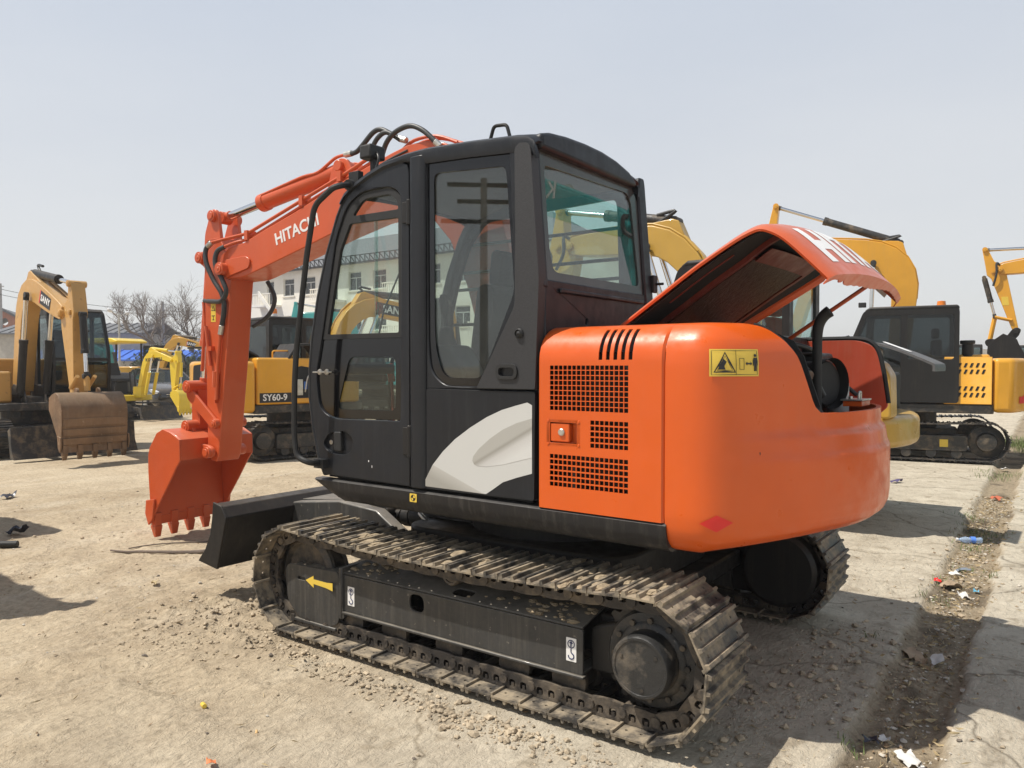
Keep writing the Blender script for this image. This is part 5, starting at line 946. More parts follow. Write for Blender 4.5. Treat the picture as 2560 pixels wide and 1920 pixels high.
b = MB(); b.prism([(-1.25 * K, 2.95 * K), (.55 * K, 2.98 * K), (.60 * K, 3.05 * K), (.3 * K, 3.16 * K), (-1.1 * K, 3.16 * K), (-1.3 * K, 3.06 * K)], 'y', -.75 * K, .75 * K); b.obj('canopy', Y_kom, rk, bevel=.05, bs=3)
for x, y in ((-1.0, .62), (-1.0, -.62), (.35, .66)): b = MB(); b.tube([(x * K, y * K, .95 * K), (x * K * .95, y * K, 2.98 * K)], .03, 8); b.obj('canopy_post', M_blk, rk)
b = MB(); b.tube([(.5 * K, .2 * K, .95 * K), (.45 * K, .2 * K, 1.9 * K)], .02, 6); b.tube([(.5 * K, 0, .95 * K), (.42 * K, 0, 1.85 * K)], .02, 6); b.obj('levers', M_rub, rk)
J_w[0] = .72
bo, FK, up, lo = arms(rk, dict(foot=(.72, .78), knee=(.95, 2.25), tip=(1.95, 1.70), top=(2.12, 1.93), end=(1.98, .72)), K, Y_kom, M_tdk, Y_kom, by=0, bw=.45, nteeth=4, bk=.72, cyl_mat=Y_kom)
b = MB(); b.box(.55, .85, -.12, .12, .62, .95); b.obj('swing_post', Y_kom, rk, bevel=.02)
for s in (1, -1): text('lettering', 'KOMATSU', .13, basis((1.32, s * .099, 1.72), (-s * 1, 0, s * -.05), (0, 0, 1)), M_prt, bo, bold=.003); text('lettering', 'KOMATSU', .10, basis((-.55, s * (.72 if s > 0 else .68), .62), (-s, 0, 0), (0, 0, 1)), M_prt, rk, bold=.002)
J_w[0] = 1.0
# tan machine behind the parked car
r3, c3, w3, bo, F3, up, lo = machine('tan excavator with grey bucket beside the parked black car', (26.4, -11.6, 0), 214, .9, Y_am2, dict(foot=(.3, 1.0), knee=(.7, 2.95), tip=(2.15, 2.25), top=(2.4, 2.55), end=(2.75, .85)), bmat=M_gbk, bw=.6)
brand_panel(bo, F3, up, lo, -.28, 9, 11, 'SANY', .14)
# ochre machine right behind the orange one
r4, c4, w4, bo, F4, up, lo = machine('ochre excavator standing right behind the orange one, grey lid open', (.50, -4.35, 0), 0, 1.0, Y_ol, dict(foot=(.15, 1.15), knee=(.55, 3.45), tip=(2.35, 3.10), top=(2.52, 3.58), end=(2.65, 1.35)), zt=1.08, glass_=M_glassr, blade=False, cabx=(-.83, .55))
b = MB(); b.box(1.15, 1.25, .14, .24, 2.42, 2.52); b.obj('work_lamp', M_rub, bo, bevel=.01)
for o_ in r4.children:
    if o_.name.split('.')[0] in ('track', 'undercarriage_frame'): o_.location.x += .42
lidp = [(-1.30, 1.66), (-1.40, 1.745), (-1.52, 1.76), (-1.72, 1.70), (-1.98, 1.585), (-2.02, 1.55), (-2.02, 1.50)]
b = MB(); b.grid([[(p.x, y, p.z) for y in lin(.92, .30, 6)] for p in smooth_path([(x, 0, z) for x, z in lidp], 4)]); ld = b.obj('engine_lid', M_grey, r4, solid=.02, smooth=60)
b = MB(); b.prism(roundpoly([(-1.58, .62), (-1.80, .62), (-1.80, .80), (-1.58, .80)], .04, 4), 'z', 0, .003); b.v = [(x, y, 1.765 - (-1.58 - x) * .42 + z) for x, y, z in b.v]; b.obj('lid_print', M_white, ld)
b = MB(); b.prism(roundpoly([(-1.56, 1.07), (-1.55, 1.40), (-1.50, 1.50), (-1.42, 1.58), (-1.46, 1.63), (-1.58, 1.58), (-1.65, 1.46), (-1.66, 1.07)], .04, 4), 'y', .50, .80); b.obj('open_cover', Y_ol, r4, bevel=.03, bs=3)
b = MB(); b.box(-1.45, -.86, -.85, .75, 1.09, 1.48); b.obj('engine_bay', M_sealshade, r4, bevel=.03)  # solid black block standing in for the shaded inside of the bay
b = MB(); b.tube(fillet([(-1.56, .70, 1.62), (-1.56, .70, 1.70), (-1.50, .70, 1.72), (-1.46, .70, 1.66)], .03, 4), .012, 8); b.obj('handle', M_zinc, r4)
# amber machine with black cab on the right
J_w[0] = 1.45
r5, c5, w5, bo, F5, up, lo = machine('amber excavator with glossy black cab and raised boom, on the right', (.0, -11.05, 0), 11, 1.03, Y_am, dict(foot=(.15, 1.2), knee=(-.45, 3.85), tip=(2.0, 3.75), top=(2.22, 4.58), end=(2.6, 2.0)), blade=False, cabtop=2.44, mshoe=M_tdk, glass_=M_glassk, cabx=(-.72, .90))
b = MB(); b.lathe([(0, 0), (.07, 0), (.06, .08), (0, .09)], (-.5, .75, 2.53), (0, 0, 1), 14); b.obj('beacon', M_amber, r5)
b = MB(); b.cyl((-.88, .75, 1.7), (-.88, .75, 1.90), .08, n=18); b.cyl((-.88, .75, 1.90), (-.88, .75, 1.96), .11, n=18); b.obj('air_cleaner', M_rub, r5, bevel=.01)
b = MB(); b.grid([[(-1.81 * math.cos(a), 1.81 * math.sin(a), z0 + dz * (.02 if a < .42 else 0)) for a in lin(.50, .34, 8)] for z0, dz in ((.95, 0), (1.06, 1))]); b.obj('red_sticker', M_red, r5)
b = MB(); b.box(-.6, -.48, 1.073, 1.076, .24, .36); b.obj('yellow_sticker', M_yel, r5)
b = MB(); b.tube(fillet([(.92, 1.0, 1.3), (1.03, 1.1, 1.35), (1.03, 1.1, 2.0), (.88, 1.0, 2.05)], .05, 4), .016, 8); b.obj('grab_rail', M_rub, r5)
b = MB(); b.box(.62, .74, .9, 1.02, 2.53, 2.61); b.obj('work_lamp', M_rub, r5, bevel=.01)
J_w[0] = 1.0
# machine at the right edge, only its arm in view
r6, c6, w6, bo, F6, up, lo = machine('amber excavator at the right edge holding up a black bucket', (-4.45, -15.0, 0), 4, 1.0, Y_am, dict(foot=(.3, 1.15), knee=(.8, 4.3), tip=(3.35, 3.55), top=(3.62, 3.98), end=(3.05, 2.25)), bmat=M_blk, bw=.8, brot=-62, bk=1.45)
b = MB(); b.prism(roundpoly([(3.30, 2.80), (3.18, 2.80), (3.20, 2.98), (3.32, 2.98)], .005, 2), 'y', .101, .103); b.obj('warning_sticker', M_yel, bo)
# distant machines
machine('teal excavator far behind, seen past the cab and over the amber lid', (17.2, -14.6, 0), 37, 1.0, Y_teal, dict(foot=(.3, 1.1), knee=(.7, 3.6), tip=(2.55, 3.25), top=(2.8, 3.72), end=(2.9, 1.5)), by=-.2)
machine('teal excavator far left behind the lemon mini excavator', (28.3, -9.2, 0), 200, 1.0, Y_teal, dict(foot=(.3, 1.1), knee=(.7, 2.9), tip=(2.1, 2.0), top=(2.3, 2.4), end=(2.5, .9)))
machine('far amber excavator between the black cab and the black bucket', (2.7, -41, 0), 60, 1.0, Y_am2, dict(foot=(.3, 1.1), knee=(.7, 2.6), tip=(2.3, 1.7), top=(2.5, 2.0), end=(2.6, .9)))
machine('farthest dark cabbed excavator left of the black bucket', (.9, -44, 0), 120, 1.0, Y_tan, dict(foot=(.3, 1.1), knee=(.7, 2.6), tip=(2.3, 1.7), top=(2.5, 2.0), end=(2.6, .9)))
# teal machine to the rear right, mirrored in the orange machine's rear window
r9, c9, w9, bo, F9, up, lo = machine('teal excavator standing to the rear right, mirrored in the rear window', (-9.3, -7.6, 0), 12, 1.7, Y_teal, dict(foot=(.5, 1.9), knee=(1.6, 7.6), tip=(5.4, 4.3), top=(5.7, 5.1), end=(5.6, 1.9)), bw=1.1)
for s in (1, -1): text('lettering', 'KOBELCO', .42, basis((up[9][0] * .5 + lo[9][0] * .5, s * .224, up[9][1] * .5 + lo[9][1] * .5), (-s * 1, 0, s * .35), (0, 0, 1)), M_white, bo, bold=.004)
# machine left of the frame: only its shadow reaches into the picture
machine('amber excavator standing just left of the frame, casting a shadow on the dirt', (6.75, 2.78, 0), 184, 1.0, Y_am2, dict(foot=(.3, 1.1), knee=(.7, 3.4), tip=(2.75, 2.5), top=(3.0, 2.9), end=(3.05, .95)))
# ================================================================== parked car
M_car = paint('black_car_paint', (.010, .011, .014), .18, .14, .8)
car = thing('parked_car', 'black saloon car parked behind the lemon mini excavator', 'car', (23.6, -10.35, 0), 168)
def car_sec(x, w, z0, z1, n=7): return [(x, y, z) for y, z in [(w * .86, z0), (w, z0 + (z1 - z0) * .25), (w * 1.0, z0 + (z1 - z0) * .6), (w * .94, z1 - .05), (w * .86, z1), (0, z1 + .03), (-w * .86, z1), (-w * .94, z1 - .05), (-w, z0 + (z1 - z0) * .6), (-w, z0 + (z1 - z0) * .25), (-w * .86, z0)]]
secs = [(2.30, .66, .34, .58), (2.22, .80, .24, .70), (1.9, .88, .20, .80), (1.2, .90, .20, .93), (.75, .90, .20, .97), (-.6, .90, .20, .99), (-1.5, .90, .20, 1.02), (-2.05, .88, .22, 1.0), (-2.25, .78, .30, .90), (-2.30, .68, .4, .7)]
b = MB(); rows = [car_sec(*s) for s in secs]; b.grid(rows); b.add(rows[0], [tuple(range(11))]); b.add(rows[-1], [tuple(range(11))]); b.obj('body', M_car, car, smooth=50)
cs = lambda x, w, z: [(x, w, z), (x, w * .5, z + .015), (x, 0, z + .02), (x, -w * .5, z + .015), (x, -w, z)]
b = MB(); b.grid([cs(.95, .80, .95), cs(.15, .62, 1.40)]); b.obj('windscreen', M_glassd, car, solid=.005)
b = MB(); b.grid([cs(.18, .62, 1.40), cs(-.2, .64, 1.455), cs(-.7, .63, 1.45), cs(-1.05, .60, 1.39)]); b.obj('roof', M_car, car, solid=.03, smooth=60)
b = MB(); b.grid([cs(-1.05, .60, 1.39), cs(-1.75, .74, 1.03)]); b.obj('rear_window', M_glassd, car, solid=.005)
for s in (-1, 1):
    b = MB(); b.add([(.92, s * .80, .97), (.15, s * .63, 1.38), (-1.05, s * .61, 1.38), (-1.7, s * .76, 1.02), (-.4, s * .84, .98)], [(0, 1, 2, 3, 4)]); b.obj('side_glass', M_glassd, car, solid=.004)
    for a_, c_ in (((.95, s * .80, .95), (.15, s * .63, 1.40)), ((-.35, s * .82, .98), (-.4, s * .64, 1.41)), ((-1.72, s * .76, 1.03), (-1.05, s * .61, 1.40))): b = MB(); b.tube([a_, c_], .03, 6); b.obj('pillar', M_car, car)
    b = MB(); b.prism(roundpoly([(2.20, .62), (1.80, .70), (1.72, .76), (1.9, .78), (2.2, .70)], .02, 3), 'y', s * .62, s * .885); b.obj('headlight', plain('headlamp_glass', (.75, .78, .80), .1, .3, .2, 30, 0), car, bevel=.01)
    for x in (1.38, -1.35):
        b = MB(); b.lathe([(.2, -.1), (.31, -.1), (.325, -.06), (.325, .06), (.31, .1), (.2, .1)], (x, s * .82, .32), (0, s, 0), 24); wh_ = b.obj('wheel', M_rub, car); b = MB(); b.lathe([(0, .07), (.05, .09), (.19, .075), (.21, .1)], (x, s * .82, .32), (0, s, 0), 20); b.obj('rim', M_zinc, wh_)
    b = MB(); b.box(.62, .72, s * .88, s * 1.05, .98, 1.10); b.obj('mirror', M_car, car, bevel=.03)
b = MB(); b.box(2.24, 2.30, -.5, .5, .52, .58); b.box(2.24, 2.29, -.42, .42, .28, .42); b.obj('grille', M_rub, car, bevel=.01)
b = MB(); b.box(2.29, 2.305, -.52, .52, .60, .615); b.box(2.29, 2.30, -.5, .5, .535, .545); b.lathe([(.06, 0), (.065, .012), (.05, .012)], (2.31, 0, .62), (1, 0, 0), 20); b.tube([(2.315, .045, .645), (2.315, .02, .59), (2.315, 0, .625), (2.315, -.02, .59), (2.315, -.045, .645)], .006, 5); b.obj('chrome_trim', M_chrome, car)
b = MB(); b.box(2.31, 2.32, -.22, .22, .42, .52); b.obj('number_plate', plain('plate_blue', (.05, .12, .4), .4), car)
# ================================================================== buildings
M_wall = plain('cream_render', (.80, .77, .69), .9, 0, .05, 1.2, 0); M_slate = plain('slate_roof', (.13, .135, .145), .8, 0, .2, 6, .01)
M_win = plain('window_frame', (.55, .55, .53), .6); M_pane = glass('building_glass', (.10, .12, .13), .12); M_dark = plain('dark_room', (.03, .03, .03), .9)
M_brick = plain('brick_red', (.36, .15, .09), .9, 0, .3, 14, .01); M_conc = plain('old_concrete', (.42, .40, .36), .9, 0, .15, 3, .004)
BX0, BX1, BYF, BH = 25.0, 58.8, -37.1, 9.5
bd = thing('apartment_building', 'cream three storey building with balconies and dark slate roof, behind the yard', 'building', (0, 0, 0))
bays = []; x = BX0 + 1.2; i = 0
while x < BX1 - 2.4:
    bays.append((x, i)); x += 2.75; i += 1
holes = []; wins = []
for fl in range(3):
    for x, i in bays:
        if i % 3 == 1: q = (x, x + 1.0, fl * 3.15 + .45, fl * 3.15 + 2.55, 'door')
        else: q = (x, x + 1.45, fl * 3.15 + 1.15, fl * 3.15 + 2.6, 'win')
        wins.append(q + (fl, i)); holes.append([(q[0], q[2]), (q[1], q[2]), (q[1], q[3]), (q[0], q[3])])
b = MB(); b.plate([[(BX0, 0), (BX1, 0), (BX1, BH), (BX0, BH)]] + holes, 'y', BYF - .3, BYF); wl_ = b.obj('wall', M_wall, bd, smooth=0)
b = MB(); b.box(BX0, BX0 + .3, BYF - 11, BYF - .3, 0, BH); b.box(BX1 - .3, BX1, BYF - 11, BYF - .3, 0, BH); b.box(BX0, BX1, BYF - 11, BYF - 10.7, 0, BH); b.obj('wall', M_wall, bd, smooth=0)
b = MB(); b.box(BX0 + .3, BX1 - .3, BYF - 1.8, BYF - 1.7, 0, BH); b.obj('room_backing', M_dark, bd)
for x0, x1, z0, z1, kind, fl, i in wins:
    b = MB(); f_ = .07; cs_ = [[(x0, z0), (x1, z0), (x1, z1), (x0, z1)]]; m_ = (x0 + x1) / 2
    if kind == 'win': hl = [[(x0 + f_, z0 + f_), (m_ - f_ / 2, z0 + f_), (m_ - f_ / 2, z1 - .5), (x0 + f_, z1 - .5)], [(m_ + f_ / 2, z0 + f_), (x1 - f_, z0 + f_), (x1 - f_, z1 - .5), (m_ + f_ / 2, z1 - .5)], [(x0 + f_, z1 - .43), (x1 - f_, z1 - .43), (x1 - f_, z1 - f_), (x0 + f_, z1 - f_)]]
    else: hl = [[(x0 + f_, z0 + f_), (x1 - f_, z0 + f_), (x1 - f_, z1 - f_), (x0 + f_, z1 - f_)]]
    b.plate(cs_ + hl, 'y', BYF - .2, BYF - .13); w_ = b.obj('window', M_win, bd, smooth=0)
    b = MB(); b.box(x0 + .03, x1 - .03, BYF - .175, BYF - .165, z0 + .03, z1 - .03); b.obj('pane', M_pane, w_)
    if kind == 'win': b = MB(); b.box(x0 - .1, x1 + .1, BYF - .02, BYF + .08, z0 - .1, z0 - .002); b.obj('sill', M_wall, w_)
    elif fl > 0:
        b = MB(); b.box(x0 - 1.0, x1 + 1.0, BYF, BYF + 1.2, z0 - .18, z0 - .02); bl_ = b.obj('balcony', M_wall, bd, smooth=0)
        for q in range(13): xx = x0 - .95 + q * 2.9 / 12; b = MB(); b.box(xx - .03, xx + .03, BYF + 1.12, BYF + 1.17, z0 - .02, z0 + .85); b.obj('baluster', M_wall, bl_)
        b = MB(); b.box(x0 - 1.0, x1 + 1.0, BYF + 1.09, BYF + 1.2, z0 + .851, z0 + .93); b.obj('handrail', M_wall, bl_)
b = MB(); b.add([(BX0 - .7, BYF + .7, BH + .02), (BX1 + .7, BYF + .7, BH + .02), (BX1 + .7, BYF - 11.7, BH + .02), (BX0 - .7, BYF - 11.7, BH + .02), (BX0 + 3.5, BYF - 5.5, BH + 3.2), (BX1 - 3.5, BYF - 5.5, BH + 3.2)], [(0, 1, 5, 4), (1, 2, 5), (2, 3, 4, 5), (3, 0, 4), (0, 3, 2, 1)]); b.obj('roof', M_slate, bd, smooth=0)
b = MB()
for i in range(64):
    xx = BX0 + i * (BX1 - BX0) / 63; b.tube([(xx, BYF + .55, BH - .05), (xx + .3, BYF + .85, BH + .5)], .035, 4); b.tube([(xx + .3, BYF + .85, BH + .5), (xx + .55, BYF + .55, BH - .05)], .035, 4)
b.tube([(BX0, BYF + .85, BH + .5), (BX1, BYF + .85, BH + .5)], .05, 4); b.tube([(BX0, BYF + .6, BH), (BX1, BYF + .6, BH)], .05, 4); b.obj('eave_truss', M_blk, bd)
b = MB(); b.prism([(54.0, 4.7), (54.0, 4.3), (50.6, 1.2), (50.6, 1.6)], 'y', BYF + 1.25, BYF + 1.4); b.prism([(54.0, 7.9), (54.0, 7.5), (50.6, 4.4), (50.6, 4.8)], 'y', BYF + 1.25, BYF + 1.4); b.obj('stair_flight', M_wall, bd)
# brick gable house, sheds, walls
def cam_xy(d, px): u = (px - 1280) / 1923.; return (-2.55 + d * (.5976 - u * .8018), 3.99 - d * (.8018 + u * .5976))
gx_, gy_ = cam_xy(80, 10)
hs_ = thing('brick_house', 'brick gable house with round vent and grey tiled roof, far left', 'house', (gx_, gy_, 0), 150)
b = MB(); b.plate([[(-4, 0), (4, 0), (4, 4.9), (0, 7.2), (-4, 4.9)], ell(.2, 6.1, .3, .38, 14)], 'x', 0, .3); b.obj('gable_wall', M_brick, hs_, smooth=0)
b = MB(); b.box(-9, 0, -4, 4, 0, 4.8); b.obj('wall', M_brick, hs_); b = MB(); b.box(.302, .33, -4, 4, 0, 3.4); b.obj('whitewash', M_white, hs_)
b = MB(); b.prism([(-4.4, 4.65), (0, 7.25), (4.4, 4.65), (4.4, 4.9), (0, 7.5), (-4.4, 4.9)], 'x', -9.3, .6); b.obj('roof', M_slate, hs_, smooth=0)
def shed(label, loc, yaw, L_, D_, H_, mw, mr, nm='shed'):
    s_ = thing(nm, label, 'shed', loc, yaw); b = MB(); b.box(-L_ / 2, L_ / 2, -D_ / 2, D_ / 2, 0, H_); b.obj('wall', mw, s_)
    b = MB(); b.prism([(-D_ / 2 - .5, H_ + .02), (0, H_ + D_ * .16), (D_ / 2 + .5, H_ + .02), (D_ / 2 + .5, H_ - .1), (0, H_ + D_ * .16 - .14), (-D_ / 2 - .5, H_ - .1)], 'x', -L_ / 2 - .4, L_ / 2 + .4); r_ = b.obj('roof', mr, s_, smooth=0)
    b = MB(); n_ = int(L_ / .8)
    for i in range(n_): xx = -L_ / 2 + (i + .5) * L_ / n_; b.prism([(-D_ / 2 - .5, H_ + .03), (0, H_ + D_ * .16 + .01), (0, H_ + D_ * .16 + .07), (-D_ / 2 - .5, H_ + .09)], 'x', xx - .04, xx + .04); b.prism([(D_ / 2 + .5, H_ + .03), (0, H_ + D_ * .16 + .01), (0, H_ + D_ * .16 + .07), (D_ / 2 + .5, H_ + .09)], 'x', xx - .04, xx + .04)
    b.obj('roof_ribs', mr, r_)
    for i in range(4): xx = -L_ / 2 + (i + .5) * L_ / 4; b = MB(); b.box(xx - .6, xx + .6, D_ / 2, D_ / 2 + .05, 1.0, 2.0); b.obj('window', M_dark, s_)
    return s_
M_blue = plain('blue_sheet', (.05, .16, .62), .45, 0, .1, 4, 0); M_pale = plain('pale_render', (.50, .48, .45), .9, 0, .1, 2, 0)
p = cam_xy(62, 372); shed('long shed with a bright blue sheet roof, behind the lemon mini excavator', (p[0], p[1], 0), 40, 16, 5, 2.0, M_pale, M_blue)
p = cam_xy(70, 20); shed('pale low shed with dark roof below the brick gable', (p[0], p[1], 0), 45, 14, 6, 2.8, M_pale, M_slate)
p = cam_xy(66, 230); shed('grey flat shed behind the worn tan cab', (p[0], p[1], 0), 35, 12, 6, 4.2, M_conc, M_slate)
for lab, d0, p0, d1, p1, h in (('low grey yard wall running behind the machines on the left', 66, -80, 72, 640, 2.3), ('distant pale yard wall at the far right', 85, 1700, 75, 2700, 3.2), ('distant grey wall hidden mostly behind the cab', 60, 1150, 85, 1750, 2.8)):
    a_, c_ = Vector(cam_xy(d0, p0)), Vector(cam_xy(d1, p1)); w_ = thing('yard_wall', lab, 'wall', (a_.x, a_.y, 0), math.degrees(math.atan2(*(c_ - a_).yx))); n_ = int((c_ - a_).length / 4)
    for i in range(n_): b = MB(); b.box(i * 4, i * 4 + 3.97, -.12, .12, 0, h); b.obj('wall_panel', M_conc, w_)
    for i in range(n_ + 1): b = MB(); b.box(i * 4 - .2, i * 4 + .16, -.2, .2, 0, h + .15); b.obj('wall_post', M_conc, w_)
# poles, wires, lamp
M_pole = plain('pole_concrete', (.38, .37, .35), .85); M_wire = plain('wire_black', (.03, .03, .03), .6)
def pole(px, d, h, lab):
    p = cam_xy(d, px); r_ = thing('utility_pole', lab, 'pole', (p[0], p[1], 0), 30); b = MB(); b.cyl((0, 0, 0), (0, 0, h), .18, .11, n=12); b.obj('mast', M_pole, r_); b = MB(); b.box(-.35, .35, -.04, .04, h - .3, h - .22); b.obj('crossarm', M_pole, r_, bevel=.01); return Vector((p[0], p[1], h - .5))
t1 = pole(4, 70, 9.0, 'concrete utility pole at the far left edge'); t2 = pole(408, 62, 6.7, 'short utility pole in front of the bare trees'); e_ = cam_xy(75, 700)
for (dz, dd), wl_n in zip(((0, 0), (-.45, .3), (-3.4, .1), (-3.9, .5)), ('topmost', 'second highest', 'third highest', 'lowest')):
    a_, c_ = t1 + Vector((0, dd, dz)), Vector((e_[0], e_[1] + dd, 7.3 + dz * .7)); b = MB(); b.tube([a_.lerp(c_, t) - Vector((0, 0, 1.1 * 4 * t * (1 - t))) for t in lin(0, 1, 24)], .022, 5); tag(b.obj('overhead_wire', M_wire), wl_n + ' thin black wire strung from the far left pole', 'wire', 'overhead wires at the far left')
pr_ = thing('utility_pole', 'tall utility pole with crossarms behind the camera, mirrored in the cab side window', 'pole', (12.1, 16.35, 0), 138); b = MB(); b.cyl((0, 0, 0), (0, 0, 7.2), .15, .10, n=12); b.obj('mast', M_pole, pr_)
for z_, w_ in ((7.0, 1.1), (6.5, .8), (5.9, 1.3)): b = MB(); b.box(-w_, w_, -.06, .06, z_ - .06, z_ + .06); b.obj('crossarm', M_blk, pr_, bevel=.01)
p = cam_xy(50, 299); sl = thing('street_lamp', 'double armed street lamp above the lemon canopy', 'street lamp', (p[0], p[1], 0), 126)
b = MB(); b.cyl((0, 0, 0), (0, 0, 5.0), .09, .05, n=12); b.tube([(-.9, 0, 5.02), (-.5, 0, 4.88), (0, 0, 4.8), (.5, 0, 4.88), (.9, 0, 5.02)], .03, 8, 4); b.obj('post', M_pole, sl)
for s in (-1, 1): b = MB(); b.lathe([(0, 0), (.09, .08), (.12, .3), (.08, .48), (0, .52)], (s * .85, 0, 5.0), (s, 0, .2), 12); b.obj('lamp_head', plain('lamp_shell', (.6, .6, .6), .4), sl)
# bare trees
M_bark = plain('bark', (.16, .125, .10), .9, 0, .3, 8, .01)
def bare_tree(px, d, h, lab, seed, spread=.55):
    rr = random.Random(seed); p = cam_xy(d, px); t_ = thing('bare_tree', lab, 'tree', (p[0], p[1], 0), rr.uniform(0, 360)); tr, tw = MB(), MB()
    def grow(pos, dirv, ln, r_, lv):
        pts = [pos]; dv = dirv.copy()
        for _ in range(4):
            dv = (dv + Vector((rr.gauss(0, .16), rr.gauss(0, .16), rr.gauss(.04, .1)))).normalized(); pts.append(pts[-1] + dv * ln / 4)
        (tr if lv < 2 else tw).tube(pts, [r_, r_ * .6], 6 if lv < 2 else 3)
        if lv >= (5 if h < 7 else 6): return
        for _ in range(4 if 1 < lv < 4 else 3):
            q = pts[rr.randint(2, 4)]; a = rr.uniform(0, 6.283); nd = (dv * .75 + Vector((math.cos(a), math.sin(a), rr.uniform(0, .5))) * spread * rr.uniform(.7, 1.3)).normalized(); grow(q, nd, ln * rr.uniform(.58, .80), r_ * .55, lv + 1)
    grow(Vector((0, 0, 0)), Vector((0, 0, 1)), h * .30, h * .02, 0); tr.obj('trunk', M_bark, t_); tw.obj('crown', M_bark, t_, recalc=False, smooth=0)
bare_tree(432, 60, 10.5, 'large bare tree left of the orange stick', 5); bare_tree(480, 62, 10.5, 'bare tree directly behind the orange stick', 8); bare_tree(318, 70, 7.6, 'small bare tree beside the street lamp', 12); bare_tree(390, 64, 9.0, 'bare tree between pole and street lamp', 21); bare_tree(2090, 95, 5.0, 'tiny bare tree on the horizon right of the exhaust', 31); bare_tree(2370, 90, 4.5, 'tiny bare tree on the horizon above the black cab', 33)
# evergreen shrubs: leafy clumps
M_leaf = plain('evergreen_leaf', (.035, .055, .022), .8, 0, .4, 5, 0)
def shrub(px, d, w, h, lab, seed):
    rr = np.random.default_rng(seed); p = cam_xy(d, px); s_ = thing('evergreen_shrub', lab, 'shrub', (p[0], p[1], 0), 36); n = 2600
    u = rr.normal(size=(n, 3)); u /= np.linalg.norm(u, axis=1)[:, None]; c = u * (rr.random(n) ** .35)[:, None]; c *= (.75 + .25 * np.sin(c[:, :1] * 5 + seed)); c = c * [w, 1.2, h * .5] + [0, 0, h * .5]
    d1 = rr.normal(size=(n, 3)) * .10; d2 = rr.normal(size=(n, 3)) * .10; v = np.stack([c, c + d1, c + d1 * .5 + d2], 1).reshape(-1, 3)
    b = MB(); b.v = [tuple(q) for q in v]; b.f = [(3 * i, 3 * i + 1, 3 * i + 2) for i in range(n)]; b.obj('crown', M_leaf, s_, recalc=False, smooth=0); b = MB(); b.cyl((0, 0, 0), (0, 0, h * .5), .12, .06, n=8); b.obj('trunk', M_bark, s_)
shrub(395, 58, 2.6, 3.4, 'dark evergreen shrub behind the blue roof', 2); shrub(350, 60, 2.2, 2.8, 'lower evergreen shrub left of the blue roof end', 3); shrub(480, 58, 2.4, 3.0, 'evergreen shrub behind the orange bucket link', 4)
# ================================================================== ground
_VT = {}
def vnoise(X, Y, sc, seed):
    if seed not in _VT: _VT[seed] = np.random.default_rng(seed).random((256, 256))
    T = _VT[seed]; x, y = X * sc, Y * sc; xi, yi = np.floor(x).astype(int), np.floor(y).astype(int); fx, fy = x - xi, y - yi
    fx, fy = fx * fx * (3 - 2 * fx), fy * fy * (3 - 2 * fy); g = lambda i, j: T[(xi + i) & 255, (yi + j) & 255]
    return (g(0, 0) * (1 - fx) + g(1, 0) * fx) * (1 - fy) + (g(0, 1) * (1 - fx) + g(1, 1) * fx) * fy
def fbm(X, Y, sc, n, seed, rough=.5): 
    s = 0; a = 1; t = 0
    for i in range(n): s = s + a * vnoise(X, Y, sc * 2 ** i, seed + i); t += a; a *= rough
    return s / t
def strip_edges(Y):
    base = -1.765 - np.minimum(Y, 1.0) * .030 ; return base, base - .33      # left and right edge x of the dirt strip
def smst(a, b, x): t = np.clip((x - a) / (b - a), 0, 1); return t * t * (3 - 2 * t)
def ground_fields(X, Y):
    eL, eR = strip_edges(Y); wob = (fbm(X, Y, 3, 3, 50) - .5) * .10; wob2 = (fbm(X, Y, 14, 2, 55) - .5) * .03
    inL = smst(-.02, .025, X - (eL + wob * .7 + wob2)); inR = smst(-.02, .025, (eR + wob * .9 + wob2) - X)
    slab = np.maximum(inL, inR); n1 = fbm(X, Y, .55, 4, 3)
    bury = smst(-1.2, .9, X + (n1 - .5) * 2.2) * smst(-2.6, -1.0, Y + (n1 - .5) * 2.5); bury = np.maximum(bury, smst(.2, 2.5, X + (n1 - .5) * 3)) 
    conc = slab * (1 - bury) * np.where(X < -1.9, 1.0, .85)
    return slab, conc, n1
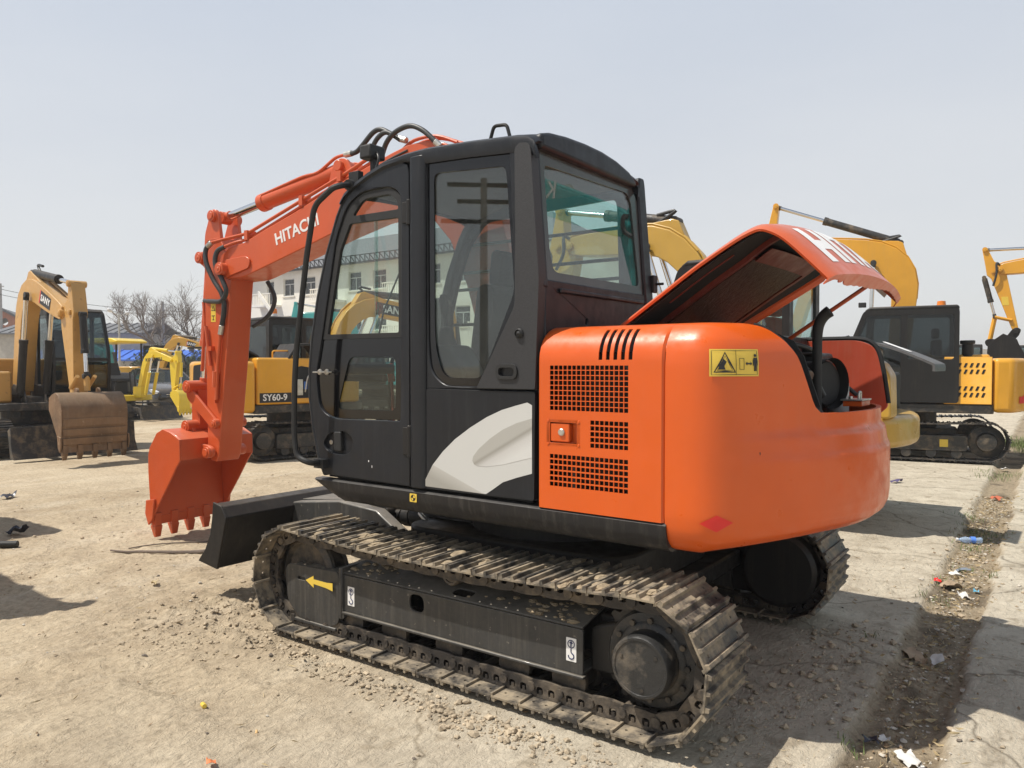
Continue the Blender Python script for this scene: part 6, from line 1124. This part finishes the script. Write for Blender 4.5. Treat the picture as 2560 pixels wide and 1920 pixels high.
def ground_h(X, Y):
    slab, conc, n1 = ground_fields(X, Y); far = np.clip(1.4 - np.hypot(X - 0, Y - 1.5) / 9.0, .1, 1)
    rough = (fbm(X, Y, 1.6, 4, 20) - .5) * .045 + (fbm(X, Y, 6, 5, 30) - .5) * .040 + np.clip(fbm(X, Y, 17, 3, 40) - .60, 0, 1) * .075
    churn = np.exp(-((X - 1.75) / .5) ** 2 - ((Y - 1.25) / .45) ** 2) + .8 * np.exp(-((Y - 1.42) / .12) ** 2) * smst(-1.2, -.9, X) * smst(1.6, 1.2, X) + .6 * np.exp(-((X + 1.45) / .3) ** 2 - ((Y + .55) / .4) ** 2)
    ch = np.abs(fbm(X, Y, 9, 4, 60) - .5) * .13 + np.clip(fbm(X, Y, 22, 3, 66) - .5, 0, 1) * .10
    h = rough * (1 - conc * .85) * far + churn * ch * (1 - conc) - .045 * (1 - slab) + slab * 0
    keep = 1 - .9 * ((np.abs(Y - 1.035) < .26) | (np.abs(Y + .835) < .26)) * (np.abs(X) < 1.4)      # packed flat under the tracks
    tr = np.sin(X * 46 + Y * 3) * .006 * np.exp(-((Y - 1.05) / .3) ** 2) * smst(1.6, 2.0, X) * smst(3.2, 2.2, X)
    for (ax_, ay_, bx_, by_, wd, fr) in ((7.0, 2.6, .4, 1.95, .16, 60), (7.4, 3.4, .2, 2.75, .16, 60), (6.5, -.8, 2.2, 2.9, .11, 75), (-3.6, -6.5, -.2, -2.2, .2, 42)):
        dx_, dy_ = bx_ - ax_, by_ - ay_; l_ = math.hypot(dx_, dy_); u_ = ((X - ax_) * dx_ + (Y - ay_) * dy_) / l_; v_ = ((X - ax_) * -dy_ + (Y - ay_) * dx_) / l_ + .06 * np.sin(u_ * .9)
        m_k = np.exp(-(v_ / wd) ** 4) * smst(-.3, .3, u_) * smst(l_ + .3, l_ - .3, u_) * smst(.42, .58, fbm(X, Y, .8, 3, 90)) * (1 - conc)
        tr = tr + m_k * (-.008 + .0055 * np.sin(u_ * fr + np.abs(v_) * 30)) + .006 * np.exp(-((np.abs(v_) - wd * 1.15) / .03) ** 2) * smst(.42, .58, fbm(X, Y, .8, 3, 90)) * smst(-.3, .3, u_) * smst(l_ + .3, l_ - .3, u_)
    return np.minimum(h * keep, .05) - .012 + tr
def axis(lo, hi, st, out):
    c = np.arange(lo, hi + st / 2, st); g = []; s = st; x = hi
    while x < out: s *= 1.16; x += s; g.append(x)
    g2 = []; s = st; x = lo
    while x > -out: s *= 1.16; x -= s; g2.append(x)
    return np.r_[g2[::-1], c, g]
gxs, gys = axis(-4.6, 7.4, .027, 1500), axis(-6.5, 3.6, .027, 1500)
GX, GYY = np.meshgrid(gxs, gys, indexing='ij'); GZ = ground_h(GX, GYY); slab, conc, _ = ground_fields(GX, GYY)
m_, n_ = GX.shape; V = np.stack([GX, GYY, GZ], -1).reshape(-1, 3).astype(np.float32)
idx = np.arange(m_ * n_).reshape(m_, n_); Fq = np.stack([idx[:-1, :-1], idx[1:, :-1], idx[1:, 1:], idx[:-1, 1:]], -1).reshape(-1, 4)
me = bpy.data.meshes.new('ground'); me.vertices.add(len(V)); me.vertices.foreach_set('co', V.ravel()); me.loops.add(Fq.size); me.loops.foreach_set('vertex_index', Fq.ravel().astype(np.int32)); me.polygons.add(len(Fq)); me.polygons.foreach_set('loop_start', np.arange(0, Fq.size, 4, dtype=np.int32)); me.polygons.foreach_set('loop_total', np.full(len(Fq), 4, np.int32)); me.polygons.foreach_set('use_smooth', np.ones(len(Fq), bool)); me.update(calc_edges=True)
for nm, arr in (('concrete', conc), ('strip', 1 - slab)):
    at = me.attributes.new(nm, 'FLOAT', 'POINT'); at.data.foreach_set('value', arr.ravel().astype(np.float32))
m_g, t, bb = nodes('yard_dirt_and_concrete'); co = coords(t)
ac = N(t, 'ShaderNodeAttribute', attribute_name='concrete'); as_ = N(t, 'ShaderNodeAttribute', attribute_name='strip')
big = noise(t, co, .35, 6, .6); mid = noise(t, co, 2.4, 8, .62, .3); fine = noise(t, co, 26, 8, .7); spk = noise(t, co, 110, 4, .6)
streaks = noise(t, coords(t, (1.0, .28, 1)), 1.8, 7, .65, .6)
d1 = mix(t, ramp(t, mid, [(.30, 0.0), (.72, 1.0)]), (.32, .24, .155), (.57, .465, .32))
d1 = mix(t, ramp(t, big, [(.35, 0.0), (.68, .75)]), d1, (.63, .535, .388)); d1 = mix(t, ramp(t, streaks, [(.52, 0.0), (.72, .55)]), d1, (.69, .61, .475))
d1 = mix(t, ramp(t, fine, [(.30, .55), (.55, 0.0)]), d1, (.20, .152, .10)); d1 = mix(t, ramp(t, spk, [(.63, 0.0), (.72, .7)]), d1, (.60, .55, .45))
cc = mix(t, ramp(t, mid, [(.28, 0.0), (.75, 1.0)]), (.46, .405, .315), (.65, .59, .475)); cc = mix(t, ramp(t, noise(t, co, 5.5, 8, .7, .6), [(.52, 0.0), (.64, .65)]), cc, (.26, .215, .155)); cc = mix(t, ramp(t, fine, [(.28, .5), (.45, 0.0)]), cc, (.18, .15, .11))
vor = N(t, 'ShaderNodeTexVoronoi', feature='DISTANCE_TO_EDGE', Scale=.55); wv = N(t, 'ShaderNodeVectorMath', operation='ADD'); nv_ = N(t, 'ShaderNodeTexNoise', Scale=3.0, Detail=5.0); L(t, co, nv_.inputs['Vector']); sc_ = N(t, 'ShaderNodeVectorMath', operation='SCALE', Scale=.35); L(t, nv_.outputs['Color'], sc_.inputs[0]); L(t, co, wv.inputs[0]); L(t, sc_.outputs[0], wv.inputs[1]); L(t, wv.outputs[0], vor.inputs['Vector'])
crack = ramp(t, vor.outputs['Distance'], [(0.0, .75), (.010, 0.0)]); cc = mix(t, crack, cc, (.16, .135, .10))
st_c = mix(t, ramp(t, fine, [(.35, 0.0), (.7, 1.0)]), (.23, .182, .122), (.45, .37, .258))
wet = ramp(t, noise(t, coords(t, (1.3, .75, 1)), 1.5, 3, .5), [(.54, 0.0), (.60, .62)]); st_c = mix(t, wet, st_c, (.085, .066, .046))
c = mix(t, ac.outputs['Fac'], d1, cc); c = mix(t, as_.outputs['Fac'], c, st_c); L(t, c, bb.inputs['Base Color']); bb.inputs['Roughness'].default_value = .95; bb.inputs['Specular IOR Level'].default_value = .2
hs2 = N(t, 'ShaderNodeMath', operation='MULTIPLY_ADD'); L(t, spk, hs2.inputs[0]); hs2.inputs[1].default_value = .35; L(t, fine, hs2.inputs[2]); st2 = noise(t, coords(t, (9, 4.2, 5)), 2.6, 7, .68, 1.2); hs3 = N(t, 'ShaderNodeMath', operation='MULTIPLY_ADD'); L(t, st2, hs3.inputs[0]); hs3.inputs[1].default_value = 2.2; L(t, hs2.outputs[0], hs3.inputs[2])
bump(t, bb, hs3.outputs[0], .022, .75)
me.materials.append(m_g); struct(mkobj('ground', me))
# ------------------------------------------------------------------ loose stones, clods and straw
def rocks(name, n, sampler, mat, rmin, rmax, seed, flat=.65):
    rg = np.random.default_rng(seed); base = np.array([(1, 0, 0), (-1, 0, 0), (0, 1, 0), (0, -1, 0), (0, 0, 1), (0, 0, -1), (.7, .7, .3), (-.7, .6, .4), (.6, -.7, -.3), (-.6, -.7, .4), (.2, .1, -.95), (-.2, .75, .65), (.35, -.55, .8), (-.85, -.1, .6), (.9, .2, .5)]); 
    from mathutils import Vector as Vv
    bmx = bmesh.new(); [bmx.verts.new(p) for p in base]; bmesh.ops.convex_hull(bmx, input=bmx.verts); fs = [tuple(v.index for v in f.verts) for f in bmx.faces]; bmx.verts.index_update(); fs = [tuple(v.index for v in f.verts) for f in bmx.faces]; bmx.free()
    P = sampler(rg, n); r_ = rmin * (rmax / rmin) ** (rg.random(len(P)) ** 2.6); vs, ff = [], []; hz_ = ground_h(P[:, 0], P[:, 1])
    for i, (x, y) in enumerate(P):
        q = base * (1 + rg.uniform(-.32, .32, base.shape)) * r_[i] * [1.15, .9, flat]; a = rg.uniform(0, 6.283); q = np.c_[q[:, 0] * math.cos(a) - q[:, 1] * math.sin(a), q[:, 0] * math.sin(a) + q[:, 1] * math.cos(a), q[:, 2]] + [x, y, hz_[i] + r_[i] * flat * .35]
        o = len(vs); vs += [tuple(v) for v in q]; ff += [tuple(k + o for k in f) for f in fs]
    b = MB(); b.v, b.f = vs, ff; o = stuff(b.obj(name, mat, recalc=False, smooth=0)); return o
def in_fov(P):
    d = P - np.array([-2.55, 3.99]); dep = d @ np.array([.5976, -.8018]); lat = d @ np.array([-.8018, -.5976]); return P[(dep > 1.2) & (np.abs(lat) < dep * .75 + .2)]
def s_area(x0, x1, y0, y1): return lambda rg, n: in_fov(np.c_[rg.uniform(x0, x1, n), rg.uniform(y0, y1, n)])
def s_band(pts, w): return lambda rg, n: (lambda t, k: np.array(pts)[k] * (1 - t)[:, None] + np.array(pts)[k + 1] * t[:, None] + rg.normal(0, w, (n, 2)))(rg.random(n), rg.integers(0, len(pts) - 1, n))
M_clod = plain('dirt_clod', (.40, .325, .228), .95, 0, .38, 9, .004); M_grav = plain('pale_gravel', (.50, .46, .39), .9, 0, .25, 25, .003); M_dgr = plain('dark_gravel', (.15, .125, .10), .9, 0, .3, 25, .003)
rocks('dirt_clods', 2600, s_area(-4, 7, -3, 4), M_clod, .0025, .016, 1, .75); rocks('pale_gravel', 800, s_area(-4, 7, -3, 4), M_grav, .003, .013, 2); rocks('dark_gravel', 380, s_area(-4, 7, -3, 4), M_dgr, .003, .014, 3)
rocks('churned_clods', 950, s_band([(1.3, 1.42), (.2, 1.43), (-1.1, 1.40)], .055), M_clod, .003, .016, 4, .8); rocks('churned_front_clods', 800, s_band([(1.5, .8), (1.75, 1.3), (1.5, 1.65)], .22), M_clod, .003, .018, 5, .85); rocks('rear_clods', 500, s_band([(-1.35, 1.2), (-1.5, .2), (-1.45, -.9)], .12), M_clod, .003, .022, 6, .8); rocks('track_clods', 150, s_band([(-.15, 1.44), (-.75, 1.42)], .06), M_clod, .005, .022, 8, .85)
def flakes(name, n, sampler, mat, l0, l1, seed, w=.35, lift=.01):
    rg = np.random.default_rng(seed); P = sampler(rg, n); b = MB(); hz_ = ground_h(P[:, 0], P[:, 1])
    for i, (x, y) in enumerate(P):
        l = rg.uniform(l0, l1); a = rg.uniform(0, 6.283); c_, s_ = math.cos(a) * l, math.sin(a) * l; ww = w * rg.uniform(.5, 1.2); z = hz_[i] + .004; k1, k2, k3 = rg.uniform(0, lift, 3)
        b.add([(x - c_, y - s_, z + k1), (x - s_ * ww, y + c_ * ww, z + k2), (x + c_, y + s_, z + k3), (x + s_ * ww, y - c_ * ww, z + .002)], [(0, 1, 2, 3)])
    return stuff(b.obj(name, mat, recalc=False, smooth=0))
M_straw = plain('dry_straw', (.42, .33, .19), .9, 0, .3, 40, 0); M_dleaf = plain('dead_leaf', (.22, .15, .085), .9, 0, .4, 30, 0); M_grass = plain('weed_green', (.13, .175, .055), .8, 0, .4, 30, 0)
strip_s = lambda rg, n: np.c_[-1.93 + rg.normal(0, .10, n) - (lambda q: 0)(0), rg.uniform(-7, 1.1, n)] + np.c_[np.zeros(n), np.zeros(n)]
def strip_sampler(y0, y1, w=.10, off=0): 
    def f(rg, n): y = rg.uniform(y0, y1, n); return np.c_[-1.93 + off - y * .030 + rg.normal(0, w, n), y]
    return f
flakes('strip_straw', 900, strip_sampler(-7, 1.0), M_straw, .008, .034, 11, .12, .02); flakes('strip_leaves', 600, strip_sampler(-7, 1.0), M_dleaf, .006, .016, 12, .6, .015); flakes('yard_straw', 700, s_area(-4, 6, -3, 4), M_straw, .008, .04, 13, .06); flakes('yard_leaves', 260, s_area(-4, 6, -4, 4), M_dleaf, .006, .018, 14, .5)
rocks('strip_gravel', 900, strip_sampler(-7, 1.0), M_grav, .003, .016, 15); rocks('strip_clods', 500, strip_sampler(-7, 1.0), M_clod, .004, .022, 16)
def grass(name, spots, seed):
    rg = random.Random(seed); b = MB()
    for x, y, rad, n, h in spots:
        for _ in range(n):
            px, py = x + rg.gauss(0, rad), y + rg.gauss(0, rad); a = rg.uniform(0, 6.283); z = float(ground_h(np.array([px]), np.array([py]))[0]); hh = h * rg.uniform(.4, 1.2); dx, dy = math.cos(a), math.sin(a); w = .0015 + h * .012; ln = rg.uniform(.3, 1.0) * hh
            b.add([(px - dy * w, py + dx * w, z), (px + dy * w, py - dx * w, z), (px + dx * ln * .5 + dy * w * .7, py + dy * ln * .5 - dx * w * .7, z + hh * .7), (px + dx * ln, py + dy * ln, z + hh * .85), (px + dx * ln * .5 - dy * w * .7, py + dy * ln * .5 + dx * w * .7, z + hh * .7)], [(0, 1, 2, 4), (4, 2, 3)])
    return stuff(b.obj(name, M_grass, recalc=False, smooth=0))
grass('weeds', [(-1.80, .62, .03, 26, .05), (-1.78, -3.7, .06, 60, .06), (-1.72, -4.6, .08, 50, .06), (-1.85, -2.9, .06, 30, .05), (-2.0, -2.7, .03, 20, .05), (-1.75, -1.9, .06, 40, .05), (-1.77, -2.3, .05, 30, .05), (-1.6, -.75, .03, 14, .04), (-1.6, -9.2, .15, 120, .08), (-1.55, -8.6, .15, 60, .08), (-1.8, -4.3, .12, 120, .05), (-1.62, -5.2, .08, 70, .05)], 5)
grass('far_weeds', [(-2.0 + random.gauss(0, .35), -14.2 + random.gauss(0, .9), .22, 150, .18) for _ in range(18)] + [(-3.6 + random.gauss(0, .6), -21 + random.gauss(0, 1), .4, 60, .3) for _ in range(8)], 6)
# ------------------------------------------------------------------ litter
def gz(x, y): return float(ground_h(np.array([x]), np.array([y]))[0])
bt_ = thing('plastic_bottle', 'crushed clear blue plastic bottle lying in the dirt strip', 'bottle', (-1.737, -3.987, gz(-1.737, -3.987) + .035), 25)
m_pet, t, bb = nodes('blue_pet'); bb.inputs['Base Color'].default_value = (.55, .72, .95, 1); bb.inputs['Roughness'].default_value = .12; bb.inputs['Transmission Weight'].default_value = .6; bb.inputs['Alpha'].default_value = .85
b = MB(); b.lathe([(0, -.10), (.024, -.10), (.030, -.09), (.029, -.05), (.026, -.03), (.030, -.015), (.026, .015), (.030, .035), (.021, .07), (.012, .085), (.012, .10)], (0, 0, 0), (1, 0, 0), 16); b.v = [(x, y, z * (.8 + .15 * math.sin(x * 40))) for x, y, z in b.v]; b.obj('bottle_body', m_pet, bt_, smooth=60)
b = MB(); b.cyl((.095, 0, 0), (.112, 0, 0), .014, n=14); b.obj('cap', plain('cap_white', (.7, .72, .75), .4), bt_); b = MB(); b.lathe([(.0305, -.045), (.0305, -.005)], (0, 0, 0), (1, 0, 0), 16); b.obj('bottle_label', plain('label_blue', (.10, .25, .75), .4), bt_)
M_paper = plain('white_paper', (.60, .59, .56), .8, 0, .06, 20, 0); M_cardb = plain('cardboard', (.36, .27, .18), .9, 0, .15, 20, 0); M_bag = plain('dark_plastic_film', (.03, .032, .045), .35, 0, .3, 20, .004)
def scrap(name, lab, cat, x, y, sx, sy, mat, seed, lift=.03, th=.0015, rot=None, grp=None):
    rr = np.random.default_rng(seed); n = 9; a = rr.uniform(0, 6.28) if rot is None else rot; H = rr.random((4, 4)); rows = []
    for i in range(n):
        row = []
        for j in range(n):
            u, v = i / (n - 1), j / (n - 1); fu, fv = u * 2.999, v * 2.999; iu, iv = int(fu), int(fv); hh = (H[iu, iv] * (1 - fu + iu) + H[iu + 1, iv] * (fu - iu)) * (1 - fv + iv) + (H[iu, iv + 1] * (1 - fu + iu) + H[iu + 1, iv + 1] * (fu - iu)) * (fv - iv)
            jx, jy = (rr.uniform(-.06, .06, 2) if 0 in (i, j) or n - 1 in (i, j) else (0, 0)); lx, ly = (u - .5 + jx) * sx * .66, (v - .5 + jy) * sy * .66; row.append((lx * math.cos(a) - ly * math.sin(a), lx * math.sin(a) + ly * math.cos(a), hh * lift))
        rows.append(row)
    b = MB(); b.grid(rows); o = b.obj(name, mat, None, solid=th, smooth=40); o.location = (x, y, gz(x, y) + .006); tag(o, lab, cat, grp); return o
scrap('paper_sheet', 'creased white paper sheet nearest the camera in the strip', 'paper', -1.998, .547, .17, .10, M_paper, 1, .035, rot=2.2)
scrap('paper_scrap', 'small folded white paper beside a dark wrapper', 'paper', -1.885, .44, .085, .06, M_paper, 2, .03); scrap('plastic_wrapper', 'crumpled dark wrapper beside the small folded paper', 'wrapper', -1.84, .50, .09, .07, M_bag, 3, .04)
scrap('cardboard_piece', 'brown torn cardboard piece lying in the machine shadow', 'cardboard', -1.795, -.743, .13, .20, M_cardb, 4, .03, .003, rot=.6); scrap('paper_scrap', 'crumpled pale paper right of the cardboard piece', 'paper', -1.93, -.695, .10, .09, M_paper, 5, .05); scrap('foam_lump', 'beige crumpled scrap touching the pale crumpled paper', 'scrap', -1.86, -.64, .09, .07, M_cardb, 6, .05)
scrap('paper_scrap', 'white elongated paper scrap in the sunlit strip', 'paper', -1.798, -2.613, .08, .16, M_paper, 7, .04); scrap('paper_scrap', 'white scrap with curled edge at the right of the sunlit strip', 'paper', -1.901, -2.11, .14, .09, M_paper, 8, .04); scrap('plastic_wrapper', 'grey plastic strip above the white elongated paper', 'wrapper', -1.809, -2.89, .06, .16, plain('grey_film', (.25, .28, .33), .4), 9, .03)
scrap('red_wrapper', 'small red wrapper at the left of the sunlit strip', 'wrapper', -1.714, -2.3, .07, .05, M_red, 10, .04); scrap('cardboard_piece', 'tan cardboard scrap among papers in the sunlit strip', 'cardboard', -1.80, -2.275, .2, .13, M_cardb, 11, .05, .003); scrap('blue_wrapper', 'tiny light blue wrapper beside the curled white scrap', 'wrapper', -1.955, -2.28, .06, .05, plain('light_blue_film', (.12, .42, .60), .4), 12, .03)
scrap('orange_rag', 'orange rag lying far up the strip', 'rag', -1.725, -6.70, .24, .08, plain('orange_cloth', (.45, .13, .07), .9), 13, .05); scrap('paper_scrap', 'white box scrap beside the far black track', 'paper', -1.591, -9.78, .22, .14, M_paper, 14, .08); scrap('plastic_wrapper', 'purple film lying on the far pale concrete', 'wrapper', -.55, -7.25, .3, .12, plain('violet_film', (.10, .08, .17), .5), 15, .05)
scrap('black_cloth', 'black plastic bag remnant on the dirt at the left', 'bag', 5.277, 1.078, .26, .16, M_bag, 16, .10); scrap('dark_rag', 'dark rag far left on the dirt', 'rag', 7.6, .3, .28, .14, M_bag, 17, .08); scrap('dry_leaf', 'pale dry leaf lying on open dirt left of the blade', 'leaf', 2.698, 1.17, .12, .06, M_straw, 18, .03); scrap('orange_peel', 'orange scrap cut off by the bottom edge', 'scrap', .149, 2.323, .06, .05, plain('orange_scrap', (.75, .22, .08), .7), 19, .03)
b = MB(); b.cyl((4.80, 1.25, gz(4.8, 1.25) + .03), (4.90, 1.35, gz(4.9, 1.35) + .03), .03, n=14); tag(b.obj('dark_tube', M_rub, bevel=.004), 'short dark tube lying at the left edge', 'tube')
b = MB(); b.cyl((.64, 2.05, gz(.64, 2.05) + .012), (.69, 2.03, gz(.69, 2.03) + .012), .011, n=12); tag(b.obj('yellow_plug', M_yel, bevel=.002), 'small yellow plastic plug on the foreground dirt', 'plug')
b = MB(); b.cyl((.235, 2.06, gz(.235, 2.06) + .006), (.262, 2.04, gz(.262, 2.04) + .006), .005, n=10); tag(b.obj('cigarette_stub', plain('filter_paper', (.62, .40, .18), .8)), 'tan cigarette stub on the foreground dirt', 'cigarette stub')
b = MB(); b.tube([(x, y, gz(x, y) + .016) for x, y in [(3.98, .86), (3.85, .79), (3.74, .73), (3.55, .60), (3.40, .47), (3.30, .40)]], [.008, .018], 8, 5); tag(b.obj('dry_branch', M_bark), 'dark dry branch on the ground left of the blade', 'branch')
b = MB(); b.tube([(x, y, gz(x, y) + .010) for x, y in [(4.0, .70), (3.95, .56), (3.85, .38), (3.71, .18), (3.6, 0.0)]], .006, 6, 5); tag(b.obj('thin_twig', M_bark), 'thin pale twig under the bucket teeth', 'twig')
for i, (x, y, l, a) in enumerate([(4.55, .95, .25, 2.4), (2.2, 2.2, .12, .4), (-.5, 2.3, .14, 2.9)]): pass
# ------------------------------------------------------------------ light haze over the yard
m_h = bpy.data.materials.new('thin_haze'); m_h.use_nodes = True; t = m_h.node_tree; t.nodes.clear()
vo = N(t, 'ShaderNodeOutputMaterial'); pv = N(t, 'ShaderNodeVolumePrincipled'); pv.inputs['Color'].default_value = (.93, .94, .96, 1); pv.inputs['Density'].default_value = .0014; pv.inputs['Anisotropy'].default_value = .2; L(t, pv.outputs[0], vo.inputs['Volume'])
b = MB(); b.box(-1650, 1650, -1650, 1650, -2.0, 17.0); stuff(b.obj('haze', m_h, smooth=0))
